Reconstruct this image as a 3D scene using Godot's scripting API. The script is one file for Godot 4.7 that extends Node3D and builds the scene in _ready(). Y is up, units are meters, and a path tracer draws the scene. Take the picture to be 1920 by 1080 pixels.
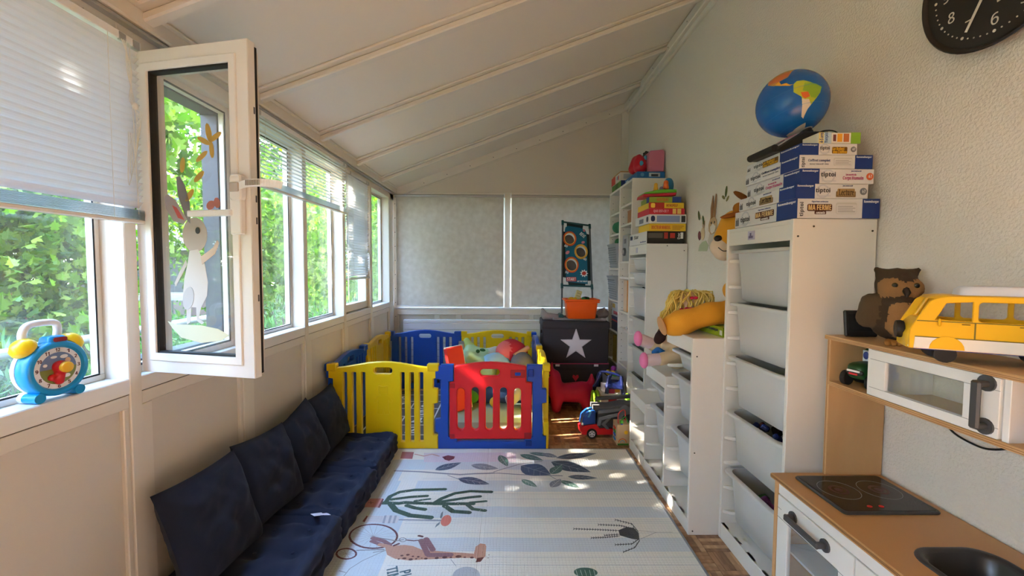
extends Node3D
# A children's playroom in a sun porch: windows along the left, a rough plaster wall with storage units on the right.
# x runs right, y up, the room's far end is at z = -4.77; the camera stands at z = 0.

const WL := -1.26      # inner face of the window wall
const WR := 1.315      # plaster wall
const ZB := -4.77      # far wall
const ZF := 2.25       # wall behind the camera

func _ready() -> void:
	# ---- camera
	var cam := Camera3D.new()
	cam.name = "camera"
	cam.fov = 67.74
	cam.near = 0.05
	cam.far = 300.0
	add_child(cam)
	cam.position = Vector3(0, 1.274, 0)
	cam.rotation = Vector3(-0.0488, -0.0094, 0.0049)
	cam.current = true
	# ---- sky, sun, exposure
	var sky_m := ProceduralSkyMaterial.new()
	sky_m.sky_top_color = Color(0.55, 0.68, 0.87)
	sky_m.sky_horizon_color = Color(0.95, 0.95, 0.94)
	sky_m.ground_horizon_color = Color(0.55, 0.56, 0.50)
	sky_m.ground_bottom_color = Color(0.25, 0.26, 0.22)
	sky_m.sky_energy_multiplier = 4.0
	sky_m.sun_angle_max = 8.0
	var sky := Sky.new()
	sky.sky_material = sky_m
	var env := Environment.new()
	env.background_mode = Environment.BG_SKY
	env.sky = sky
	env.ambient_light_source = Environment.AMBIENT_SOURCE_SKY
	env.tonemap_mode = Environment.TONE_MAPPER_LINEAR
	env.tonemap_exposure = 1.48
	env.sdfgi_enabled = true
	env.ssao_enabled = true
	env.ssil_enabled = true
	var we := WorldEnvironment.new()
	we.name = "world"
	we.environment = env
	add_child(we)
	var sun := DirectionalLight3D.new()
	sun.name = "sun"
	sun.light_color = Color(1.0, 0.95, 0.88)
	sun.light_energy = 22.0
	sun.light_angular_distance = 0.53
	sun.shadow_enabled = true
	add_child(sun)
	sun.basis = Basis.looking_at(Vector3(1.0, -0.70, -0.16).normalized(), Vector3.UP)
	# ---- the place
	make_materials()
	build_floor()
	build_left_wall()
	build_windows()
	build_back_wall()
	build_right_wall()
	build_ceiling()
	build_front_wall()
	build_outside()
	# ---- the things, large ones first
	build_playpen()
	build_mat()
	build_cushions()
	build_storage()
	build_kitchen()
	build_bookcases()
	build_blinds()
	build_chests()
	build_pen_toys()
	build_floor_toys()
	build_boxes()
	build_plush()
	build_wall_things()
	build_sill_clock()
# ---------------------------------------------------------------- geometry library
class Geo:
	var v := PackedVector3Array()
	var n := PackedVector3Array()
	var uv := PackedVector2Array()
	var c := PackedColorArray()
	var use_c := false
	var col := Color.WHITE
	var t := Transform3D.IDENTITY

	func tri(a: Vector3, b: Vector3, d: Vector3, na: Vector3, nb: Vector3, nd: Vector3, ua := Vector2.ZERO, ub := Vector2.ZERO, ud := Vector2.ZERO) -> void:
		if (b - a).cross(d - a).dot(na + nb + nd) > 0.0:
			var s := b; b = d; d = s
			s = nb; nb = nd; nd = s
			var w := ub; ub = ud; ud = w
		v.append(t * a); v.append(t * b); v.append(t * d)
		n.append((t.basis * na).normalized()); n.append((t.basis * nb).normalized()); n.append((t.basis * nd).normalized())
		uv.append(ua); uv.append(ub); uv.append(ud)
		if use_c:
			c.append(col); c.append(col); c.append(col)

	func quad(a: Vector3, b: Vector3, d: Vector3, e: Vector3, nn: Vector3) -> void:
		tri(a, b, d, nn, nn, nn, Vector2(0, 1), Vector2(1, 1), Vector2(1, 0))
		tri(a, d, e, nn, nn, nn, Vector2(0, 1), Vector2(1, 0), Vector2(0, 0))

	func quadn(a: Vector3, b: Vector3, d: Vector3, e: Vector3, na: Vector3, nb: Vector3, nd: Vector3, ne: Vector3) -> void:
		tri(a, b, d, na, nb, nd)
		tri(a, d, e, na, nd, ne)

	func box(ce: Vector3, s: Vector3, b := 0.0) -> Geo:
		var h := s * 0.5
		b = minf(b, minf(h.x, minf(h.y, h.z)) * 0.9)
		var k := h - Vector3(b, b, b)
		for ax in 3:
			var u := (ax + 1) % 3
			var w := (ax + 2) % 3
			for sg in [-1.0, 1.0]:
				var p := []
				for q in [[-1.0, -1.0], [1.0, -1.0], [1.0, 1.0], [-1.0, 1.0]]:
					var e := Vector3.ZERO
					e[ax] = sg * h[ax]; e[u] = q[0] * k[u]; e[w] = q[1] * k[w]
					p.append(ce + e)
				var nn := Vector3.ZERO
				nn[ax] = sg
				quad(p[0], p[1], p[2], p[3], nn)
			if b > 0.0:
				for su in [-1.0, 1.0]:
					for sw in [-1.0, 1.0]:
						var a0 := Vector3.ZERO
						a0[u] = su * h[u]; a0[w] = sw * k[w]; a0[ax] = -k[ax]
						var a1 := a0; a1[ax] = k[ax]
						var b0 := Vector3.ZERO
						b0[u] = su * k[u]; b0[w] = sw * h[w]; b0[ax] = -k[ax]
						var b1 := b0; b1[ax] = k[ax]
						var nn := Vector3.ZERO
						nn[u] = su; nn[w] = sw
						quad(ce + a0, ce + a1, ce + b1, ce + b0, nn.normalized())
		if b > 0.0:
			for sx in [-1.0, 1.0]:
				for sy in [-1.0, 1.0]:
					for sz in [-1.0, 1.0]:
						var nn := Vector3(sx, sy, sz).normalized()
						tri(ce + Vector3(sx * h.x, sy * k.y, sz * k.z), ce + Vector3(sx * k.x, sy * h.y, sz * k.z), ce + Vector3(sx * k.x, sy * k.y, sz * h.z), nn, nn, nn)
		return self

	# box from corner ranges
	func bx(x0: float, x1: float, y0: float, y1: float, z0: float, z1: float, b := 0.0) -> Geo:
		return box(Vector3(x0 + x1, y0 + y1, z0 + z1) * 0.5, Vector3(absf(x1 - x0), absf(y1 - y0), absf(z1 - z0)), b)

	func fill(outs: Array, z: float, nz: float) -> void:
		var ys := []
		for o in outs:
			for p in o:
				ys.append(snappedf(p.y, 0.000001))
		ys.sort()
		var nn := Vector3(0, 0, nz)
		var last: float = ys[0]
		for y in ys:
			if y - last < 0.00001:
				continue
			var mid: float = (y + last) * 0.5
			var hits := []
			for o in outs:
				var m: int = o.size()
				for i in m:
					var p: Vector2 = o[i]
					var q: Vector2 = o[(i + 1) % m]
					if (p.y > mid) != (q.y > mid):
						var g := (q.x - p.x) / (q.y - p.y)
						hits.append([p.x + g * (mid - p.y), p.x + g * (last - p.y), p.x + g * (y - p.y)])
			hits.sort_custom(func(a, b): return a[0] < b[0])
			for k in range(0, hits.size() - 1, 2):
				var l = hits[k]
				var r = hits[k + 1]
				quad(Vector3(l[1], last, z), Vector3(r[1], last, z), Vector3(r[2], y, z), Vector3(l[2], y, z), nn)
			last = y

	# plate with holes: outline 0 is the rim, the others are holes; runs from z0 to z1
	func plate(outs: Array, z0: float, z1: float, bev := 0.0) -> Geo:
		var fixed := []
		for i in outs.size():
			var o: PackedVector2Array = outs[i]
			var area := 0.0
			for k in o.size():
				area += o[k].cross(o[(k + 1) % o.size()])
			if (area > 0.0) != (i == 0):
				o = o.duplicate()
				o.reverse()
			fixed.append(o)
		var ins := []
		for o in fixed:
			var m: int = o.size()
			var w := PackedVector2Array()
			for k in m:
				var d0: Vector2 = (o[k] - o[(k + m - 1) % m]).normalized()
				var d1: Vector2 = (o[(k + 1) % m] - o[k]).normalized()
				var n0 := Vector2(-d0.y, d0.x)
				var n1 := Vector2(-d1.y, d1.x)
				w.append(o[k] + (n0 + n1) / maxf(1.0 + n0.dot(n1), 0.35) * bev)
			ins.append(w)
		fill(ins if bev > 0.0 else fixed, z1, 1.0)
		fill(ins if bev > 0.0 else fixed, z0, -1.0)
		for j in fixed.size():
			var o: PackedVector2Array = fixed[j]
			var w: PackedVector2Array = ins[j]
			var m := o.size()
			var en := []
			for k in m:
				var d := (o[(k + 1) % m] - o[k]).normalized()
				en.append(Vector3(d.y, -d.x, 0))
			for k in m:
				var k1 := (k + 1) % m
				var nn: Vector3 = en[k]
				var na: Vector3 = en[(k + m - 1) % m]
				var nb: Vector3 = en[k1]
				var s0 := (na + nn).normalized() if na.dot(nn) > 0.75 else nn
				var s1 := (nb + nn).normalized() if nb.dot(nn) > 0.75 else nn
				var a := Vector3(o[k].x, o[k].y, 0)
				var b := Vector3(o[k1].x, o[k1].y, 0)
				quadn(a + Vector3(0, 0, z0 + bev), b + Vector3(0, 0, z0 + bev), b + Vector3(0, 0, z1 - bev), a + Vector3(0, 0, z1 - bev), s0, s1, s1, s0)
				if bev > 0.0:
					var ai := Vector3(w[k].x, w[k].y, 0)
					var bi := Vector3(w[k1].x, w[k1].y, 0)
					var up := Vector3(0, 0, 0.8)
					quadn(a + Vector3(0, 0, z1 - bev), b + Vector3(0, 0, z1 - bev), bi + Vector3(0, 0, z1), ai + Vector3(0, 0, z1), s0 + up, s1 + up, s1 + up, s0 + up)
					quadn(a + Vector3(0, 0, z0 + bev), b + Vector3(0, 0, z0 + bev), bi + Vector3(0, 0, z0), ai + Vector3(0, 0, z0), s0 - up, s1 - up, s1 - up, s0 - up)
		return self

	# solid of revolution round y; profile of (radius, height)
	func lathe(prof: Array, seg := 20, ce := Vector3.ZERO) -> Geo:
		var m := prof.size()
		var en := []
		for k in m - 1:
			var d: Vector2 = (prof[k + 1] - prof[k])
			d = d.normalized() if d.length() > 0.0 else Vector2(0, 1)
			en.append(Vector2(d.y, -d.x))
		for k in m - 1:
			var n0: Vector2 = en[k]
			var n1: Vector2 = en[k]
			if k > 0 and en[k - 1].dot(en[k]) > 0.6:
				n0 = (en[k - 1] + en[k]).normalized()
			if k < m - 2 and en[k + 1].dot(en[k]) > 0.6:
				n1 = (en[k + 1] + en[k]).normalized()
			for i in seg:
				var a0 := TAU * i / seg
				var a1 := TAU * (i + 1) / seg
				var c0 := Vector3(cos(a0), 0, -sin(a0))
				var c1 := Vector3(cos(a1), 0, -sin(a1))
				var p: Vector2 = prof[k]
				var q: Vector2 = prof[k + 1]
				var A := ce + c0 * p.x + Vector3(0, p.y, 0)
				var B := ce + c1 * p.x + Vector3(0, p.y, 0)
				var C := ce + c1 * q.x + Vector3(0, q.y, 0)
				var D := ce + c0 * q.x + Vector3(0, q.y, 0)
				var u0 := Vector2(float(i) / seg, 1.0 - float(k) / (m - 1))
				var u1 := Vector2(float(i + 1) / seg, u0.y)
				var u2 := Vector2(u1.x, 1.0 - float(k + 1) / (m - 1))
				var u3 := Vector2(u0.x, u2.y)
				var f0 := Vector3(0, n0.y, 0)
				var f1 := Vector3(0, n1.y, 0)
				if p.x > 0.000001:
					tri(A, B, C, c0 * n0.x + f0, c1 * n0.x + f0, c1 * n1.x + f1, u0, u1, u2)
				if q.x > 0.000001:
					tri(A, C, D, c0 * n0.x + f0, c1 * n1.x + f1, c0 * n1.x + f1, u0, u2, u3)
		return self

	func cyl(a: Vector3, b: Vector3, r: float, seg := 12, r2 := -1.0) -> Geo:
		return tube([a, b], [r, r if r2 < 0.0 else r2], seg)

	func tube(pts: Array, rad, seg := 8, caps := true) -> Geo:
		var m := pts.size()
		var rings := []
		var norms := []
		var d0: Vector3 = (pts[1] - pts[0]).normalized()
		var side := d0.cross(Vector3.UP if absf(d0.y) < 0.9 else Vector3.RIGHT).normalized()
		for k in m:
			var d: Vector3 = ((pts[mini(k + 1, m - 1)] - pts[maxi(k - 1, 0)]) as Vector3).normalized()
			side = (side - d * side.dot(d)).normalized()
			var other := d.cross(side)
			var r: float = rad[k] if rad is Array else rad
			var ring := []
			var nr := []
			for i in seg:
				var a := TAU * i / seg
				var w := side * cos(a) + other * sin(a)
				nr.append(w)
				ring.append(pts[k] + w * r)
			rings.append(ring)
			norms.append(nr)
		for k in m - 1:
			for i in seg:
				var j := (i + 1) % seg
				quadn(rings[k][i], rings[k][j], rings[k + 1][j], rings[k + 1][i], norms[k][i], norms[k][j], norms[k + 1][j], norms[k + 1][i])
		if caps:
			for e in [0, m - 1]:
				var nn: Vector3 = -d0 if e == 0 else ((pts[m - 1] - pts[m - 2]) as Vector3).normalized()
				for i in range(1, seg - 1):
					tri(rings[e][0], rings[e][i], rings[e][i + 1], nn, nn, nn)
		return self

	func ball(ce: Vector3, r: Vector3, nu := 14, nv := 9, e1 := 1.0, e2 := 1.0) -> Geo:
		var f := func(x: float, e: float) -> float: return signf(x) * pow(absf(x), e)
		var pt := func(i: int, j: int) -> Array:
			var la := PI * (float(j) / nv - 0.5)
			var lo := TAU * i / nu
			var p := Vector3(f.call(cos(la), e1) * f.call(cos(lo), e2), f.call(sin(la), e1), f.call(cos(la), e1) * f.call(sin(lo), e2))
			var q := Vector3(f.call(cos(la), 2.0 - e1) * f.call(cos(lo), 2.0 - e2), f.call(sin(la), 2.0 - e1), f.call(cos(la), 2.0 - e1) * f.call(sin(lo), 2.0 - e2))
			return [ce + p * r, (q / r).normalized() if q.length() > 0.0 else Vector3.UP]
		var grid := []
		for j in nv + 1:
			var row := []
			for i in nu + 1:
				row.append(pt.call(i % nu, j))
			grid.append(row)
		for j in nv:
			for i in nu:
				var a = grid[j][i]
				var b = grid[j][i + 1]
				var d = grid[j + 1][i + 1]
				var e = grid[j + 1][i]
				if j > 0:
					tri(a[0], b[0], d[0], a[1], b[1], d[1])
				if j < nv - 1:
					tri(a[0], d[0], e[0], a[1], d[1], e[1])
		return self

	# rings of rounded rectangles: each [y, half_x, half_z, radius(, cx, cz)]
	func loft(list: Array, k := 5, cap0 := true, cap1 := true) -> Geo:
		var rings := []
		for e in list:
			var ring := []
			var r: float = minf(e[3], minf(e[1], e[2]))
			var off := Vector3(e[4] if e.size() > 4 else 0.0, e[0], e[5] if e.size() > 5 else 0.0)
			for q in 4:
				var cx: float = (e[1] - r) * [1, -1, -1, 1][q]
				var cz: float = (e[2] - r) * [1, 1, -1, -1][q]
				for i in k + 1:
					var a := PI / 2 * (q + float(i) / k)
					ring.append(off + Vector3(cx + r * cos(a), 0, cz + r * sin(a)))
			rings.append(ring)
		rings_mesh(rings, cap0, cap1)
		return self

	func rings_mesh(rings: Array, cap0 := true, cap1 := true) -> void:
		var s: int = rings[0].size()
		var m := rings.size()
		var fn := []
		for j in m - 1:
			var row := []
			for i in s:
				var i1 := (i + 1) % s
				var q: Vector3 = (rings[j + 1][i1] - rings[j][i]).cross(rings[j + 1][i] - rings[j][i1])
				row.append(q.normalized())
			fn.append(row)
		# orientation: outward is away from the ring's middle on the first band
		var mid := Vector3.ZERO
		for p in rings[0]:
			mid += p
		mid /= s
		var flip := 1.0
		var test := 0.0
		for i in s:
			test += fn[0][i].dot(rings[0][i] - mid)
		if absf(test) < 0.0001:
			for i in s:
				test += fn[m / 2][i].dot(rings[m / 2][i] - mid)
		if test < 0.0:
			flip = -1.0
		var vn := func(j: int, i: int, band: int) -> Vector3:
			var ref: Vector3 = fn[band][i]
			var acc := Vector3.ZERO
			for b in [j - 1, j]:
				if b < 0 or b > m - 2:
					continue
				for w in [(i + s - 1) % s, i]:
					var q: Vector3 = fn[b][w]
					if q.dot(fn[band][i]) > 0.5 or q.dot(fn[band][(i + s - 1) % s]) > 0.5:
						acc += q
			if acc.length() < 0.0001:
				acc = ref
			return acc.normalized() * flip
		for j in m - 1:
			for i in s:
				var i1 := (i + 1) % s
				quadn(rings[j][i], rings[j][i1], rings[j + 1][i1], rings[j + 1][i], vn.call(j, i, j), vn.call(j, i1, j), vn.call(j + 1, i1, j), vn.call(j + 1, i, j))
		for e in [[0, cap0], [m - 1, cap1]]:
			if not e[1]:
				continue
			var ring: Array = rings[e[0]]
			var cc := Vector3.ZERO
			for p in ring:
				cc += p
			cc /= s
			var nxt: Array = rings[1 if e[0] == 0 else m - 2]
			var nc := Vector3.ZERO
			for p in nxt:
				nc += p
			nc /= s
			var nn: Vector3 = (ring[0] - cc).cross(ring[s / 4] - cc).normalized()
			if nn.dot(cc - nc) < 0.0:
				nn = -nn
			for i in s:
				tri(cc, ring[i], ring[(i + 1) % s], nn, nn, nn)

	# cushion in the xy plane, bulging both ways along z
	func pillow(w: float, h: float, th: float, m := 18, seed_ := 1, pinch := 0.05) -> Geo:
		var rng := FastNoiseLite.new()
		rng.seed = seed_
		rng.frequency = 2.2
		var pos := func(i: int, j: int, s: float) -> Vector3:
			var a := 2.0 * i / m - 1.0
			var b := 2.0 * j / m - 1.0
			var g := pow(maxf((1.0 - a * a) * (1.0 - b * b), 0.0), 0.42)
			var x := a * w * 0.5 * (1.0 - pinch * (1.0 - b * b) * absf(a))
			var y := b * h * 0.5 * (1.0 - pinch * (1.0 - a * a) * absf(b))
			var z := s * th * 0.5 * g
			var wob := rng.get_noise_3d(x * 3.0, y * 3.0, s * 2.0) * th * 0.22 * g
			return Vector3(x, y, z + wob)
		for s in [-1.0, 1.0]:
			var grid := []
			for j in m + 1:
				var row := []
				for i in m + 1:
					row.append(pos.call(i, j, s))
				grid.append(row)
			var nr := func(i: int, j: int) -> Vector3:
				var dx: Vector3 = grid[j][mini(i + 1, m)] - grid[j][maxi(i - 1, 0)]
				var dy: Vector3 = grid[mini(j + 1, m)][i] - grid[maxi(j - 1, 0)][i]
				return dx.cross(dy).normalized() * s
			for j in m:
				for i in m:
					quadn(grid[j][i], grid[j][i + 1], grid[j + 1][i + 1], grid[j + 1][i], nr.call(i, j), nr.call(i + 1, j), nr.call(i + 1, j + 1), nr.call(i, j + 1))
		return self

	# smooth union of tapered capsules as surface nets: each [a, b, ra, rb(, colour)]
	func blob(caps: Array, cell: float, k: float, fuzz := 0.0) -> Geo:
		var lo := Vector3.ONE * 1e6
		var hi := -lo
		for q in caps:
			for e in [[q[0], q[2]], [q[1], q[3]]]:
				lo = lo.min(e[0] - Vector3.ONE * e[1])
				hi = hi.max(e[0] + Vector3.ONE * e[1])
		lo -= Vector3.ONE * cell * 2.5
		hi += Vector3.ONE * cell * 2.5
		var nx := int((hi.x - lo.x) / cell) + 1
		var ny := int((hi.y - lo.y) / cell) + 1
		var nz := int((hi.z - lo.z) / cell) + 1
		var f := PackedFloat32Array()
		f.resize(nx * ny * nz)
		f.fill(1000.0)
		var cc := PackedColorArray()
		var best := PackedFloat32Array()
		if use_c:
			cc.resize(f.size())
			best.resize(f.size())
			best.fill(1000.0)
		for q in caps:
			var a: Vector3 = q[0]
			var b: Vector3 = q[1]
			var ra: float = q[2]
			var rb: float = q[3]
			var ab := b - a
			var l2 := maxf(ab.length_squared(), 1e-9)
			var mr := maxf(ra, rb) + k + cell * 2.0
			var s0 := ((a.min(b) - Vector3.ONE * mr - lo) / cell).floor()
			var s1 := ((a.max(b) + Vector3.ONE * mr - lo) / cell).ceil()
			for z in range(maxi(0, int(s0.z)), mini(nz, int(s1.z) + 1)):
				for y in range(maxi(0, int(s0.y)), mini(ny, int(s1.y) + 1)):
					var at := (z * ny + y) * nx
					for x in range(maxi(0, int(s0.x)), mini(nx, int(s1.x) + 1)):
						var p := lo + Vector3(x, y, z) * cell
						var h := clampf((p - a).dot(ab) / l2, 0.0, 1.0)
						var d := (p - a - ab * h).length() - lerpf(ra, rb, h)
						var o := f[at + x]
						if use_c and q.size() > 4 and d < best[at + x]:
							best[at + x] = d
							cc[at + x] = q[4]
						if o > 900.0:
							f[at + x] = d
						else:
							var m := maxf(k - absf(o - d), 0.0) / k
							f[at + x] = minf(o, d) - m * m * k * 0.25
		var idx := {}
		var pts := PackedVector3Array()
		var cols := PackedColorArray()
		var offs := [0, 1, nx, nx + 1, nx * ny, nx * ny + 1, nx * ny + nx, nx * ny + nx + 1]
		var ed := [[0, 1], [2, 3], [4, 5], [6, 7], [0, 2], [1, 3], [4, 6], [5, 7], [0, 4], [1, 5], [2, 6], [3, 7]]
		var fz := FastNoiseLite.new()
		fz.frequency = 60.0
		for z in nz - 1:
			for y in ny - 1:
				for x in nx - 1:
					var at := (z * ny + y) * nx + x
					var sgn := 0
					for o in offs:
						if f[at + o] < 0.0:
							sgn += 1
					if sgn == 0 or sgn == 8:
						continue
					var acc := Vector3.ZERO
					var cnt := 0
					for e in ed:
						var fa := f[at + offs[e[0]]]
						var fb := f[at + offs[e[1]]]
						if (fa < 0.0) == (fb < 0.0):
							continue
						var u := fa / (fa - fb)
						var pa := Vector3(e[0] & 1, (e[0] >> 1) & 1, e[0] >> 2)
						var pb := Vector3(e[1] & 1, (e[1] >> 1) & 1, e[1] >> 2)
						acc += pa.lerp(pb, u)
						cnt += 1
					idx[at] = pts.size()
					var pp := lo + (Vector3(x, y, z) + acc / cnt) * cell
					if fuzz > 0.0:
						pp += Vector3(fz.get_noise_3dv(pp), fz.get_noise_3dv(pp + Vector3(9, 0, 0)), fz.get_noise_3dv(pp + Vector3(0, 9, 0))) * fuzz
					pts.append(pp)
					if use_c:
						cols.append(cc[at])
		var vn := PackedVector3Array()
		vn.resize(pts.size())
		var tris := PackedInt32Array()
		var st := [1, nx, nx * ny]
		for at in idx:
			var x: int = at % nx
			var y: int = (at / nx) % ny
			var z: int = at / (nx * ny)
			for ax in 3:
				if (f[at] < 0.0) == (f[at + st[ax]] < 0.0):
					continue
				var u: int = st[(ax + 1) % 3]
				var w: int = st[(ax + 2) % 3]
				if not (idx.has(at - u) and idx.has(at - w) and idx.has(at - u - w)):
					continue
				var q := [idx[at], idx[at - u], idx[at - u - w], idx[at - w]]
				if f[at] < 0.0:
					q.reverse()
				var nn := (pts[q[1]] - pts[q[0]]).cross(pts[q[2]] - pts[q[0]]) + (pts[q[2]] - pts[q[0]]).cross(pts[q[3]] - pts[q[0]])
				for i in q:
					vn[i] += nn
				tris.append_array([q[0], q[1], q[2], q[0], q[2], q[3]])
		# point the normals outwards
		var mid := (lo + hi) * 0.5
		var s := 0.0
		for i in pts.size():
			s += vn[i].dot(pts[i] - mid)
		var sg := 1.0 if s > 0.0 else -1.0
		for i in range(0, tris.size(), 3):
			var a := tris[i]
			var b := tris[i + 1]
			var d := tris[i + 2]
			if use_c:
				col = cols[a]
			tri(pts[a], pts[b], pts[d], vn[a] * sg, vn[b] * sg, vn[d] * sg)
		col = Color.WHITE
		return self

	func mesh() -> ArrayMesh:
		var arr := []
		arr.resize(Mesh.ARRAY_MAX)
		arr[Mesh.ARRAY_VERTEX] = v
		arr[Mesh.ARRAY_NORMAL] = n
		arr[Mesh.ARRAY_TEX_UV] = uv
		if use_c:
			arr[Mesh.ARRAY_COLOR] = c
		var m := ArrayMesh.new()
		m.add_surface_from_arrays(Mesh.PRIMITIVE_TRIANGLES, arr)
		return m


# ---------------------------------------------------------------- node helpers
var taken := {}
var M := {}
var fonts := {}

func numbered(called: String) -> String:
	if not taken.has(called):
		taken[called] = 0
		return called
	taken[called] += 1
	return "%s_%03d" % [called, taken[called]]

func thing(called: String, label: String, category: String, at := Vector3.ZERO, turn := 0.0, group := "") -> Node3D:
	var o := Node3D.new()
	o.name = numbered(called)
	add_child(o)
	o.position = at
	o.rotation.y = turn
	o.set_meta("label", label)
	o.set_meta("category", category)
	if group != "":
		o.set_meta("group", group)
	return o

func structure(called: String, label := "") -> Node3D:
	var o := Node3D.new()
	o.name = numbered(called)
	add_child(o)
	o.set_meta("kind", "structure")
	if label != "":
		o.set_meta("label", label)
	return o

func put(called: String, g: Geo, m: Material, parent: Node3D, label := "") -> MeshInstance3D:
	return put_mesh(called, g.mesh(), m, parent, label)

func put_mesh(called: String, me: Mesh, m: Material, parent: Node3D, label := "") -> MeshInstance3D:
	var o := MeshInstance3D.new()
	o.name = called
	o.mesh = me
	o.material_override = m
	parent.add_child(o, true)
	if label != "":
		o.set_meta("label", label)
	return o

func G(at := Vector3.ZERO, b := Basis.IDENTITY) -> Geo:
	var g := Geo.new()
	g.t = Transform3D(b, at)
	return g

func rot(x: float, y: float, z := 0.0) -> Basis:
	return Basis.from_euler(Vector3(deg_to_rad(x), deg_to_rad(y), deg_to_rad(z)))

func rgb(r: int, g: int, b: int) -> Color:
	return Color8(r, g, b)

func mat(called: String, c: Color, rough := 0.6, metal := 0.0) -> StandardMaterial3D:
	if M.has(called):
		return M[called]
	var m := StandardMaterial3D.new()
	m.albedo_color = c
	m.roughness = rough
	m.metallic = metal
	m.resource_name = called
	M[called] = m
	return m

func cm(r: int, g: int, b: int, rough := 0.55) -> StandardMaterial3D:
	return mat("c%d_%d_%d_%d" % [r, g, b, int(rough * 100)], rgb(r, g, b), rough)

func noise_tex(freq: float, seed_: int, c0: Color, c1: Color, size := 256, octaves := 4, stretch := 1.0, normal := false, bump := 4.0) -> Texture2D:
	var f := FastNoiseLite.new()
	f.seed = seed_
	f.frequency = freq
	f.fractal_octaves = octaves
	f.noise_type = FastNoiseLite.TYPE_SIMPLEX_SMOOTH
	var im := Image.create(size, int(size / stretch) if stretch > 1.0 else size, false, Image.FORMAT_RGB8)
	var src: Image = f.get_seamless_image(size, int(size / stretch) if stretch > 1.0 else size)
	for y in im.get_height():
		for x in im.get_width():
			im.set_pixel(x, y, c0.lerp(c1, src.get_pixel(x, y).r))
	return ImageTexture.create_from_image(im)

func relief(m: StandardMaterial3D, freq: float, depth_cm: float, tile: float, seed_ := 1, octaves := 4) -> void:
	m.uv1_triplanar = true
	m.uv1_world_triplanar = true
	m.uv1_scale = Vector3.ONE * tile
	m.heightmap_enabled = true
	m.heightmap_scale = depth_cm
	m.heightmap_texture = noise_tex(freq, seed_, Color.BLACK, Color.WHITE, 512, octaves)

func lettering(parent: Node3D, s: String, w: float, h: float, m: Material, x: Transform3D, bold := true, face := "Droid Sans") -> MeshInstance3D:
	var key := face + str(bold)
	if not fonts.has(key):
		var f := SystemFont.new()
		f.font_names = PackedStringArray([face])
		f.font_weight = 700 if bold else 400
		fonts[key] = f
	var tm := TextMesh.new()
	tm.text = s
	tm.font = fonts[key]
	tm.font_size = 24
	tm.pixel_size = 0.001
	tm.curve_step = 1.5
	tm.depth = 0.004
	var ab := tm.get_aabb()
	var o := put_mesh("lettering", tm, m, parent)
	var sx := w / maxf(ab.size.x, 0.0001)
	var sy := h / maxf(ab.size.y, 0.0001)
	var ce := ab.get_center()
	o.transform = x * Transform3D(Basis.from_scale(Vector3(sx, sy, 0.15)), Vector3(-ce.x * sx, -ce.y * sy, 0))
	return o

func arc(ce: Vector2, r: float, a0: float, a1: float, k := 6, ry := -1.0) -> PackedVector2Array:
	var o := PackedVector2Array()
	for i in k + 1:
		var a := deg_to_rad(lerpf(a0, a1, float(i) / k))
		o.append(ce + Vector2(cos(a) * r, sin(a) * (r if ry < 0.0 else ry)))
	return o

func rrect(x0: float, x1: float, y0: float, y1: float, r: float, k := 5) -> PackedVector2Array:
	r = minf(r, minf((x1 - x0) * 0.499, (y1 - y0) * 0.499))
	var o := PackedVector2Array()
	o.append_array(arc(Vector2(x1 - r, y1 - r), r, 0, 90, k))
	o.append_array(arc(Vector2(x0 + r, y1 - r), r, 90, 180, k))
	o.append_array(arc(Vector2(x0 + r, y0 + r), r, 180, 270, k))
	o.append_array(arc(Vector2(x1 - r, y0 + r), r, 270, 360, k))
	return o

func oval(x: float, y: float, rx: float, ry: float, k := 20, tilt := 0.0) -> PackedVector2Array:
	var o := PackedVector2Array()
	for i in k:
		var a := TAU * i / k
		o.append(Vector2(x, y) + Vector2(cos(a) * rx, sin(a) * ry).rotated(deg_to_rad(tilt)))
	return o

func poly(list: Array) -> PackedVector2Array:
	var o := PackedVector2Array()
	for i in range(0, list.size(), 2):
		o.append(Vector2(list[i], list[i + 1]))
	return o

func curve(pts: Array, steps := 6) -> Array:
	var c := Curve3D.new()
	c.bake_interval = 0.01
	var m := pts.size()
	for i in m:
		var tan: Vector3 = (pts[mini(i + 1, m - 1)] - pts[maxi(i - 1, 0)]) / 6.0
		c.add_point(pts[i], -tan, tan)
	var o := []
	for i in (m - 1) * steps + 1:
		var s := float(i) / steps
		o.append(c.samplef(s))
	return o


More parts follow.
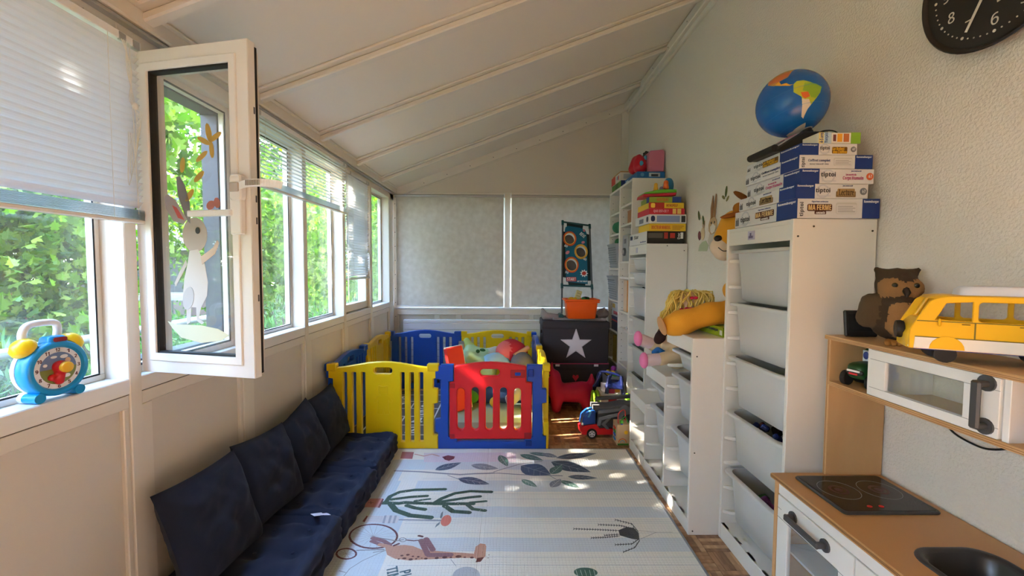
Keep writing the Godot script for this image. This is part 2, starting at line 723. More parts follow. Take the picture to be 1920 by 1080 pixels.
# ---------------------------------------------------------------- materials
func make_materials() -> void:
	mat("cream", rgb(229, 222, 209), 0.32)
	mat("panel", rgb(219, 210, 196), 0.5)
	mat("ceiling_panel", rgb(234, 225, 211), 0.38)
	mat("white", rgb(238, 236, 230), 0.35)
	mat("white_gloss", rgb(240, 240, 238), 0.2)
	mat("white_laminate", rgb(236, 232, 224), 0.4)
	mat("bin_white", rgb(206, 205, 201), 0.35)
	mat("bin_clear", rgb(222, 228, 236), 0.3)
	var bc := mat("bin_soft", rgb(208, 210, 212), 0.3)
	bc.backlight_enabled = true
	bc.backlight = Color(0.25, 0.26, 0.28)
	mat("alu", rgb(190, 190, 188), 0.35, 0.8)
	mat("steel", rgb(96, 98, 100), 0.32, 0.85)
	mat("black", rgb(20, 20, 22), 0.5)
	mat("rubber", rgb(28, 28, 30), 0.7)
	mat("dark_frame", rgb(52, 56, 66), 0.45)
	var gl := mat("pane", Color(0.92, 0.97, 0.96, 0.07), 0.0)
	gl.transparency = BaseMaterial3D.TRANSPARENCY_ALPHA
	gl.metallic_specular = 0.5
	var pl := mat("plaster", rgb(230, 222, 210), 0.85)
	relief(pl, 0.06, 0.22, 2.8, 5, 3)
	var fab := mat("navy", rgb(21, 30, 52), 0.95)
	fab.rim_enabled = true
	fab.rim = 0.25
	fab.rim_tint = 0.6
	relief(fab, 0.12, 0.06, 7.0, 9, 3)
	var fb := mat("blind_fabric", rgb(208, 205, 197), 0.9)
	fb.backlight_enabled = true
	fb.backlight = Color(0.22, 0.215, 0.20)
	fb.uv1_triplanar = true
	fb.uv1_world_triplanar = true
	fb.uv1_scale = Vector3.ONE * 2.0
	fb.albedo_color = Color.WHITE
	fb.albedo_texture = noise_tex(0.02, 3, rgb(196, 192, 183), rgb(214, 212, 205), 256, 5)
	var sl := mat("slat", rgb(228, 231, 234), 0.3)
	sl.backlight_enabled = true
	sl.backlight = Color(0.09, 0.095, 0.105)
	mat("cord", rgb(236, 232, 222), 0.8)
	# wood
	for k in 6:
		var tone: Color = [rgb(176, 126, 80), rgb(192, 144, 96), rgb(160, 112, 70), rgb(184, 132, 84), rgb(204, 158, 110), rgb(146, 100, 62)][k]
		var m := mat("parquet%d" % k, Color.WHITE, 0.38)
		m.albedo_texture = noise_tex(0.02, 20 + k, tone.darkened(0.22), tone.lightened(0.12), 128, 4, 8.0)
		m.uv1_triplanar = true
		m.uv1_scale = Vector3(7, 40, 7)
	var bi := mat("birch", Color.WHITE, 0.45)
	bi.albedo_texture = noise_tex(0.012, 31, rgb(196, 152, 100), rgb(216, 174, 122), 256, 5, 6.0)
	bi.uv1_triplanar = true
	bi.uv1_scale = Vector3(1.6, 1.6, 1.6)
	mat("birch_edge", rgb(214, 166, 112), 0.5)
	mat("birch_line", rgb(150, 104, 62), 0.6)
	mat("counter", rgb(196, 146, 90), 0.4)
	mat("raw_wood", rgb(210, 178, 138), 0.6)
	# moulded plastic
	mat("yellow", rgb(243, 205, 12), 0.36)
	mat("blue", rgb(12, 74, 176), 0.36)
	mat("red", rgb(222, 24, 36), 0.36)
	mat("dark_red", rgb(176, 14, 28), 0.4)
	mat("screw", rgb(70, 66, 60), 0.4, 0.6)
	# soft toys
	var gy := mat("gold_plush", rgb(232, 162, 44), 0.95)
	gy.rim_enabled = true
	gy.rim = 0.3
	relief(gy, 0.08, 0.12, 6.0, 12, 4)
	var vc := mat("fur", Color.WHITE, 0.95)
	vc.vertex_color_use_as_albedo = true
	relief(vc, 0.10, 0.18, 8.0, 15, 4)
	var pv := mat("plush_mix", Color.WHITE, 0.9)
	pv.vertex_color_use_as_albedo = true
	var ho := mat("hopper", rgb(196, 28, 76), 0.42)
	ho.metallic_specular = 0.4
	mat("charcoal", rgb(58, 54, 60), 0.9)
	mat("grey_cloth", rgb(150, 142, 142), 0.95)


# ---------------------------------------------------------------- room shell
func build_floor() -> void:
	var fl := structure("floor", "mosaic oak parquet of short strips laid in squares")
	put("subfloor", G().bx(-1.45, 1.45, -0.3, -0.012, ZB - 0.15, ZF + 0.15), cm(70, 50, 34, 0.8), fl)
	var strip := G().box(Vector3(0, -0.006, 0), Vector3(0.1186, 0.012, 0.0229), 0.0008).mesh()
	var rng := RandomNumberGenerator.new()
	rng.seed = 4
	var near := []
	var far := []
	var q := 0.12
	for i in range(-11, 12):
		for j in range(-41, 20):
			var cx := i * q
			var cz := j * q
			if absf(cx) > 1.31 or cz < ZB or cz > ZF:
				continue
			var along := (i + j) % 2 == 0
			for k in 5:
				var o := (k - 2) * 0.024
				var p := Vector3(cx, 0, cz + o) if along else Vector3(cx + o, 0, cz)
				p.y = rng.randf_range(-0.0004, 0.0002)
				var e := [p, along, rng.randi() % 6]
				var seen := (p.x > 0.24 and p.x < 0.96 and p.z < -2.88 and p.z > -3.85) or (p.x > 0.78 and p.x < 1.03 and p.z >= -2.88 and p.z < -1.3)
				if seen and p.z > -3.0 and p.z < -1.98 and p.x > 0.9:
					seen = false
				if seen and near.size() < 300:
					near.append(e)
				else:
					far.append(e)
	for e in near:
		var o := put_mesh("parquet_strip", strip, M["parquet%d" % e[2]], fl)
		o.position = e[0]
		if not e[1]:
			o.rotation.y = PI / 2
	for w in 6:
		var g := G()
		for e in far:
			if e[2] != w:
				continue
			g.t = Transform3D(Basis.IDENTITY if e[1] else Basis(Vector3.UP, PI / 2), e[0])
			g.box(Vector3(0, -0.006, 0), Vector3(0.1186, 0.012, 0.0229), 0.0)
		var o := put("parquet", g, M["parquet%d" % w], fl)
		o.set_meta("kind", "stuff")

const POSTS := [4.595, 3.975, 3.325, 2.69, 2.06, 1.45, 0.83, 0.21, -0.41, -1.03, -1.65]

func build_left_wall() -> void:
	var w := structure("wall_left", "cream panelled knee wall with window posts")
	var edges := [4.77]
	edges.append_array(POSTS)
	edges.append(-2.25)
	for p in POSTS:
		put("post", G().bx(-1.378, WL, 0, 2.10, -p - 0.024, -p + 0.024, 0.003), M.cream, w)
	put("corner_post", G().bx(-1.378, WL - 0.002, 0, 2.2, ZB - 0.1, -4.595, 0.003), M.cream, w)
	put("end_post", G().bx(-1.45, WL, 0, 2.2, 2.1, ZF + 0.1), M.cream, w)
	for i in edges.size() - 1:
		var z0: float = -edges[i] + 0.024
		var z1: float = -edges[i + 1] - 0.024
		put("wall_panel", G().bx(-1.38, -1.278, 0, 0.84, z0, z1), M.panel, w)
		put("panel_trim", G().bx(-1.285, -1.264, 0.796, 0.842, z0, z1, 0.003), M.cream, w)
		put("panel_trim", G().bx(-1.285, -1.265, 0.0, 0.796, z1 - 0.045, z1, 0.003), M.cream, w)
		put("panel_trim", G().bx(-1.285, -1.265, 0.0, 0.796, z0, z0 + 0.022, 0.003), M.cream, w)
	var gk := G()  # thin dark strips drawn in as the shadow gaps beside the trims
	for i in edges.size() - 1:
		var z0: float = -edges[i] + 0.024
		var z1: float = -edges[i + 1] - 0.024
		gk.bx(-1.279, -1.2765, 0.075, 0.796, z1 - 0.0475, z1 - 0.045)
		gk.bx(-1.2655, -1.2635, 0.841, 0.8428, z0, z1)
	put("panel_shadow_gap", gk, cm(84, 72, 58, 0.8), w)
	put("sill", G().bx(-1.39, WL - 0.002, 0.842, 0.895, ZB, ZF, 0.003), M.white, w)
	put("lintel", G().bx(-1.385, WL - 0.002, 2.0, 2.13, ZB, ZF, 0.003), M.cream, w)
	put("sheathing", G().bx(-1.45, -1.38, -0.3, 0.84, ZB, ZF), cm(180, 176, 168, 0.8), w)
	var b := structure("baseboard_left")
	put("board", G().bx(-1.278, -1.255, 0, 0.075, ZB + 0.02, ZF, 0.004), M.cream, b)
	var t := structure("trim_1", "grey rail under the eave")
	put("rail", G().bx(-1.262, -1.232, 2.052, 2.064, ZB, ZF, 0.002), M.alu, t)
	put("rail_cover", G().bx(-1.262, -1.222, 2.068, 2.125, ZB, ZF, 0.006), M.cream, t)
	for i in 9:
		put("screw_head", G().cyl(Vector3(WL - 0.003, 2.03, -0.9 - i * 0.42), Vector3(WL - 0.0005, 2.03, -0.9 - i * 0.42), 0.004, 8), M.screw, t)

func window_ring(g: Geo, x0: float, x1: float, y0: float, y1: float, z0: float, z1: float, w: float) -> Geo:
	g.bx(x0, x1, y0, y0 + w, z0, z1, 0.002)
	g.bx(x0, x1, y1 - w, y1, z0, z1, 0.002)
	g.bx(x0, x1, y0 + w, y1 - w, z0, z0 + w, 0.002)
	g.bx(x0, x1, y0 + w, y1 - w, z1 - w, z1, 0.002)
	return g

func build_windows() -> void:
	var edges := [4.619]
	edges.append_array(POSTS)
	edges.append(-2.1)
	var n := 0
	for i in edges.size() - 1:
		var z0: float = -edges[i] + 0.024
		var z1: float = -edges[i + 1] - 0.024
		if z1 - z0 < 0.2:
			continue
		n += 1
		var y0 := 0.895
		var y1 := 2.0
		if absf(edges[i] - 2.06) < 0.01:
			open_window(n, z0, z1, y0, y1)
			continue
		var w := structure("window_%d" % n, "fixed window pane in the window wall")
		put("frame", window_ring(G(), -1.365, -1.34, y0, y1, z0, z1, 0.02), M.cream, w)
		put("outer_frame", window_ring(G(), -1.376, -1.365, y0, y1, z0, z1, 0.012), M.white, w)
		put("gasket", window_ring(G(), -1.3415, -1.3385, y0 + 0.018, y1 - 0.018, z0 + 0.018, z1 - 0.018, 0.006), M.rubber, w)
		put("pane", G().bx(-1.356, -1.350, y0 + 0.01, y1 - 0.01, z0 + 0.01, z1 - 0.01), M.pane, w)
		if absf(edges[i] - 3.975) < 0.01:
			# a casement that is shut: sash frame and handle
			put("sash_frame", window_ring(G(), -1.338, -1.285, y0 + 0.01, y1, z0, z1, 0.06), M.cream, w)
			var h := put("handle", G().bx(-1.285, -1.262, 1.33, 1.40, z0 + 0.02, z0 + 0.045, 0.004).bx(-1.268, -1.25, 1.24, 1.385, z0 + 0.024, z0 + 0.042, 0.004), M.white_gloss, w)
			h.set_meta("label", "white window handle")

func open_window(n: int, z0: float, z1: float, y0: float, y1: float) -> void:
	var w := structure("window_%d" % n, "casement standing open into the room")
	put("fixed_frame", window_ring(G(), -1.325, -1.30, y0, y1, z0, z1, 0.035), M.cream, w)
	put("outer_frame", window_ring(G(), -1.40, -1.325, y0, y1, z0, z1, 0.042), M.dark_frame, w, "dark outer frame")
	put("gasket", window_ring(G(), -1.3, -1.296, y0 + 0.026, y1 - 0.026, z0 + 0.026, z1 - 0.026, 0.008), M.rubber, w)
	# the sash, hinged on the near post, in its own axes: x along the sash, z towards the viewer
	var W := 0.455
	var s := Node3D.new()
	s.name = "sash"
	w.add_child(s)
	s.position = Vector3(-1.262, 0.908, -1.478)
	s.rotation.y = deg_to_rad(-12.3)
	var H := 1.075
	var inner := [rrect(0, W, 0, H, 0.001, 1), rrect(0.066, W - 0.066, 0.066, H - 0.066, 0.001, 1)]
	put("sash_frame", G().plate(inner, -0.004, 0.0, 0.0015).plate([rrect(0, W, 0, H, 0.002, 1), rrect(0.045, W - 0.045, 0.045, H - 0.045, 0.001, 1)], -0.028, -0.004, 0.0), M.white, s)
	put("glazing_bead", G().plate([rrect(0.042, W - 0.042, 0.042, H - 0.042, 0.001, 1), rrect(0.068, W - 0.068, 0.068, H - 0.068, 0.001, 1)], -0.002, 0.006, 0.002), M.white, s)
	put("gasket", G().plate([rrect(0.060, W - 0.060, 0.060, H - 0.060, 0.001, 1), rrect(0.073, W - 0.073, 0.073, H - 0.073, 0.001, 1)], -0.026, -0.003), M.rubber, s)
	put("outer_sash", G().plate([rrect(0.016, W - 0.014, 0.016, H - 0.016, 0.001, 1), rrect(0.062, W - 0.062, 0.062, H - 0.062, 0.001, 1)], -0.058, -0.034), M.cream, s)
	put("seal", G().bx(W - 0.016, W - 0.002, 0.012, H - 0.012, -0.040, -0.029), M.rubber, s)
	put("pane", G().bx(0.06, W - 0.06, 0.06, H - 0.06, -0.032, -0.020), M.pane, s)
	# child lock: a hub and a strap, and a stay with a white bar
	var cx := W - 0.036
	put("lock_hub", G(Vector3(cx, 0.612, 0.012)).plate([rrect(-0.022, 0.022, -0.042, 0.042, 0.014)], -0.012, 0.012, 0.004), M.white_gloss, s)
	put("lock_button", G(Vector3(cx, 0.612, 0.026)).box(Vector3.ZERO, Vector3(0.034, 0.028, 0.006), 0.002), cm(186, 176, 166, 0.5), s)
	var strap := G()
	var sp := curve([Vector3(cx + 0.01, 0.615, 0.022), Vector3(cx + 0.07, 0.622, 0.030), Vector3(cx + 0.14, 0.618, 0.022), Vector3(cx + 0.165, 0.612, 0.016)], 5)
	for k in sp.size() - 1:
		var a: Vector3 = sp[k]
		var b: Vector3 = sp[k + 1]
		strap.t = Transform3D(Basis.looking_at(b - a, Vector3.UP), (a + b) * 0.5)
		strap.box(Vector3.ZERO, Vector3(0.004, 0.024, (b - a).length() + 0.001), 0.001)
	put("strap", strap, M.white_gloss, s)
	var teeth := G()
	for k in 9:
		teeth.box(Vector3(cx + 0.05 + k * 0.006, 0.622, 0.0335), Vector3(0.0022, 0.016, 0.003))
	put("strap_teeth", teeth, cm(170, 164, 154, 0.6), s)
	put("stay_plate", G(Vector3(W - 0.045, 0.53, 0.012)).bx(-0.016, 0.026, -0.065, 0.065, -0.012, 0.008, 0.003), M.white_gloss, s)
	put("stay_bar", G().bx(W - 0.215, W - 0.05, 0.523, 0.543, 0.008, 0.03, 0.003), M.white_gloss, s)
	for y in [0.5, 0.57, 0.25, 0.85]:
		put("keep", G().bx(W - 0.004, W + 0.001, y, y + 0.022, -0.026, -0.02, 0.001), M.steel, s)
	# stickers on the pane: a rabbit on a leaf, golden leaves, a butterfly
	var Z := -0.019
	var S := Vector3(-0.022, 0, 0)
	var st := G(S)
	st.plate([oval(0.238, 0.468, 0.050, 0.058, 18)], Z, Z + 0.0008)
	put("rabbit_sticker", st, cm(180, 170, 160, 0.7), s, "grey rabbit sticker")
	var rb: Node3D = s.get_node("rabbit_sticker")
	put("ear", G(S).plate([poly([0.17, 0.66, 0.185, 0.665, 0.205, 0.63, 0.222, 0.575, 0.222, 0.505, 0.205, 0.52, 0.175, 0.60])], Z, Z + 0.001), cm(128, 126, 128, 0.7), rb)
	put("ear", G(S).plate([poly([0.120, 0.60, 0.135, 0.605, 0.165, 0.585, 0.21, 0.52, 0.195, 0.505, 0.155, 0.515, 0.125, 0.555])], Z + 0.001, Z + 0.002), cm(168, 160, 160, 0.7), rb)
	put("ear_lining", G(S).plate([poly([0.152, 0.568, 0.17, 0.56, 0.2, 0.518, 0.175, 0.525])], Z + 0.002, Z + 0.003), cm(196, 92, 88, 0.7), rb)
	put("body", G(S).plate([poly([0.215, 0.415, 0.25, 0.42, 0.275, 0.37, 0.285, 0.31, 0.28, 0.265, 0.255, 0.225, 0.245, 0.19, 0.265, 0.175, 0.255, 0.168, 0.235, 0.18, 0.235, 0.225, 0.215, 0.225, 0.21, 0.175, 0.195, 0.165, 0.195, 0.22, 0.18, 0.25, 0.19, 0.32, 0.205, 0.37])], Z, Z + 0.001), cm(204, 198, 190, 0.7), rb)
	put("arm", G(S).plate([poly([0.26, 0.395, 0.31, 0.425, 0.328, 0.45, 0.335, 0.44, 0.318, 0.405, 0.265, 0.37])], Z + 0.001, Z + 0.002), cm(206, 184, 164, 0.7), rb)
	put("arm", G(S).plate([poly([0.205, 0.37, 0.18, 0.33, 0.155, 0.295, 0.15, 0.305, 0.17, 0.34, 0.20, 0.385])], Z + 0.001, Z + 0.002), cm(190, 180, 166, 0.7), rb)
	put("eye", G(S).plate([oval(0.252, 0.482, 0.009, 0.011, 12)], Z + 0.002, Z + 0.003), M.black, rb)
	put("leg", G(S).plate([oval(0.205, 0.255, 0.022, 0.04, 14, -15)], Z + 0.001, Z + 0.002), cm(186, 182, 178, 0.7), rb)
	put("leaf_sticker", G(S).plate([poly([0.115, 0.175, 0.15, 0.165, 0.25, 0.165, 0.32, 0.155, 0.365, 0.135, 0.33, 0.115, 0.25, 0.105, 0.17, 0.12, 0.135, 0.15])], Z, Z + 0.001), cm(214, 212, 180, 0.7), s, "pale leaf sticker")
	var sprig := put("sprig_sticker", G(S).plate([oval(0.305, 0.80, 0.011, 0.032, 12, 12)], Z, Z + 0.001), cm(196, 160, 70, 0.7), s, "golden leaf sprig sticker")
	for e in [[0.285, 0.775, 62], [0.33, 0.785, -60], [0.315, 0.745, 5], [0.275, 0.725, 125]]:
		put("leaflet", G(S).plate([oval(e[0], e[1], 0.009, 0.028, 12, e[2])], Z, Z + 0.001), cm(200, 166, 78, 0.7), sprig)
	for e in [[0.197, 0.70, -8], [0.262, 0.66, 130], [0.222, 0.60, 140]]:
		put("leaflet", G(S).plate([oval(e[0], e[1], 0.010, 0.026, 12, e[2])], Z, Z + 0.001), cm(196, 160, 74, 0.7), sprig)
	var bf := put("butterfly_sticker", G(S).plate([oval(0.305, 0.565, 0.018, 0.014, 12, 30)], Z, Z + 0.001), cm(206, 130, 120, 0.7), s, "pink butterfly sticker")
	put("wing", G(S).plate([oval(0.33, 0.572, 0.012, 0.018, 12, 10)], Z, Z + 0.001), cm(206, 130, 120, 0.7), bf)
	put("wing", G(S).plate([oval(0.318, 0.538, 0.016, 0.01, 12, 10)], Z, Z + 0.001), cm(214, 186, 110, 0.7), bf)

func build_back_wall() -> void:
	var w := structure("wall_back", "far wall with a cream gable above two shaded windows")
	put("gable", G().plate([poly([-1.45, 2.07, 1.46, 2.07, 1.46, 3.2, -1.45, 2.14])], ZB - 0.12, ZB), M.panel, w)
	put("sill_wall", G().bx(-1.45, 1.46, -0.3, 0.74, ZB - 0.12, ZB - 0.012), M.panel, w)
	put("sill_board", G().bx(-1.26, 1.33, 0.74, 0.80, ZB - 0.12, ZB + 0.012, 0.004), M.cream, w)
	put("window_sill", G().bx(-1.26, 1.33, 0.80, 0.826, ZB - 0.12, ZB + 0.02, 0.004), M.white, w)
	for x in [-1.24, -0.79, -0.55, -0.01, 0.26, 1.26]:
		put("panel_trim", G().bx(x - 0.03, x + 0.03, 0.0, 0.74, ZB - 0.02, ZB + 0.002, 0.003), M.cream, w)
	for e in [[-1.26, -1.20], [-0.04, 0.025], [1.24, 1.46]]:
		put("post", G().bx(e[0], e[1], 0.8, 2.08, ZB - 0.12, ZB + 0.012, 0.003), M.cream, w)
	put("head", G().bx(-1.26, 1.46, 2.03, 2.09, ZB - 0.12, ZB + 0.008, 0.003), M.cream, w)
	var n := 20
	for e in [[-1.20, -0.04], [0.025, 1.24]]:
		n += 1
		var d := structure("window_%d" % n)
		put("frame", G(Vector3(0, 0, ZB - 0.09)).plate([rrect(e[0], e[1], 0.82, 2.04, 0.001, 1), rrect(e[0] + 0.03, e[1] - 0.03, 0.85, 2.01, 0.001, 1)], 0, 0.04), M.cream, d)
		put("pane", G().bx(e[0] + 0.02, e[1] - 0.02, 0.84, 2.02, ZB - 0.075, ZB - 0.069), M.pane, d)
	# sloping trim under the roof, corner trim, screws
	var t := structure("trim_2", "cream trim along the gable slope")
	var sl := atan2(0.96, 2.575)
	var tb := Basis(Vector3.BACK, sl)
	put("board", G(Vector3(WL, 2.085, ZB), tb).bx(-0.02, 2.78, -0.055, 0.05, 0.0, 0.016, 0.003).bx(-0.02, 2.78, -0.065, -0.058, 0.0, 0.008), M.cream, t)
	for k in 9:
		put("screw_head", G(Vector3(WL, 2.085, ZB + 0.0155), tb).cyl(Vector3(0.35 + k * 0.27, -0.02, 0), Vector3(0.35 + k * 0.27, -0.02, 0.0015), 0.0045, 8), M.screw, t)
	var c := structure("trim_3", "cream corner trim")
	put("board", G().bx(1.235, 1.315, 2.07, 3.05, ZB - 0.01, ZB + 0.012, 0.003), M.cream, c)
	put("board", G().bx(WL - 0.01, WL + 0.035, 0.0, 2.09, ZB - 0.01, ZB + 0.014, 0.003), M.cream, c)
	for k in 9:
		put("screw_head", G().cyl(Vector3(WL + 0.015, 0.72 + k * 0.155, ZB + 0.0135), Vector3(WL + 0.015, 0.72 + k * 0.155, ZB + 0.0155), 0.0045, 8), M.screw, c)

func build_right_wall() -> void:
	var w := structure("wall_right", "rough white plaster wall")
	put("plaster", G().bx(WR, 1.46, -0.3, 3.3, ZB - 0.1, ZF + 0.1), M.plaster, w)
	var b := structure("baseboard_right")
	put("board", G().bx(WR - 0.012, WR, 0, 0.06, ZB, ZF, 0.003), M.white, b)
	var t := structure("trim_4", "cream strip where the roof meets the plaster wall")
	put("strip", G().bx(1.262, WR, 2.99, 3.06, ZB, ZF, 0.006).bx(1.29, WR, 2.955, 2.99, ZB, ZF, 0.004), M.cream, t)
	for k in 12:
		put("screw_head", G().cyl(Vector3(1.2605, 3.02, -0.6 - k * 0.36), Vector3(1.263, 3.02, -0.6 - k * 0.36), 0.0045, 8), M.screw, t)

func build_ceiling() -> void:
	var c := structure("ceiling", "sloping cream panelled roof with ribs")
	c.position = Vector3(WL, 2.12, 0)
	c.rotation.z = atan2(0.96, 2.575)
	var ribs := [4.215, 3.535, 2.86, 2.185, 1.51, 0.835, 0.16, -0.515, -1.19, -1.865]
	var edges := [4.95]
	edges.append_array(ribs)
	edges.append(-2.45)
	for i in edges.size() - 1:
		put("ceiling_panel", G().bx(-0.22, 2.95, 0.0, 0.07, -edges[i] + 0.004, -edges[i + 1] - 0.004), M.ceiling_panel, c)
		var e0: float = -edges[i]
		var e1: float = -edges[i + 1]
		put("edge_strip", G().bx(0.015, 0.05, -0.012, 0.0, e0 + 0.04, e1 - 0.04, 0.003), M.cream, c)
	put("roof_skin", G().bx(-0.25, 2.98, 0.07, 0.11, -5.0, 2.5), cm(120, 118, 114, 0.8), c)
	var rg := G()  # dark strips standing in for the shaded groove along each rib
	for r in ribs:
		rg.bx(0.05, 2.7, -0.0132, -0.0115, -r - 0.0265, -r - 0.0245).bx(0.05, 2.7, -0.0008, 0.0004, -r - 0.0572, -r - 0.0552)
		put("rib", G().bx(-0.02, 2.74, -0.012, 0.0, -r - 0.055, -r + 0.055, 0.003).bx(-0.02, 2.74, -0.042, -0.012, -r - 0.024, -r + 0.024, 0.006), M.cream, c)
	put("rib_shadow_gap", rg, cm(122, 106, 86, 0.8), c)

func build_front_wall() -> void:
	# the end of the porch behind the camera: the house wall
	var w := structure("wall_front", "plain end wall behind the camera")
	put("plaster", G().plate([poly([-1.45, -0.3, 1.46, -0.3, 1.46, 3.2, -1.45, 2.14])], ZF, ZF + 0.12), M.panel, w)


# ---------------------------------------------------------------- outside
func leaf_mesh(lobes: int, slim := 1.0) -> ArrayMesh:
	var g := G()
	var rim := []
	if lobes == 0:
		for a in [[0.0, 0.0], [0.16, 0.28], [0.17, 0.55], [0.0, 1.0], [-0.17, 0.55], [-0.16, 0.28]]:
			rim.append(Vector3(a[0] * slim, a[1], -absf(a[0]) * 0.35))
	else:
		var out := [[0.0, 0.0], [0.20, -0.06], [0.34, 0.12], [0.24, 0.22], [0.50, 0.46], [0.28, 0.48], [0.22, 0.66], [0.10, 0.62], [0.0, 1.0]]
		for a in out:
			rim.append(Vector3(a[0] * slim, a[1], -absf(a[0]) * 0.4))
		for k in range(out.size() - 2, 0, -1):
			rim.append(Vector3(-out[k][0] * slim, out[k][1], -out[k][0] * 0.4))
	var c := Vector3(0, 0.35, 0.02)
	for i in rim.size():
		var a: Vector3 = rim[i]
		var b: Vector3 = rim[(i + 1) % rim.size()]
		var nn := (a - c).cross(b - c).normalized()
		if nn.z < 0.0:
			nn = -nn
		g.tri(c, a, b, nn, nn, nn)
	return g.mesh()

func leaf_mat(called: String, back: Color) -> StandardMaterial3D:
	var m := mat(called, Color.WHITE, 0.6)
	m.metallic_specular = 0.25
	m.vertex_color_use_as_albedo = true
	m.cull_mode = BaseMaterial3D.CULL_DISABLED
	m.backlight_enabled = true
	m.backlight = back
	return m

func foliage(parent: Node3D, me: Mesh, m: Material, blobs: Array, size: float, tones: Array, seed_: int) -> void:
	var rng := RandomNumberGenerator.new()
	rng.seed = seed_
	var mm := MultiMesh.new()
	mm.transform_format = MultiMesh.TRANSFORM_3D
	mm.use_colors = true
	mm.mesh = me
	var total := 0
	for b in blobs:
		total += int(b[2])
	mm.instance_count = total
	var at := 0
	for b in blobs:
		var ce: Vector3 = b[0]
		var r: Vector3 = b[1]
		for k in int(b[2]):
			var d := Vector3(rng.randfn(), rng.randfn(), rng.randfn()).normalized()
			var q := pow(rng.randf(), 0.42)
			var wob := 1.0 + 0.25 * sin(d.x * 5.0 + d.z * 4.0 + seed_) * cos(d.y * 6.0 + seed_)
			var p := ce + d * r * q * wob
			var s := size * rng.randf_range(0.6, 1.25)
			var bs := Basis.from_euler(Vector3(rng.randf_range(-1.5, 0.3), rng.randf() * TAU, rng.randf_range(-0.6, 0.6))).scaled(Vector3.ONE * s)
			mm.set_instance_transform(at, Transform3D(bs, p))
			var c: Color = tones[rng.randi() % tones.size()]
			mm.set_instance_color(at, c * rng.randf_range(0.75, 1.2))
			at += 1
	var o := MultiMeshInstance3D.new()
	o.name = "foliage"
	o.multimesh = mm
	o.material_override = m
	o.set_meta("kind", "stuff")
	parent.add_child(o, true)

func trunk(parent: Node3D, h: float, r: float, seed_: int, spread: float) -> void:
	var rng := RandomNumberGenerator.new()
	rng.seed = seed_
	put("trunk", G().tube(curve([Vector3(0, -0.05, 0), Vector3(0.1, h * 0.4, 0.05), Vector3(-0.05, h, 0)], 4), [r, r * 0.95, r * 0.9, r * 0.85, r * 0.8, r * 0.75, r * 0.7, r * 0.6, r * 0.5], 10), M.bark, parent)
	for k in 7:
		var y := h * rng.randf_range(0.35, 0.95)
		var a := TAU * k / 7.0 + rng.randf() * 0.5
		var e := Vector3(cos(a), 0, sin(a)) * spread * rng.randf_range(0.6, 1.0)
		put("branch", G().tube(curve([Vector3(0, y, 0), e * 0.5 + Vector3(0, y + 0.35, 0), e + Vector3(0, y + rng.randf_range(0.2, 0.9), 0)], 3), [r * 0.4, r * 0.36, r * 0.3, r * 0.25, r * 0.2, r * 0.15, r * 0.1], 6), M.bark, parent)

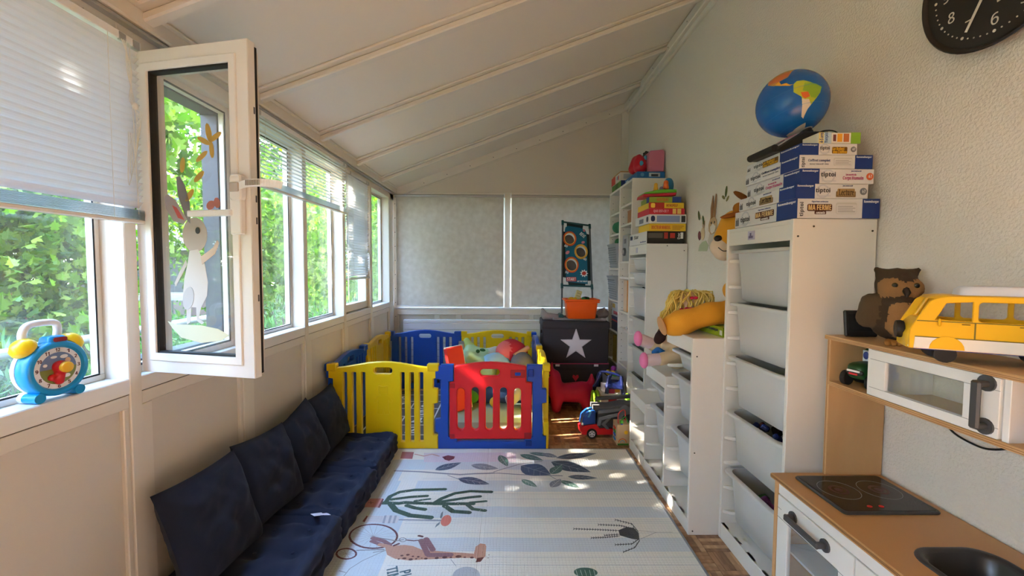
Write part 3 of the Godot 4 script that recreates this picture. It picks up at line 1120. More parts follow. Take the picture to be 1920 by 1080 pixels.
func build_outside() -> void:
	var gm := mat("grass", Color.WHITE, 0.95)
	gm.albedo_texture = noise_tex(0.03, 41, rgb(44, 58, 22), rgb(80, 94, 40), 256, 5)
	gm.uv1_triplanar = true
	gm.uv1_world_triplanar = true
	gm.uv1_scale = Vector3.ONE * 0.4
	mat("bark", rgb(74, 62, 50), 0.95)
	relief(M.bark, 0.05, 1.0, 2.0, 44, 4)
	var gr := structure("trim_5", "garden lawn outside the windows")
	gr.name = "ground"
	put("lawn", G().bx(-60, 40, -0.5, -0.31, -70, 40), M.grass, gr)
	var maple := leaf_mesh(5)
	var plain := leaf_mesh(0, 1.6)
	var needle := leaf_mesh(0, 0.5)
	var lm := leaf_mat("leaf_a", Color(0.72, 0.96, 0.14))
	var lm2 := leaf_mat("leaf_b", Color(0.45, 0.66, 0.12))
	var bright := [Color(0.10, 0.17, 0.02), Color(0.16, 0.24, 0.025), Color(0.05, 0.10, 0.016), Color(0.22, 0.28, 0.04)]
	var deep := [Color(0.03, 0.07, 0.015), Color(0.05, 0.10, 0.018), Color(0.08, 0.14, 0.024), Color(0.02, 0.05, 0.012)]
	# tall trees: [place, trunk height, label, foliage blobs relative to the foot]
	var trees := [
		[Vector3(-4.9, -0.31, -4.6), 3.2, "broad maple whose crown hangs just outside the open casement", [[Vector3(0, 3.7, 0.2), Vector3(1.7, 1.75, 1.8), 6200], [Vector3(0.5, 2.55, 1.3), Vector3(1.0, 0.7, 0.9), 900]], lm, bright, 0.16],
		[Vector3(-5.4, -0.31, -0.9), 3.6, "maple growing beside the near window with the lowered blind", [[Vector3(0, 4.3, 0), Vector3(2.0, 2.0, 1.9), 6500], [Vector3(0.7, 2.5, -1.2), Vector3(1.0, 0.9, 0.9), 1100]], lm, bright, 0.16],
		[Vector3(-7.6, -0.31, -11.4), 3.4, "tree seen through the windows with the half raised blind", [[Vector3(0, 2.9, 0), Vector3(2.0, 1.9, 2.0), 3600]], lm, bright, 0.16],
		[Vector3(-6.9, -0.31, -15.3), 3.6, "tree seen through the far windows", [[Vector3(0, 3.0, 0), Vector3(2.0, 2.2, 2.2), 3600]], lm, bright, 0.18],
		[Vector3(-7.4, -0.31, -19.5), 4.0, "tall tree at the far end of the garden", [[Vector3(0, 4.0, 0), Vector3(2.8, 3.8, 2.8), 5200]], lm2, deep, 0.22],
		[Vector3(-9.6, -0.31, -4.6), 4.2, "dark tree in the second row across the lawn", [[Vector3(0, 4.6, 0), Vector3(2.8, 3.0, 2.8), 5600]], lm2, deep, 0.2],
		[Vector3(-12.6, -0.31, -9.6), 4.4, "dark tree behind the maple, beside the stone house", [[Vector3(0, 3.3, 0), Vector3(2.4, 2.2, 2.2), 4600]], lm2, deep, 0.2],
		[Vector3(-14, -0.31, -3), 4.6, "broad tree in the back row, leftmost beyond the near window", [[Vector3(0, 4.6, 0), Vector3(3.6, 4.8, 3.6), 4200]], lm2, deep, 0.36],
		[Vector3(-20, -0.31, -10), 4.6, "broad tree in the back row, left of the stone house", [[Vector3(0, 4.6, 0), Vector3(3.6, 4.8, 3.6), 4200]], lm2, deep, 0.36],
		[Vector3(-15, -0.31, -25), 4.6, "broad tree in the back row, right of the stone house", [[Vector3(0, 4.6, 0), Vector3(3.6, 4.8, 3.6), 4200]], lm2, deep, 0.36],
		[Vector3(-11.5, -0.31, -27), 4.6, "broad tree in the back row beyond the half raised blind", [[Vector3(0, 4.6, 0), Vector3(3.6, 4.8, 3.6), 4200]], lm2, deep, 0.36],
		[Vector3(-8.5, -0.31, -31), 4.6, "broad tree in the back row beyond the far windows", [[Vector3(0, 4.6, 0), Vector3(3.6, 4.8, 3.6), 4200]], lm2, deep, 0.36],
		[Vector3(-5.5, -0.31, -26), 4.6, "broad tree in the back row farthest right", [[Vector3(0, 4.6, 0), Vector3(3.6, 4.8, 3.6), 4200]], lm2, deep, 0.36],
		[Vector3(-5.2, -0.31, 6.2), 3.4, "maple added behind the viewpoint to keep open sky off the window posts", [[Vector3(0, 3.2, 0), Vector3(2.0, 2.6, 2.0), 4000]], lm, bright, 0.18],  # unseen tree, put in to shield the window reveals from bright sky
		[Vector3(-16.5, -0.31, -14.2), 4.2, "dark tree added on the sun side to shade the terrace", [[Vector3(0, 5.0, 0), Vector3(3.0, 3.0, 3.0), 5200]], lm2, deep, 0.24],  # added so its shade keeps the paving from burning out
		[Vector3(-21.5, -0.31, -18.4), 4.6, "dark tree added on the sun side to shade the stone house", [[Vector3(0, 5.6, 0), Vector3(3.4, 3.8, 3.4), 5200]], lm2, deep, 0.28],  # extra tree, set here to throw shade over the house
	]
	for i in trees.size():
		var e: Array = trees[i]
		var t := thing("maple_tree" if i < 4 else "garden_tree", e[2], "tree", e[0], 0.0, "trees outside the porch")
		trunk(t, e[1], 0.14, 60 + i, 1.3)
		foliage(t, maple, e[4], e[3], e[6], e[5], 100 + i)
	# leafy bushes under the trees
	var bushes := [
		[Vector3(-3.9, -0.31, -3.45), "bright leafy bush outside the near window, behind the toy clock", [[Vector3(0, 1.5, 0), Vector3(0.9, 1.0, 0.85), 4200], [Vector3(0.2, 0.6, 0.2), Vector3(0.9, 0.6, 0.9), 1500]], lm, bright, 0.095, maple],
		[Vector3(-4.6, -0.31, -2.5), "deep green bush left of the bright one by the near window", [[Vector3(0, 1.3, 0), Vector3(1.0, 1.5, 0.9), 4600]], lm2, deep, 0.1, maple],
		[Vector3(-3.9, -0.31, -7.0), "bright bush nearest the tall fixed window", [[Vector3(0, 1.75, 0), Vector3(0.95, 1.75, 1.0), 4200]], lm, bright, 0.10, maple],
		[Vector3(-3.9, -0.31, -9.2), "yellow green bush outside the window with the tangled blind cord", [[Vector3(0, 1.8, 0), Vector3(0.95, 1.8, 1.05), 4200]], lm, bright, 0.10, maple],
		[Vector3(-4.2, -0.31, -11.6), "bush outside the window with the closed narrow blind", [[Vector3(0, 1.9, 0), Vector3(0.95, 1.9, 1.1), 4200]], lm, bright, 0.11, maple],
		[Vector3(-4.7, -0.31, -15.6), "bush outside the last narrow window", [[Vector3(0, 2.1, 0), Vector3(1.0, 2.1, 1.3), 4600]], lm, bright, 0.14, maple],
		[Vector3(-5.8, -0.31, -6.6), "low shrub with glossy leaves below the stone house", [[Vector3(0, 0.5, 0), Vector3(1.0, 0.5, 0.8), 1300]], lm, bright, 0.09, plain],
		[Vector3(-4.3, -0.31, 0.5), "dense unseen hedge bush added for the open casement to mirror", [[Vector3(0, 1.25, 0), Vector3(0.9, 1.4, 1.3), 5200]], lm, bright, 0.11, maple],  # added out of view so the sash pane reflects leaves, not bright sky
		[Vector3(-6.8, -0.31, -1.9), "tall leafy bush added behind the near maple to block low sky", [[Vector3(0, 1.7, 0), Vector3(1.2, 1.8, 1.2), 4200]], lm2, deep, 0.13, maple],  # added out of view to screen the storage bins from direct sky
		[Vector3(-7.6, -0.31, -4.4), "tall leafy bush added between the two nearest maples as a sky screen", [[Vector3(0, 1.7, 0), Vector3(1.2, 1.7, 1.0), 3600]], lm, bright, 0.13, maple],  # second added screen, cutting the sky light that reaches the bins
		[Vector3(-2.75, -0.31, -3.35), "feathery juniper under the handrail", [[Vector3(0, 0.55, 0), Vector3(0.5, 0.62, 0.75), 5200]], lm2, [Color(0.10, 0.24, 0.05), Color(0.16, 0.32, 0.06), Color(0.06, 0.16, 0.04)], 0.09, needle],
		[Vector3(-2.65, -0.31, -5.2), "feathery juniper beyond the handrail", [[Vector3(0, 0.5, 0), Vector3(0.5, 0.6, 0.9), 4200]], lm2, [Color(0.10, 0.22, 0.05), Color(0.14, 0.28, 0.06), Color(0.06, 0.15, 0.04)], 0.09, needle],
		[Vector3(-2.8, -0.31, -2.0), "soft grey green shrub low outside the near window", [[Vector3(0, 0.5, 0), Vector3(0.6, 0.65, 0.6), 3600]], lm2, [Color(0.09, 0.20, 0.07), Color(0.14, 0.26, 0.09)], 0.09, needle],
	]
	for i in bushes.size():
		var e: Array = bushes[i]
		var t := thing("garden_bush", e[1], "bush", e[0], 0.0, "bushes outside the windows")
		for k in 5:
			var a := TAU * k / 5.0
			put("stem", G().tube([Vector3(0, 0, 0), Vector3(cos(a) * 0.15, 0.5, sin(a) * 0.15), Vector3(cos(a) * 0.4, 1.0, sin(a) * 0.4)], [0.03, 0.022, 0.01], 6), M.bark, t)
		foliage(t, e[6], e[3], e[2], e[5], e[4], 200 + i)
		if i == 0:
			var rng := RandomNumberGenerator.new()
			rng.seed = 77
			var lms := []
			for k in 3:
				var m2 := mat("near_leaf%d" % k, [rgb(86, 110, 30), rgb(110, 128, 42), rgb(58, 84, 28)][k], 0.45)
				m2.backlight_enabled = true
				m2.backlight = Color(0.72, 0.96, 0.14)
				m2.cull_mode = BaseMaterial3D.CULL_DISABLED
				lms.append(m2)
			for k in 120:
				var o := put_mesh("leaf", maple, lms[k % 3], t)
				o.position = Vector3(rng.randf_range(-0.1, 0.95), rng.randf_range(0.5, 2.3), rng.randf_range(-0.3, 0.9))
				o.rotation = Vector3(rng.randf_range(-1.4, 0.2), rng.randf() * TAU, rng.randf_range(-0.5, 0.5))
				o.scale = Vector3.ONE * rng.randf_range(0.06, 0.10)
	# red flowering shrub glimpsed behind the toy clock
	var fl := thing("flower_shrub", "small shrub with red blooms low outside the near window", "bush", Vector3(-5.0, -0.31, -4.4))
	put("stem", G().tube([Vector3.ZERO, Vector3(0.02, 0.8, 0)], [0.02, 0.01], 6), M.bark, fl)
	foliage(fl, plain, leaf_mat("petal", Color(0.3, 0.05, 0.05)), [[Vector3(0, 1.0, 0), Vector3(0.35, 0.3, 0.4), 240]], 0.08, [Color(0.55, 0.06, 0.06), Color(0.6, 0.12, 0.14)], 301)
	# metal handrail outside
	var hr := thing("handrail", "grey metal handrail outside the open casement", "handrail", Vector3(-2.05, -0.31, -2.0))
	put("rail", G().tube([Vector3(0, 1.22, 0.4), Vector3(0, 1.23, -1.5)], 0.022, 10), M.alu, hr)
	for z in [0.3, -1.4]:
		put("post", G().cyl(Vector3(0, 0, z), Vector3(0, 1.22, z), 0.018, 8), M.alu, hr)
	# paved terrace and stone house
	var pv := thing("terrace", "grey paved terrace in front of the stone house", "terrace", Vector3(-12.2, -0.31, -15.6))
	var slab := G().box(Vector3(0, 0.24, 0), Vector3(0.78, 0.5, 0.78), 0.02).mesh()
	for i in 6:
		for j in 5:
			var o := put_mesh("slab", slab, cm(92 + (i * 7 + j * 5) % 20, 88 + (i * 5 + j * 3) % 18, 88, 0.9), pv)
			o.position = Vector3((i - 2.5) * 0.8, 0.0, (j - 2) * 0.8)
	var hs := thing("stone_house", "stone house with a brown tiled roof beyond the garden", "house", Vector3(-16.0, -0.31, -20.3), 0.5)
	var sm := mat("rubble", Color.WHITE, 0.9)
	sm.albedo_texture = noise_tex(0.05, 52, rgb(62, 60, 58), rgb(104, 100, 94), 256, 3)
	sm.uv1_triplanar = true
	sm.uv1_world_triplanar = true
	sm.uv1_scale = Vector3.ONE * 0.5
	put("wall", G().bx(-2.6, 2.6, 0, 2.3, -2, 2), sm, hs)
	var rf := put("roof", G(Vector3(0, 2.25, 0), rot(0, 90)).plate([poly([-2.5, 0.0, 2.5, 0.0, 0.0, 2.1])], -2.9, 2.9), cm(112, 92, 84, 0.85), hs)
	for k in 7:
		for s in [-1, 1]:
			put("tile_course", G(Vector3(0, 2.3 + k * 0.27, s * (2.45 - k * 0.32)), Basis(Vector3.RIGHT, s * 0.7)).box(Vector3.ZERO, Vector3(5.9, 0.05, 0.44), 0.01), cm(106 + k * 3, 86 + k * 2, 78, 0.85), rf)
	put("upper_wall", G().bx(-3.2, 1.2, 2.2, 5.6, -5.2, -2.0), cm(112, 110, 106, 0.8), hs)
	for x in [-2.4, -0.6]:
		var wn := put("window", G().bx(x - 0.4, x + 0.4, 3.8, 4.9, -2.04, -1.96, 0.01), M.white, hs)
		put("pane", G().bx(x - 0.32, x + 0.32, 3.88, 4.82, -1.965, -1.95), cm(60, 70, 84, 0.2), wn)
	put("eave", G().bx(-3.5, 1.5, 5.5, 5.7, -5.5, -1.7, 0.02), cm(120, 116, 112, 0.8), hs)


# ---------------------------------------------------------------- playpen
# panel outline in its own plane: u along, v up; side slots follow the moulded panel
func pen_outline(L: float) -> PackedVector2Array:
	var o := PackedVector2Array()
	# bottom, right end with its interlocking teeth, arched top, left end
	o.append_array(poly([0.0, 0.0, L, 0.0, L, 0.10, L - 0.03, 0.105, L - 0.03, 0.20]))
	o.append_array(poly([L - 0.03, 0.325, L, 0.33, L, 0.43, L - 0.03, 0.435, L - 0.03, 0.50, L, 0.505, L, 0.592]))
	for i in 13:
		var s := float(i) / 12.0
		o.append(Vector2(L - 0.05 - s * (L - 0.1), 0.577 + 0.040 * pow(sin(PI * s), 1.5)))
	o.append_array(poly([0.0, 0.592, 0.0, 0.505, 0.03, 0.50, 0.03, 0.20, 0.0, 0.195]))
	return o

func pen_slots(L: float) -> Array:
	var o := []
	for e in [[0.10, 0.127], [0.163, 0.19], [0.226, 0.253], [0.497, 0.524], [0.56, 0.588], [0.625, 0.653]]:
		o.append(rrect(e[0], e[1], 0.058, 0.545, 0.005, 2))
	o.append(rrect(0.31, 0.44, 0.533, 0.578, 0.022))
	return o

func pen_panel(parent: Node3D, m: Material, at: Vector3, deg: float, label: String, toys := 0) -> MeshInstance3D:
	var L := 0.752
	var outs := [pen_outline(L)]
	outs.append_array(pen_slots(L))
	var g := G().plate(outs, -0.018, 0.018, 0.004)
	var o := put("panel", g, m, parent, label)
	o.position = at
	o.rotation.y = deg_to_rad(deg)
	for x in [0.022, L - 0.028]:
		put("corner_cap", G().bx(x - 0.045 if x > 0.1 else -0.012, x + 0.035, 0.553, 0.604, -0.026, 0.026, 0.006), m, o)
	var bear := [[0.345, 0.43, 0.34, 0.445, 0.352, 0.452, 0.365, 0.446, 0.39, 0.446, 0.402, 0.452, 0.413, 0.445, 0.408, 0.43, 0.405, 0.40, 0.395, 0.385, 0.42, 0.375, 0.437, 0.35, 0.437, 0.335, 0.425, 0.335, 0.412, 0.35], [0.345, 0.43, 0.348, 0.40, 0.358, 0.385, 0.335, 0.375, 0.317, 0.35, 0.315, 0.335, 0.328, 0.335, 0.342, 0.35], [0.342, 0.345, 0.338, 0.28, 0.332, 0.26, 0.345, 0.252, 0.372, 0.253, 0.378, 0.285, 0.384, 0.253, 0.41, 0.25, 0.42, 0.26, 0.412, 0.285, 0.411, 0.345]]
	for sd in [-0.018, 0.018]:
		var bg := G()
		for pl in bear:
			var pts := []
			for i in range(0, pl.size(), 2):
				pts.append(Vector3(pl[i], pl[i + 1], sd))
			bg.tube(pts, 0.0022, 5)
		put("bear_relief", bg, m, o)
	if toys == 1:
		var cols := [M.red, M.yellow, cm(226, 120, 20, 0.4)]
		for k in 3:
			put("activity_knob", G(Vector3(0.24 + k * 0.16, 0.40 - 0.11 * (k % 2), -0.03)).ball(Vector3.ZERO, Vector3(0.045, 0.045, 0.03), 14, 8), cols[k], o)
		put("activity_board", G(Vector3(0.38, 0.30, -0.024)).box(Vector3.ZERO, Vector3(0.42, 0.22, 0.012), 0.004), M.red, o)
		put("activity_roller", G().cyl(Vector3(0.2, 0.21, -0.05), Vector3(0.55, 0.21, -0.05), 0.03, 14), M.yellow, o)
	return o

func build_playpen() -> void:
	var p := thing("playpen", "large square plastic playpen of yellow and blue panels with a red gate", "playpen", Vector3(-1.235, 0, -2.95))
	pen_panel(p, M.yellow, Vector3(0, 0, 0), 0, "yellow front panel with embossed bear")
	# gate panel: a blue frame round a red gate
	var L := 0.752
	var fo := [poly([0.0, 0.0, L, 0.0, L, 0.10, L - 0.025, 0.105, L - 0.025, 0.19, L - 0.03, 0.33, L, 0.335, L, 0.43, L - 0.03, 0.435, L - 0.03, 0.60, 0.615, 0.60, 0.615, 0.485, 0.655, 0.48, 0.655, 0.095, 0.60, 0.09, 0.60, 0.06, 0.13, 0.06, 0.13, 0.09, 0.075, 0.095, 0.075, 0.48, 0.108, 0.485, 0.108, 0.60, 0.02, 0.60, 0.02, 0.59, -0.02, 0.585, -0.02, 0.50, 0.018, 0.495, 0.018, 0.22, -0.02, 0.215, -0.02, 0.13, 0.0, 0.12])]
	var f := put("gate_frame", G().plate(fo, -0.02, 0.02, 0.005), M.blue, p, "blue gate frame")
	f.position = Vector3(0.754, 0, 0.0)
	var gate_out := PackedVector2Array()
	gate_out.append_array(poly([0.08, 0.078, 0.65, 0.078, 0.65, 0.475, 0.612, 0.48, 0.612, 0.585]))
	for i in 11:
		var s := i / 10.0
		gate_out.append(Vector2(0.60 - s * 0.478, 0.592 + 0.026 * sin(PI * s)))
	gate_out.append_array(poly([0.112, 0.585, 0.112, 0.48, 0.08, 0.475]))
	var ho := [gate_out]
	for k in 5:
		ho.append(rrect(0.134 + k * 0.098, 0.184 + k * 0.098, 0.142, 0.448 - absf(k - 2) * 0.006, 0.0249, 7))
	ho.append(rrect(0.292, 0.427, 0.522, 0.570, 0.0235, 7))
	var gt := put("gate", G().plate(ho, -0.016, 0.022, 0.006), M.red, f, "red gate with five slots")
	for e in [[0.082, 0.118, 0.436, 0.474], [0.082, 0.115, 0.08, 0.116], [0.598, 0.648, 0.08, 0.125], [0.502, 0.602, 0.510, 0.566]]:
		put("gate_block", G().bx(e[0], e[1], e[2], e[3], 0.016, 0.0245, 0.002), M.dark_red, f)
	put("gate_latch", G().bx(0.532, 0.572, 0.525, 0.548, 0.02, 0.0275, 0.003), M.blue, f)
	put("latch_button", G().bx(0.622, 0.662, 0.515, 0.572, 0.014, 0.027, 0.006), mat("blue_button", rgb(16, 60, 150), 0.4), f)
	put("latch_button", G().bx(0.605, 0.65, 0.028, 0.07, 0.014, 0.025, 0.004), M.blue_button, f)
	# right side runs away from the viewer: rotate -90 so u points to -z
	pen_panel(p, M.yellow, Vector3(1.505, 0, 0.012), 90, "yellow side panel next to the gate")
	pen_panel(p, M.blue, Vector3(1.505, 0, -0.744), 90, "blue side panel by the dark chests")
	pen_panel(p, M.yellow, Vector3(0.754, 0, -1.50), 0, "yellow back panel")
	pen_panel(p, M.blue, Vector3(0.0, 0, -1.50), 0, "blue back panel")
	pen_panel(p, M.yellow, Vector3(0.0, 0, -0.744), 90, "yellow panel by the window wall")
	pen_panel(p, M.blue, Vector3(0.0, 0, 0.012), 90, "blue activity panel by the window wall", 1)
	# padded floor inside the pen: a dark printed road mat and a green foam mattress
	var rm := thing("road_mat", "dark grey hopscotch mat lying inside the playpen", "mat", Vector3(-0.86, 0, -3.66))
	put("mat_sheet", G().box(Vector3(0, 0.008, 0), Vector3(0.68, 0.016, 1.3), 0.004), cm(84, 80, 78, 0.9), rm)
	var lines := G()
	for k in 6:
		lines.box(Vector3(0, 0.0165, -0.5 + k * 0.2), Vector3(0.5, 0.001, 0.012))
	for x in [-0.25, 0.0, 0.25]:
		lines.box(Vector3(x, 0.0165, 0), Vector3(0.012, 0.001, 1.0))
	put("chalk_lines", lines, cm(214, 212, 206, 0.9), rm)
	var kk := 0
	for d in ["1", "2", "3", "4", "5", "6", "7", "8", "9", "0"]:
		lettering(rm, d, 0.09, 0.13, cm(214, 212, 206, 0.9), Transform3D(Basis(Vector3.RIGHT, -PI / 2), Vector3(-0.125 + 0.25 * (kk % 2), 0.0165, 0.4 - 0.2 * (kk / 2))))
		kk += 1
	var fm := thing("foam_mattress", "green grey foam mattress inside the playpen behind the red gate", "mattress", Vector3(-0.115, 0, -3.62))
	put("sheet", G().loft([[0.0, 0.36, 0.60, 0.03], [0.006, 0.366, 0.606, 0.03], [0.05, 0.366, 0.606, 0.03], [0.06, 0.355, 0.595, 0.03]]), cm(142, 160, 146, 0.85), fm)
	put("border", G().loft([[0.061, 0.362, 0.13, 0.03, 0.0, 0.46], [0.067, 0.35, 0.12, 0.03, 0.0, 0.46]]), cm(118, 116, 110, 0.85), fm)

# ---------------------------------------------------------------- cushions on the floor
func build_cushions() -> void:
	# thick tufted seat cushions in a row along the window wall
	var seats := [
		[-2.645, 0.475, "tufted navy floor cushion at the far end, against the yellow playpen panel"],
		[-2.155, 0.46, "tufted navy floor cushion in the middle of the row, with a white label beside it"],
		[-1.655, 0.50, "tufted navy floor cushion nearest the camera"],
		[-1.15, 0.48, "tufted navy floor cushion at the near end of the row, mostly outside the picture"]]
	for i in 3:
		var e: Array = seats[i]
		var t := thing("seat_cushion", e[2], "cushion", Vector3(-1.0, 0.013, e[0]), [0.01, -0.02, 0.015][i], "tufted navy floor cushions")
		put("pad", seat_pad(0.49, e[1], 0.13, i), M.navy, t)
		var tf := G()
		for a in 3:
			for b in 3:
				tf.ball(Vector3((a - 1) * 0.15, 0.123, (b - 1) * e[1] * 0.3), Vector3(0.008, 0.004, 0.008), 8, 5)
		put("tufts", tf, cm(22, 30, 52, 0.95), t)
		var lp := curve([Vector3(0.238, 0.10, -0.06), Vector3(0.262, 0.075, -0.02), Vector3(0.262, 0.07, 0.06), Vector3(0.238, 0.095, 0.10)], 4)
		put("carry_strap", G().tube(lp, 0.007, 6), M.navy, t)
		if i == 2:
			var lb := put("care_label", G(Vector3(0.15, 0.142, -0.235), rot(-20, -35, 0)).box(Vector3(0, 0, 0), Vector3(0.03, 0.001, 0.055)).box(Vector3(0.012, 0.0, -0.035), Vector3(0.028, 0.001, 0.03)), cm(226, 222, 232, 0.8), t)
			lb.set_meta("label", "white care label")
	# square back cushions leaning on the panels
	var backs := [
		[Vector3(-1.112, 0.315, -1.595), 0.42, 0.39, 0.0, -3.0, "large navy square cushion leaning on the wall nearest the camera"],
		[Vector3(-1.115, 0.308, -1.985), 0.40, 0.375, 0.0, -6.0, "navy square cushion leaning on the wall, second from the camera"],
		[Vector3(-1.12, 0.310, -2.345), 0.37, 0.36, 0.0, 8.0, "navy square cushion leaning on the wall, third from the camera"],
		[Vector3(-1.135, 0.312, -2.705), 0.37, 0.36, 0.0, 2.0, "navy square cushion leaning at the playpen end of the row"]]
	for i in backs.size():
		var e: Array = backs[i]
		var t := thing("back_cushion", e[5], "cushion", e[0], 0.0, "navy cushions leaning on the window wall")
		t.basis = rot(0, 90) * rot(-20, 0, 0) * rot(0, 0, e[4])
		put("cover", G().pillow(e[1], e[2], 0.13, 22, 5 + i, 0.06), M.navy, t)

func seat_pad(w: float, l: float, h: float, k: int) -> Geo:
	# a padded block: rolled edge, quilted top with dips at the tufts
	var g := G()
	var n := 24
	var f := FastNoiseLite.new()
	f.seed = 50 + k
	f.frequency = 5.0
	var top := func(i: int, j: int) -> Vector3:
		var a := 2.0 * i / n - 1.0
		var b := 2.0 * j / n - 1.0
		var x := a * w * 0.5
		var z := b * l * 0.5
		var y := h
		var e := maxf(absf(a), absf(b))
		y += 0.012 * exp(-pow((e - 0.93) / 0.05, 2.0)) - 0.018 * exp(-pow((e - 0.84) / 0.05, 2.0))
		if e > 0.97:
			y -= 0.012
		for p in 3:
			for q in 3:
				var d := Vector2(x - (p - 1) * 0.15, z - (q - 1) * l * 0.3)
				y -= 0.030 * exp(-d.length_squared() / 0.0016)
		y += f.get_noise_2d(x, z) * 0.016
		x += f.get_noise_2d(z * 1.5, 3.0 + signf(a)) * 0.006 * absf(a)
		return Vector3(x, y, z)
	var grid := []
	for j in n + 1:
		var row := []
		for i in n + 1:
			row.append(top.call(i, j))
		grid.append(row)
	var nr := func(i: int, j: int) -> Vector3:
		var dx: Vector3 = grid[j][mini(i + 1, n)] - grid[j][maxi(i - 1, 0)]
		var dz: Vector3 = grid[mini(j + 1, n)][i] - grid[maxi(j - 1, 0)][i]
		return dz.cross(dx).normalized()
	for j in n:
		for i in n:
			g.quadn(grid[j][i], grid[j][i + 1], grid[j + 1][i + 1], grid[j + 1][i], nr.call(i, j), nr.call(i + 1, j), nr.call(i + 1, j + 1), nr.call(i, j + 1))
	# sides: stitched wavy rolls
	var rim := []
	for i in n:
		rim.append(grid[0][i])
	for j in n:
		rim.append(grid[j][n])
	for i in n:
		rim.append(grid[n][n - i])
	for j in n:
		rim.append(grid[n - j][0])
	var rings := []
	for q in 9:
		var s := q / 8.0
		var ring := []
		for p in rim:
			var d := Vector3(p.x, 0, p.z).normalized()
			var bulge := 0.012 * absf(sin(s * PI * 3.0)) + 0.004 * sin((p.x + p.z) * 60.0)
			ring.append(Vector3(p.x, p.y * (1.0 - s), p.z) + d * bulge * (0.0 if q == 0 else 1.0))
		rings.append(ring)
	rings.reverse()
	g.rings_mesh(rings, true, false)
	return g


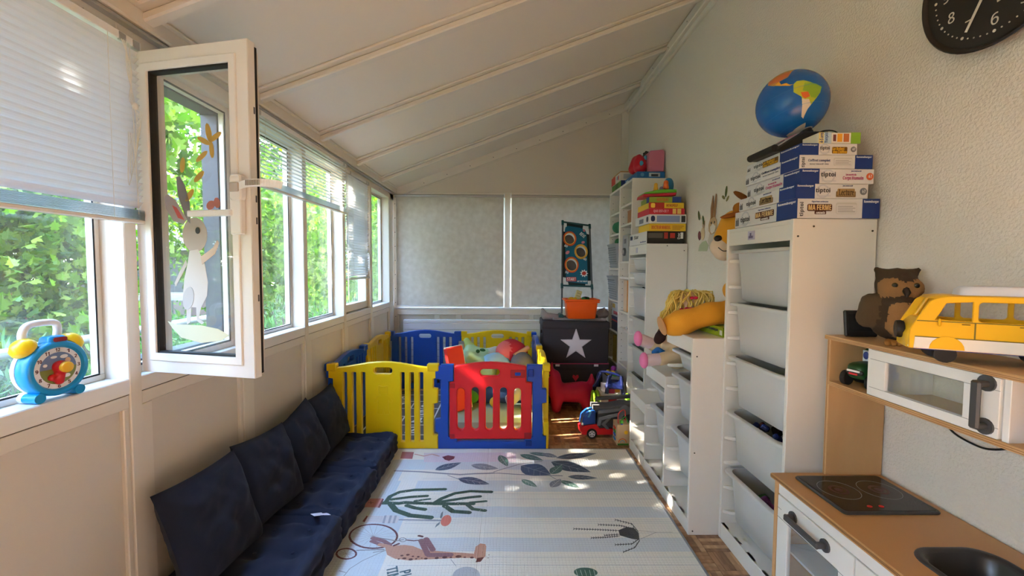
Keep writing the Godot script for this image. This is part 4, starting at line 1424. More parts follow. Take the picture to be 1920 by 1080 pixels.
# print of the play mat in millimetres from its far left corner: [shape, r, g, b, width, points]
const MAT_ART := [
	[0, 222, 208, 214, 0, [500,62,1125,61,1122,199,527,200]],
	[0, 172, 104, 108, 0, [349,44,430,50,442,154,362,148]],
	[1, 206, 150, 140, 10, [443,81,510,112,558,81,610,111]],
	[0, 130, 66, 72, 0, [632,124,668,99,717,117,715,153,686,182,658,165]],
	[1, 150, 150, 155, 16, [371,318,528,330,778,368,984,351]],
	[1, 150, 150, 155, 10, [984,351,1155,368,1398,381]],
	[1, 150, 150, 155, 8, [984,335,1147,227,1292,187]],
	[1, 150, 150, 155, 6, [707,376,785,430]],
	[1, 150, 150, 155, 5, [1325,381,1387,465]],
	[0, 74, 92, 112, 0, [617,309,648,314,674,310,696,301,715,288,731,270,745,250,758,228,771,205,745,208,720,212,696,218,673,226,654,239,637,256,624,278]],
	[1, 224, 228, 226, 2, [617,309,771,205]],
	[1, 224, 228, 226, 1, [655,283,692,284]],
	[1, 224, 228, 226, 1, [655,283,668,248]],
	[1, 224, 228, 226, 1, [686,262,727,270]],
	[1, 224, 228, 226, 1, [686,262,694,220]],
	[1, 224, 228, 226, 1, [717,241,756,247]],
	[1, 224, 228, 226, 1, [717,241,726,202]],
	[0, 84, 122, 112, 0, [1016,99,1005,125,1003,149,1005,171,1012,192,1023,211,1037,230,1052,248,1068,266,1071,242,1073,219,1074,195,1072,173,1066,152,1055,133,1040,115]],
	[1, 224, 228, 226, 2, [1016,99,1068,266]],
	[1, 224, 228, 226, 1, [1029,140,1020,172]],
	[1, 224, 228, 226, 1, [1029,140,1054,162]],
	[1, 224, 228, 226, 1, [1039,174,1023,208]],
	[1, 224, 228, 226, 1, [1039,174,1071,193]],
	[1, 224, 228, 226, 1, [1049,207,1036,241]],
	[1, 224, 228, 226, 1, [1049,207,1079,227]],
	[0, 128, 136, 146, 0, [835,244,851,272,870,290,891,302,913,308,937,310,962,308,988,303,1014,298,995,279,976,261,956,246,936,234,914,226,890,225,864,229]],
	[1, 224, 228, 226, 2, [835,244,1014,298]],
	[1, 224, 228, 226, 1, [879,257,901,287]],
	[1, 224, 228, 226, 1, [879,257,914,244]],
	[1, 224, 228, 226, 1, [915,268,935,307]],
	[1, 224, 228, 226, 1, [915,268,953,246]],
	[1, 224, 228, 226, 1, [951,279,971,315]],
	[1, 224, 228, 226, 1, [951,279,988,260]],
	[0, 74, 92, 112, 0, [772,415,789,445,809,465,831,479,856,487,882,491,909,491,937,489,966,486,946,465,926,446,905,428,882,414,858,404,832,400,804,403]],
	[1, 224, 228, 226, 2, [772,415,966,486]],
	[1, 224, 228, 226, 1, [820,432,843,465]],
	[1, 224, 228, 226, 1, [820,432,859,422]],
	[1, 224, 228, 226, 1, [859,446,879,487]],
	[1, 224, 228, 226, 1, [859,446,901,428]],
	[1, 224, 228, 226, 1, [898,461,919,499]],
	[1, 224, 228, 226, 1, [898,461,938,445]],
	[0, 84, 122, 112, 0, [1151,86,1160,115,1173,135,1190,150,1209,161,1231,168,1254,172,1278,174,1303,176,1290,155,1276,135,1261,116,1245,101,1226,89,1205,82,1180,80]],
	[1, 224, 228, 226, 2, [1151,86,1303,176]],
	[1, 224, 228, 226, 1, [1189,108,1202,140]],
	[1, 224, 228, 226, 1, [1189,108,1223,105]],
	[1, 224, 228, 226, 1, [1219,126,1229,165]],
	[1, 224, 228, 226, 1, [1219,126,1258,116]],
	[1, 224, 228, 226, 1, [1249,144,1261,180]],
	[1, 224, 228, 226, 1, [1249,144,1287,136]],
	[0, 84, 122, 112, 0, [1213,61,1232,81,1254,95,1276,104,1299,110,1323,113,1348,113,1373,112,1398,110,1377,96,1356,83,1334,71,1312,61,1289,54,1265,52,1240,53]],
	[1, 224, 228, 226, 2, [1213,61,1398,110]],
	[1, 224, 228, 226, 1, [1259,73,1285,95]],
	[1, 224, 228, 226, 1, [1259,73,1292,66]],
	[1, 224, 228, 226, 1, [1296,83,1320,110]],
	[1, 224, 228, 226, 1, [1296,83,1331,71]],
	[1, 224, 228, 226, 1, [1333,92,1358,118]],
	[1, 224, 228, 226, 1, [1333,92,1367,82]],
	[0, 128, 136, 146, 0, [1301,73,1306,95,1314,109,1325,120,1338,126,1353,129,1369,130,1386,129,1403,128,1395,113,1386,98,1377,85,1366,75,1353,67,1339,64,1322,65]],
	[1, 224, 228, 226, 2, [1301,73,1403,128]],
	[1, 224, 228, 226, 1, [1326,86,1334,110]],
	[1, 224, 228, 226, 1, [1326,86,1350,80]],
	[1, 224, 228, 226, 1, [1346,97,1351,127]],
	[1, 224, 228, 226, 1, [1346,97,1374,85]],
	[1, 224, 228, 226, 1, [1367,108,1373,136]],
	[1, 224, 228, 226, 1, [1367,108,1393,98]],
	[0, 74, 92, 112, 0, [1388,140,1430,152,1469,155,1506,151,1542,141,1576,126,1610,108,1643,87,1676,66,1637,63,1598,61,1560,61,1522,65,1486,74,1451,88,1418,109]],
	[1, 224, 228, 226, 2, [1388,140,1676,66]],
	[1, 224, 228, 226, 1, [1460,121,1511,131]],
	[1, 224, 228, 226, 1, [1460,121,1500,87]],
	[1, 224, 228, 226, 1, [1517,106,1571,125]],
	[1, 224, 228, 226, 1, [1517,106,1555,64]],
	[1, 224, 228, 226, 1, [1575,91,1628,107]],
	[1, 224, 228, 226, 1, [1575,91,1614,52]],
	[0, 72, 98, 128, 0, [1153,250,1150,303,1159,338,1175,362,1199,376,1227,381,1260,380,1296,375,1332,368,1324,332,1314,297,1302,267,1286,242,1265,226,1237,221,1201,226]],
	[1, 224, 228, 226, 2, [1153,250,1332,368]],
	[1, 224, 228, 226, 1, [1197,279,1200,337]],
	[1, 224, 228, 226, 1, [1197,279,1251,259]],
	[1, 224, 228, 226, 1, [1233,303,1226,376]],
	[1, 224, 228, 226, 1, [1233,303,1297,267]],
	[1, 224, 228, 226, 1, [1269,326,1265,394]],
	[1, 224, 228, 226, 1, [1269,326,1330,296]],
	[0, 64, 84, 104, 0, [1350,193,1360,242,1379,277,1403,302,1433,319,1467,329,1504,333,1543,335,1583,335,1565,300,1545,266,1524,235,1500,209,1471,190,1438,180,1398,179]],
	[1, 224, 228, 226, 2, [1350,193,1583,335]],
	[1, 224, 228, 226, 1, [1408,228,1426,283]],
	[1, 224, 228, 226, 1, [1408,228,1464,219]],
	[1, 224, 228, 226, 1, [1454,256,1464,324]],
	[1, 224, 228, 226, 1, [1454,256,1519,235]],
	[1, 224, 228, 226, 1, [1501,285,1514,348]],
	[1, 224, 228, 226, 1, [1501,285,1563,267]],
	[0, 74, 92, 112, 0, [1430,391,1451,409,1472,420,1495,426,1517,428,1540,426,1563,422,1587,416,1610,410,1588,399,1567,388,1545,380,1523,373,1500,371,1478,372,1454,378]],
	[1, 224, 228, 226, 2, [1430,391,1610,410]],
	[1, 224, 228, 226, 1, [1475,395,1502,414]],
	[1, 224, 228, 226, 1, [1475,395,1505,383]],
	[1, 224, 228, 226, 1, [1511,399,1537,424]],
	[1, 224, 228, 226, 1, [1511,399,1542,380]],
	[1, 224, 228, 226, 1, [1547,403,1573,426]],
	[1, 224, 228, 226, 1, [1547,403,1577,386]],
	[0, 84, 122, 112, 0, [1151,425,1152,447,1157,463,1166,477,1177,488,1191,497,1207,504,1223,510,1240,516,1235,499,1229,482,1222,467,1214,453,1203,441,1189,432,1173,426]],
	[1, 224, 228, 226, 2, [1151,425,1240,516]],
	[1, 224, 228, 226, 1, [1173,447,1176,472]],
	[1, 224, 228, 226, 1, [1173,447,1198,452]],
	[1, 224, 228, 226, 1, [1191,465,1190,494]],
	[1, 224, 228, 226, 1, [1191,465,1219,466]],
	[1, 224, 228, 226, 1, [1208,484,1209,511]],
	[1, 224, 228, 226, 1, [1208,484,1236,485]],
	[0, 84, 122, 112, 0, [1382,437,1385,459,1393,476,1404,490,1417,501,1432,510,1449,516,1467,522,1485,527,1477,510,1470,493,1461,477,1450,463,1438,451,1422,443,1404,437]],
	[1, 224, 228, 226, 2, [1382,437,1485,527]],
	[1, 224, 228, 226, 1, [1407,459,1414,484]],
	[1, 224, 228, 226, 1, [1407,459,1433,462]],
	[1, 224, 228, 226, 1, [1428,477,1431,507]],
	[1, 224, 228, 226, 1, [1428,477,1458,476]],
	[1, 224, 228, 226, 1, [1448,495,1453,523]],
	[1, 224, 228, 226, 1, [1448,495,1477,495]],
	[0, 128, 136, 146, 0, [1317,518,1340,515,1356,508,1368,498,1376,485,1381,470,1384,453,1386,436,1387,418,1371,425,1355,433,1340,441,1328,451,1319,463,1313,478,1312,496]],
	[1, 224, 228, 226, 2, [1317,518,1387,418]],
	[1, 224, 228, 226, 1, [1334,493,1359,486]],
	[1, 224, 228, 226, 1, [1334,493,1331,467]],
	[1, 224, 228, 226, 1, [1348,473,1379,470]],
	[1, 224, 228, 226, 1, [1348,473,1340,443]],
	[1, 224, 228, 226, 1, [1362,453,1391,449]],
	[1, 224, 228, 226, 1, [1362,453,1356,424]],
	[0, 84, 122, 112, 0, [1333,360,1360,356,1380,346,1394,333,1404,317,1410,298,1413,278,1415,257,1416,235,1396,244,1377,254,1360,265,1345,278,1334,293,1328,312,1327,333]],
	[1, 224, 228, 226, 2, [1333,360,1416,235]],
	[1, 224, 228, 226, 1, [1353,328,1383,320]],
	[1, 224, 228, 226, 1, [1353,328,1350,297]],
	[1, 224, 228, 226, 1, [1370,303,1407,299]],
	[1, 224, 228, 226, 1, [1370,303,1359,268]],
	[1, 224, 228, 226, 1, [1386,278,1421,272]],
	[1, 224, 228, 226, 1, [1386,278,1378,244]],
	[1, 54, 88, 74, 30, [386,681,440,681]],
	[1, 54, 88, 74, 26, [416,671,422,615,465,568,544,546,712,539]],
	[1, 54, 88, 74, 24, [441,646,533,621,624,610]],
	[1, 54, 88, 74, 28, [440,681,489,685,518,676,573,681,670,686]],
	[1, 54, 88, 74, 16, [569,661,646,641]],
	[1, 54, 88, 74, 32, [449,695,490,751,573,796,682,814]],
	[1, 54, 88, 74, 26, [536,705,583,728,638,742]],
	[1, 54, 88, 74, 26, [675,684,710,636,775,584,857,565,975,571]],
	[1, 54, 88, 74, 24, [705,671,809,641,916,618]],
	[1, 54, 88, 74, 28, [681,688,788,690,884,693]],
	[1, 54, 88, 74, 18, [867,681,952,666]],
	[1, 54, 88, 74, 30, [737,710,786,761,870,774]],
	[1, 54, 88, 74, 24, [858,705,888,743,951,755]],
	[3, 196, 204, 190, 0, [738,713]],
	[3, 196, 204, 190, 0, [592,666]],
	[3, 196, 204, 190, 0, [922,756]],
	[3, 196, 204, 190, 0, [484,590]],
	[3, 196, 204, 190, 0, [459,649]],
	[3, 196, 204, 190, 0, [448,653]],
	[3, 196, 204, 190, 0, [777,608]],
	[3, 196, 204, 190, 0, [801,685]],
	[3, 196, 204, 190, 0, [452,678]],
	[3, 196, 204, 190, 0, [570,643]],
	[3, 196, 204, 190, 0, [597,709]],
	[3, 196, 204, 190, 0, [657,577]],
	[3, 196, 204, 190, 0, [738,730]],
	[3, 196, 204, 190, 0, [585,594]],
	[3, 196, 204, 190, 0, [662,765]],
	[3, 196, 204, 190, 0, [962,705]],
	[3, 196, 204, 190, 0, [926,745]],
	[3, 196, 204, 190, 0, [619,560]],
	[3, 196, 204, 190, 0, [788,677]],
	[3, 196, 204, 190, 0, [616,595]],
	[3, 196, 204, 190, 0, [652,656]],
	[3, 196, 204, 190, 0, [569,612]],
	[3, 196, 204, 190, 0, [695,748]],
	[3, 196, 204, 190, 0, [743,610]],
	[3, 196, 204, 190, 0, [582,652]],
	[3, 196, 204, 190, 0, [528,589]],
	[3, 196, 204, 190, 0, [695,559]],
	[3, 196, 204, 190, 0, [689,630]],
	[3, 196, 204, 190, 0, [822,722]],
	[3, 196, 204, 190, 0, [812,709]],
	[3, 196, 204, 190, 0, [643,704]],
	[3, 196, 204, 190, 0, [621,681]],
	[3, 196, 204, 190, 0, [607,650]],
	[3, 196, 204, 190, 0, [451,599]],
	[3, 196, 204, 190, 0, [955,596]],
	[3, 196, 204, 190, 0, [811,700]],
	[3, 196, 204, 190, 0, [824,657]],
	[3, 196, 204, 190, 0, [741,553]],
	[3, 196, 204, 190, 0, [455,588]],
	[3, 196, 204, 190, 0, [492,562]],
	[3, 196, 204, 190, 0, [508,676]],
	[3, 196, 204, 190, 0, [560,768]],
	[3, 196, 204, 190, 0, [803,673]],
	[3, 196, 204, 190, 0, [809,605]],
	[3, 196, 204, 190, 0, [938,743]],
	[3, 196, 204, 190, 0, [825,659]],
	[0, 206, 146, 138, 0, [300,720,302,638,390,636,398,724]],
	[0, 124, 66, 66, 0, [388,725,388,638,397,644,400,727]],
	[1, 110, 60, 56, 3, [321,678,353,678]],
	[1, 110, 60, 56, 3, [333,664,342,691]],
	[0, 218, 214, 212, 0, [351,796,445,800,465,793,524,805,524,861,460,861,365,853]],
	[0, 128, 64, 66, 0, [349,846,355,798,363,805,362,853]],
	[0, 170, 172, 178, 0, [444,796,455,796,463,863,452,863]],
	[0, 170, 172, 178, 0, [471,796,483,796,490,863,479,863]],
	[0, 170, 172, 178, 0, [496,796,507,796,513,863,502,863]],
	[1, 178, 172, 170, 2, [363,807,439,809]],
	[1, 178, 172, 170, 2, [367,819,443,821]],
	[1, 178, 172, 170, 2, [371,831,446,833]],
	[1, 178, 172, 170, 2, [375,843,450,844]],
	[1, 150, 154, 160, 10, [529,833,737,840]],
	[0, 120, 132, 136, 0, [728,814,727,779,735,759,740,801,736,827]],
	[0, 120, 132, 136, 0, [717,900,720,873,735,848,734,873]],
	[2, 224, 128, 110, 0, [763,840,26,47]],
	[1, 95, 40, 45, 9, [552,965,554,982,552,999,546,1014,536,1027,523,1037,506,1045,488,1049,467,1051,446,1049,425,1045,404,1037,384,1026,366,1013,350,999,338,982,329,965,325,947,325,930,330,914,339,899,352,887,369,878,389,873,411,871,434,873,458,878,480,887,501,899,519,914,534,930,545,947,552,965]],
	[1, 95, 40, 45, 8, [403,1087,405,1094,405,1100,403,1106,399,1111,394,1115,388,1118,381,1120,373,1121,365,1120,356,1118,347,1115,339,1111,332,1106,326,1100,321,1094,317,1087,316,1080,315,1074,317,1068,320,1062,325,1058,332,1055,339,1053,347,1052,356,1053,365,1055,374,1058,382,1063,389,1068,395,1074,400,1080,403,1087]],
	[1, 160, 152, 150, 1, [441,966,551,965]],
	[1, 160, 152, 150, 1, [441,966,552,995]],
	[1, 160, 152, 150, 1, [441,966,540,1020]],
	[1, 160, 152, 150, 1, [441,966,517,1039]],
	[1, 160, 152, 150, 1, [441,966,485,1048]],
	[1, 160, 152, 150, 1, [441,966,448,1048]],
	[1, 160, 152, 150, 1, [441,966,410,1039]],
	[1, 160, 152, 150, 1, [441,966,376,1020]],
	[1, 160, 152, 150, 1, [441,966,348,995]],
	[1, 160, 152, 150, 1, [441,966,330,965]],
	[1, 160, 152, 150, 1, [441,966,326,934]],
	[1, 160, 152, 150, 1, [441,966,335,906]],
	[1, 160, 152, 150, 1, [441,966,358,885]],
	[1, 160, 152, 150, 1, [441,966,392,874]],
	[1, 160, 152, 150, 1, [441,966,432,874]],
	[1, 160, 152, 150, 1, [441,966,473,886]],
	[1, 160, 152, 150, 1, [441,966,509,907]],
	[1, 160, 152, 150, 1, [441,966,536,934]],
	[1, 160, 152, 150, 1, [360,1087,402,1087]],
	[1, 160, 152, 150, 1, [360,1087,401,1106]],
	[1, 160, 152, 150, 1, [360,1087,385,1118]],
	[1, 160, 152, 150, 1, [360,1087,359,1118]],
	[1, 160, 152, 150, 1, [360,1087,334,1106]],
	[1, 160, 152, 150, 1, [360,1087,318,1087]],
	[1, 160, 152, 150, 1, [360,1087,319,1067]],
	[1, 160, 152, 150, 1, [360,1087,335,1055]],
	[1, 160, 152, 150, 1, [360,1087,362,1055]],
	[1, 160, 152, 150, 1, [360,1087,387,1068]],
	[1, 140, 140, 140, 5, [454,971,555,999,589,989]],
	[1, 95, 40, 45, 6, [604,993,637,998,664,993]],
	[1, 140, 140, 140, 6, [398,1064,517,1059]],
	[1, 140, 140, 140, 3, [400,1229,410,1180,447,1131,527,1063]],
	[1, 140, 140, 140, 3, [369,1192,402,1204]],
	[1, 140, 140, 140, 4, [474,1079,523,1066]],
	[1, 140, 140, 140, 4, [599,990,600,993,599,996,599,998,597,1001,595,1002,593,1004,590,1005,587,1005,584,1005,581,1004,578,1002,575,1001,573,998,571,996,569,993,568,990,568,987,568,985,569,982,570,980,572,978,574,977,577,976,580,976,583,976,586,977,589,978,592,980,595,982,597,985,598,987,599,990]],
	[0, 202, 152, 126, 0, [516,1040,545,1032,603,1028,641,1035,696,1066,746,1068,827,1081,921,1091,925,1043,945,1020,967,1025,973,1043,972,1107,951,1145,927,1118,819,1120,712,1125,640,1130,582,1120,541,1094]],
	[1, 146, 104, 108, 20, [509,1032,444,1000]],
	[1, 146, 104, 108, 22, [535,1028,500,1000,442,978]],
	[1, 202, 152, 126, 22, [489,1025,533,1039]],
	[1, 146, 104, 108, 26, [724,1096,820,1097]],
	[1, 146, 104, 108, 26, [719,1093,670,996]],
	[1, 146, 104, 108, 26, [735,1061,691,985]],
	[1, 96, 48, 42, 12, [652,961,670,967]],
	[1, 95, 40, 45, 10, [554,1032,573,1019]],
	[0, 96, 48, 42, 0, [932,1146,938,1118,966,1112,955,1140]],
	[2, 96, 48, 42, 0, [607,1099,7,5]],
	[2, 96, 48, 42, 0, [632,1094,8,6]],
	[2, 96, 48, 42, 0, [622,1117,9,6]],
	[2, 96, 48, 42, 0, [599,1121,5,4]],
	[2, 96, 48, 42, 0, [656,1104,6,4]],
	[2, 96, 48, 42, 0, [680,1107,6,5]],
	[2, 96, 48, 42, 0, [651,1124,9,7]],
	[2, 96, 48, 42, 0, [674,1120,5,4]],
	[2, 96, 48, 42, 0, [715,1119,8,6]],
	[2, 96, 48, 42, 0, [697,1116,4,3]],
	[2, 96, 48, 42, 0, [762,1116,9,7]],
	[2, 96, 48, 42, 0, [796,1112,11,8]],
	[2, 96, 48, 42, 0, [823,1114,6,4]],
	[2, 96, 48, 42, 0, [855,1109,13,9]],
	[2, 96, 48, 42, 0, [883,1114,6,4]],
	[2, 96, 48, 42, 0, [914,1115,9,6]],
	[2, 96, 48, 42, 0, [957,1081,2,1]],
	[2, 96, 48, 42, 0, [987,1098,3,2]],
	[2, 96, 48, 42, 0, [984,1118,3,2]],
	[2, 186, 190, 192, 0, [900,1223,56,50]],
	[1, 140, 140, 140, 2, [824,1126,851,1168]],
	[0, 58, 62, 62, 0, [1602,920,1645,896,1682,901,1693,942,1681,993,1648,986,1599,960]],
	[1, 58, 62, 62, 4, [1611,835,1682,869,1694,933]],
	[1, 58, 62, 62, 3, [1609,826,1611,835]],
	[1, 58, 62, 62, 3, [1604,843,1611,835]],
	[1, 58, 62, 62, 3, [1620,832,1623,841]],
	[1, 58, 62, 62, 3, [1616,849,1623,841]],
	[1, 58, 62, 62, 3, [1632,838,1635,846]],
	[1, 58, 62, 62, 3, [1628,855,1635,846]],
	[1, 58, 62, 62, 3, [1644,843,1647,852]],
	[1, 58, 62, 62, 3, [1640,860,1647,852]],
	[1, 58, 62, 62, 3, [1656,849,1659,858]],
	[1, 58, 62, 62, 3, [1651,866,1659,858]],
	[1, 58, 62, 62, 3, [1668,855,1670,863]],
	[1, 58, 62, 62, 3, [1663,871,1670,863]],
	[1, 58, 62, 62, 3, [1679,860,1682,869]],
	[1, 58, 62, 62, 3, [1675,877,1682,869]],
	[1, 58, 62, 62, 3, [1684,882,1686,890]],
	[1, 58, 62, 62, 3, [1679,898,1686,890]],
	[1, 58, 62, 62, 3, [1688,904,1690,912]],
	[1, 58, 62, 62, 3, [1683,920,1690,912]],
	[1, 58, 62, 62, 4, [1518,875,1619,882,1680,909]],
	[1, 58, 62, 62, 3, [1514,867,1518,875]],
	[1, 58, 62, 62, 3, [1511,883,1518,875]],
	[1, 58, 62, 62, 3, [1527,868,1530,876]],
	[1, 58, 62, 62, 3, [1524,884,1530,876]],
	[1, 58, 62, 62, 3, [1540,868,1543,877]],
	[1, 58, 62, 62, 3, [1536,885,1543,877]],
	[1, 58, 62, 62, 3, [1553,869,1556,878]],
	[1, 58, 62, 62, 3, [1549,886,1556,878]],
	[1, 58, 62, 62, 3, [1565,870,1568,878]],
	[1, 58, 62, 62, 3, [1562,886,1568,878]],
	[1, 58, 62, 62, 3, [1578,871,1581,879]],
	[1, 58, 62, 62, 3, [1574,887,1581,879]],
	[1, 58, 62, 62, 3, [1591,872,1594,880]],
	[1, 58, 62, 62, 3, [1587,888,1594,880]],
	[1, 58, 62, 62, 3, [1604,873,1607,881]],
	[1, 58, 62, 62, 3, [1600,889,1607,881]],
	[1, 58, 62, 62, 3, [1616,873,1619,882]],
	[1, 58, 62, 62, 3, [1612,890,1619,882]],
	[1, 58, 62, 62, 3, [1627,878,1630,886]],
	[1, 58, 62, 62, 3, [1622,894,1630,886]],
	[1, 58, 62, 62, 3, [1637,883,1640,891]],
	[1, 58, 62, 62, 3, [1633,899,1640,891]],
	[1, 58, 62, 62, 3, [1647,887,1650,896]],
	[1, 58, 62, 62, 3, [1643,904,1650,896]],
	[1, 58, 62, 62, 3, [1657,892,1660,900]],
	[1, 58, 62, 62, 3, [1653,908,1660,900]],
	[1, 58, 62, 62, 3, [1667,897,1670,905]],
	[1, 58, 62, 62, 3, [1663,913,1670,905]],
	[1, 58, 62, 62, 4, [1391,909,1495,914,1604,923]],
	[1, 58, 62, 62, 3, [1388,901,1391,909]],
	[1, 58, 62, 62, 3, [1385,917,1391,909]],
	[1, 58, 62, 62, 3, [1401,901,1404,909]],
	[1, 58, 62, 62, 3, [1398,917,1404,909]],
	[1, 58, 62, 62, 3, [1414,902,1417,910]],
	[1, 58, 62, 62, 3, [1411,918,1417,910]],
	[1, 58, 62, 62, 3, [1427,903,1430,911]],
	[1, 58, 62, 62, 3, [1424,918,1430,911]],
	[1, 58, 62, 62, 3, [1440,903,1443,911]],
	[1, 58, 62, 62, 3, [1437,919,1443,911]],
	[1, 58, 62, 62, 3, [1453,904,1456,912]],
	[1, 58, 62, 62, 3, [1450,920,1456,912]],
	[1, 58, 62, 62, 3, [1466,904,1469,912]],
	[1, 58, 62, 62, 3, [1463,920,1469,912]],
	[1, 58, 62, 62, 3, [1479,905,1482,913]],
	[1, 58, 62, 62, 3, [1476,921,1482,913]],
	[1, 58, 62, 62, 3, [1492,906,1495,914]],
	[1, 58, 62, 62, 3, [1488,922,1495,914]],
	[1, 58, 62, 62, 3, [1504,907,1507,915]],
	[1, 58, 62, 62, 3, [1500,923,1507,915]],
	[1, 58, 62, 62, 3, [1516,908,1519,916]],
	[1, 58, 62, 62, 3, [1513,924,1519,916]],
	[1, 58, 62, 62, 3, [1528,909,1531,917]],
	[1, 58, 62, 62, 3, [1525,925,1531,917]],
	[1, 58, 62, 62, 3, [1540,910,1543,918]],
	[1, 58, 62, 62, 3, [1537,926,1543,918]],
	[1, 58, 62, 62, 3, [1552,911,1555,919]],
	[1, 58, 62, 62, 3, [1549,927,1555,919]],
	[1, 58, 62, 62, 3, [1565,912,1567,920]],
	[1, 58, 62, 62, 3, [1561,928,1567,920]],
	[1, 58, 62, 62, 3, [1577,913,1580,921]],
	[1, 58, 62, 62, 3, [1573,929,1580,921]],
	[1, 58, 62, 62, 3, [1589,914,1592,922]],
	[1, 58, 62, 62, 3, [1585,930,1592,922]],
	[1, 58, 62, 62, 4, [1463,978,1529,974,1598,963]],
	[1, 58, 62, 62, 3, [1460,971,1463,978]],
	[1, 58, 62, 62, 3, [1457,985,1463,978]],
	[1, 58, 62, 62, 3, [1471,970,1474,977]],
	[1, 58, 62, 62, 3, [1468,985,1474,977]],
	[1, 58, 62, 62, 3, [1482,969,1485,977]],
	[1, 58, 62, 62, 3, [1479,984,1485,977]],
	[1, 58, 62, 62, 3, [1493,968,1496,976]],
	[1, 58, 62, 62, 3, [1490,983,1496,976]],
	[1, 58, 62, 62, 3, [1504,968,1507,975]],
	[1, 58, 62, 62, 3, [1501,983,1507,975]],
	[1, 58, 62, 62, 3, [1515,967,1518,974]],
	[1, 58, 62, 62, 3, [1512,982,1518,974]],
	[1, 58, 62, 62, 3, [1526,966,1529,974]],
	[1, 58, 62, 62, 3, [1523,981,1529,974]],
	[1, 58, 62, 62, 3, [1538,964,1541,972]],
	[1, 58, 62, 62, 3, [1534,979,1541,972]],
	[1, 58, 62, 62, 3, [1549,963,1552,970]],
	[1, 58, 62, 62, 3, [1546,978,1552,970]],
	[1, 58, 62, 62, 3, [1561,961,1564,968]],
	[1, 58, 62, 62, 3, [1557,976,1564,968]],
	[1, 58, 62, 62, 3, [1572,959,1575,967]],
	[1, 58, 62, 62, 3, [1568,974,1575,967]],
	[1, 58, 62, 62, 3, [1584,957,1586,965]],
	[1, 58, 62, 62, 3, [1580,972,1586,965]],
	[1, 58, 62, 62, 4, [1528,959,1601,951]],
	[1, 58, 62, 62, 3, [1525,951,1528,959]],
	[1, 58, 62, 62, 3, [1522,966,1528,959]],
	[1, 58, 62, 62, 3, [1537,950,1540,957]],
	[1, 58, 62, 62, 3, [1534,965,1540,957]],
	[1, 58, 62, 62, 3, [1549,948,1552,956]],
	[1, 58, 62, 62, 3, [1546,964,1552,956]],
	[1, 58, 62, 62, 3, [1562,947,1565,955]],
	[1, 58, 62, 62, 3, [1558,962,1565,955]],
	[1, 58, 62, 62, 3, [1574,946,1577,954]],
	[1, 58, 62, 62, 3, [1570,961,1577,954]],
	[1, 58, 62, 62, 3, [1586,945,1589,952]],
	[1, 58, 62, 62, 3, [1582,960,1589,952]],
	[1, 58, 62, 62, 4, [1563,1027,1638,1022,1677,990]],
	[1, 58, 62, 62, 3, [1560,1020,1563,1027]],
	[1, 58, 62, 62, 3, [1557,1034,1563,1027]],
	[1, 58, 62, 62, 3, [1573,1019,1575,1027]],
	[1, 58, 62, 62, 3, [1569,1034,1575,1027]],
	[1, 58, 62, 62, 3, [1585,1018,1588,1026]],
	[1, 58, 62, 62, 3, [1581,1033,1588,1026]],
	[1, 58, 62, 62, 3, [1598,1018,1600,1025]],
	[1, 58, 62, 62, 3, [1594,1032,1600,1025]],
	[1, 58, 62, 62, 3, [1610,1017,1613,1024]],
	[1, 58, 62, 62, 3, [1606,1031,1613,1024]],
	[1, 58, 62, 62, 3, [1623,1016,1625,1023]],
	[1, 58, 62, 62, 3, [1619,1030,1625,1023]],
	[1, 58, 62, 62, 3, [1635,1015,1638,1022]],
	[1, 58, 62, 62, 3, [1631,1029,1638,1022]],
	[1, 58, 62, 62, 3, [1648,1004,1651,1011]],
	[1, 58, 62, 62, 3, [1644,1019,1651,1011]],
	[1, 58, 62, 62, 3, [1661,994,1664,1001]],
	[1, 58, 62, 62, 3, [1657,1008,1664,1001]],
	[1, 58, 62, 62, 4, [1586,1077,1644,1047,1681,996]],
	[1, 58, 62, 62, 3, [1583,1070,1586,1077]],
	[1, 58, 62, 62, 3, [1580,1084,1586,1077]],
	[1, 58, 62, 62, 3, [1598,1063,1600,1070]],
	[1, 58, 62, 62, 3, [1594,1076,1600,1070]],
	[1, 58, 62, 62, 3, [1612,1055,1615,1062]],
	[1, 58, 62, 62, 3, [1608,1069,1615,1062]],
	[1, 58, 62, 62, 3, [1627,1048,1629,1055]],
	[1, 58, 62, 62, 3, [1623,1062,1629,1055]],
	[1, 58, 62, 62, 3, [1641,1040,1644,1047]],
	[1, 58, 62, 62, 3, [1637,1054,1644,1047]],
	[1, 58, 62, 62, 3, [1660,1015,1662,1022]],
	[1, 58, 62, 62, 3, [1655,1029,1662,1022]],
	[1, 150, 146, 140, 2, [1699,923,1779,936,1856,936]],
	[1, 150, 146, 140, 2, [1682,990,1779,936]],
	[2, 70, 110, 96, 0, [1393,1204,49,28]],
	[1, 214, 220, 214, 2, [1354,1190,1357,1225]],
	[1, 214, 220, 214, 2, [1373,1190,1375,1225]],
	[1, 214, 220, 214, 2, [1391,1190,1393,1225]],
	[1, 214, 220, 214, 2, [1410,1190,1411,1225]],
	[1, 214, 220, 214, 2, [1428,1190,1429,1225]],
]


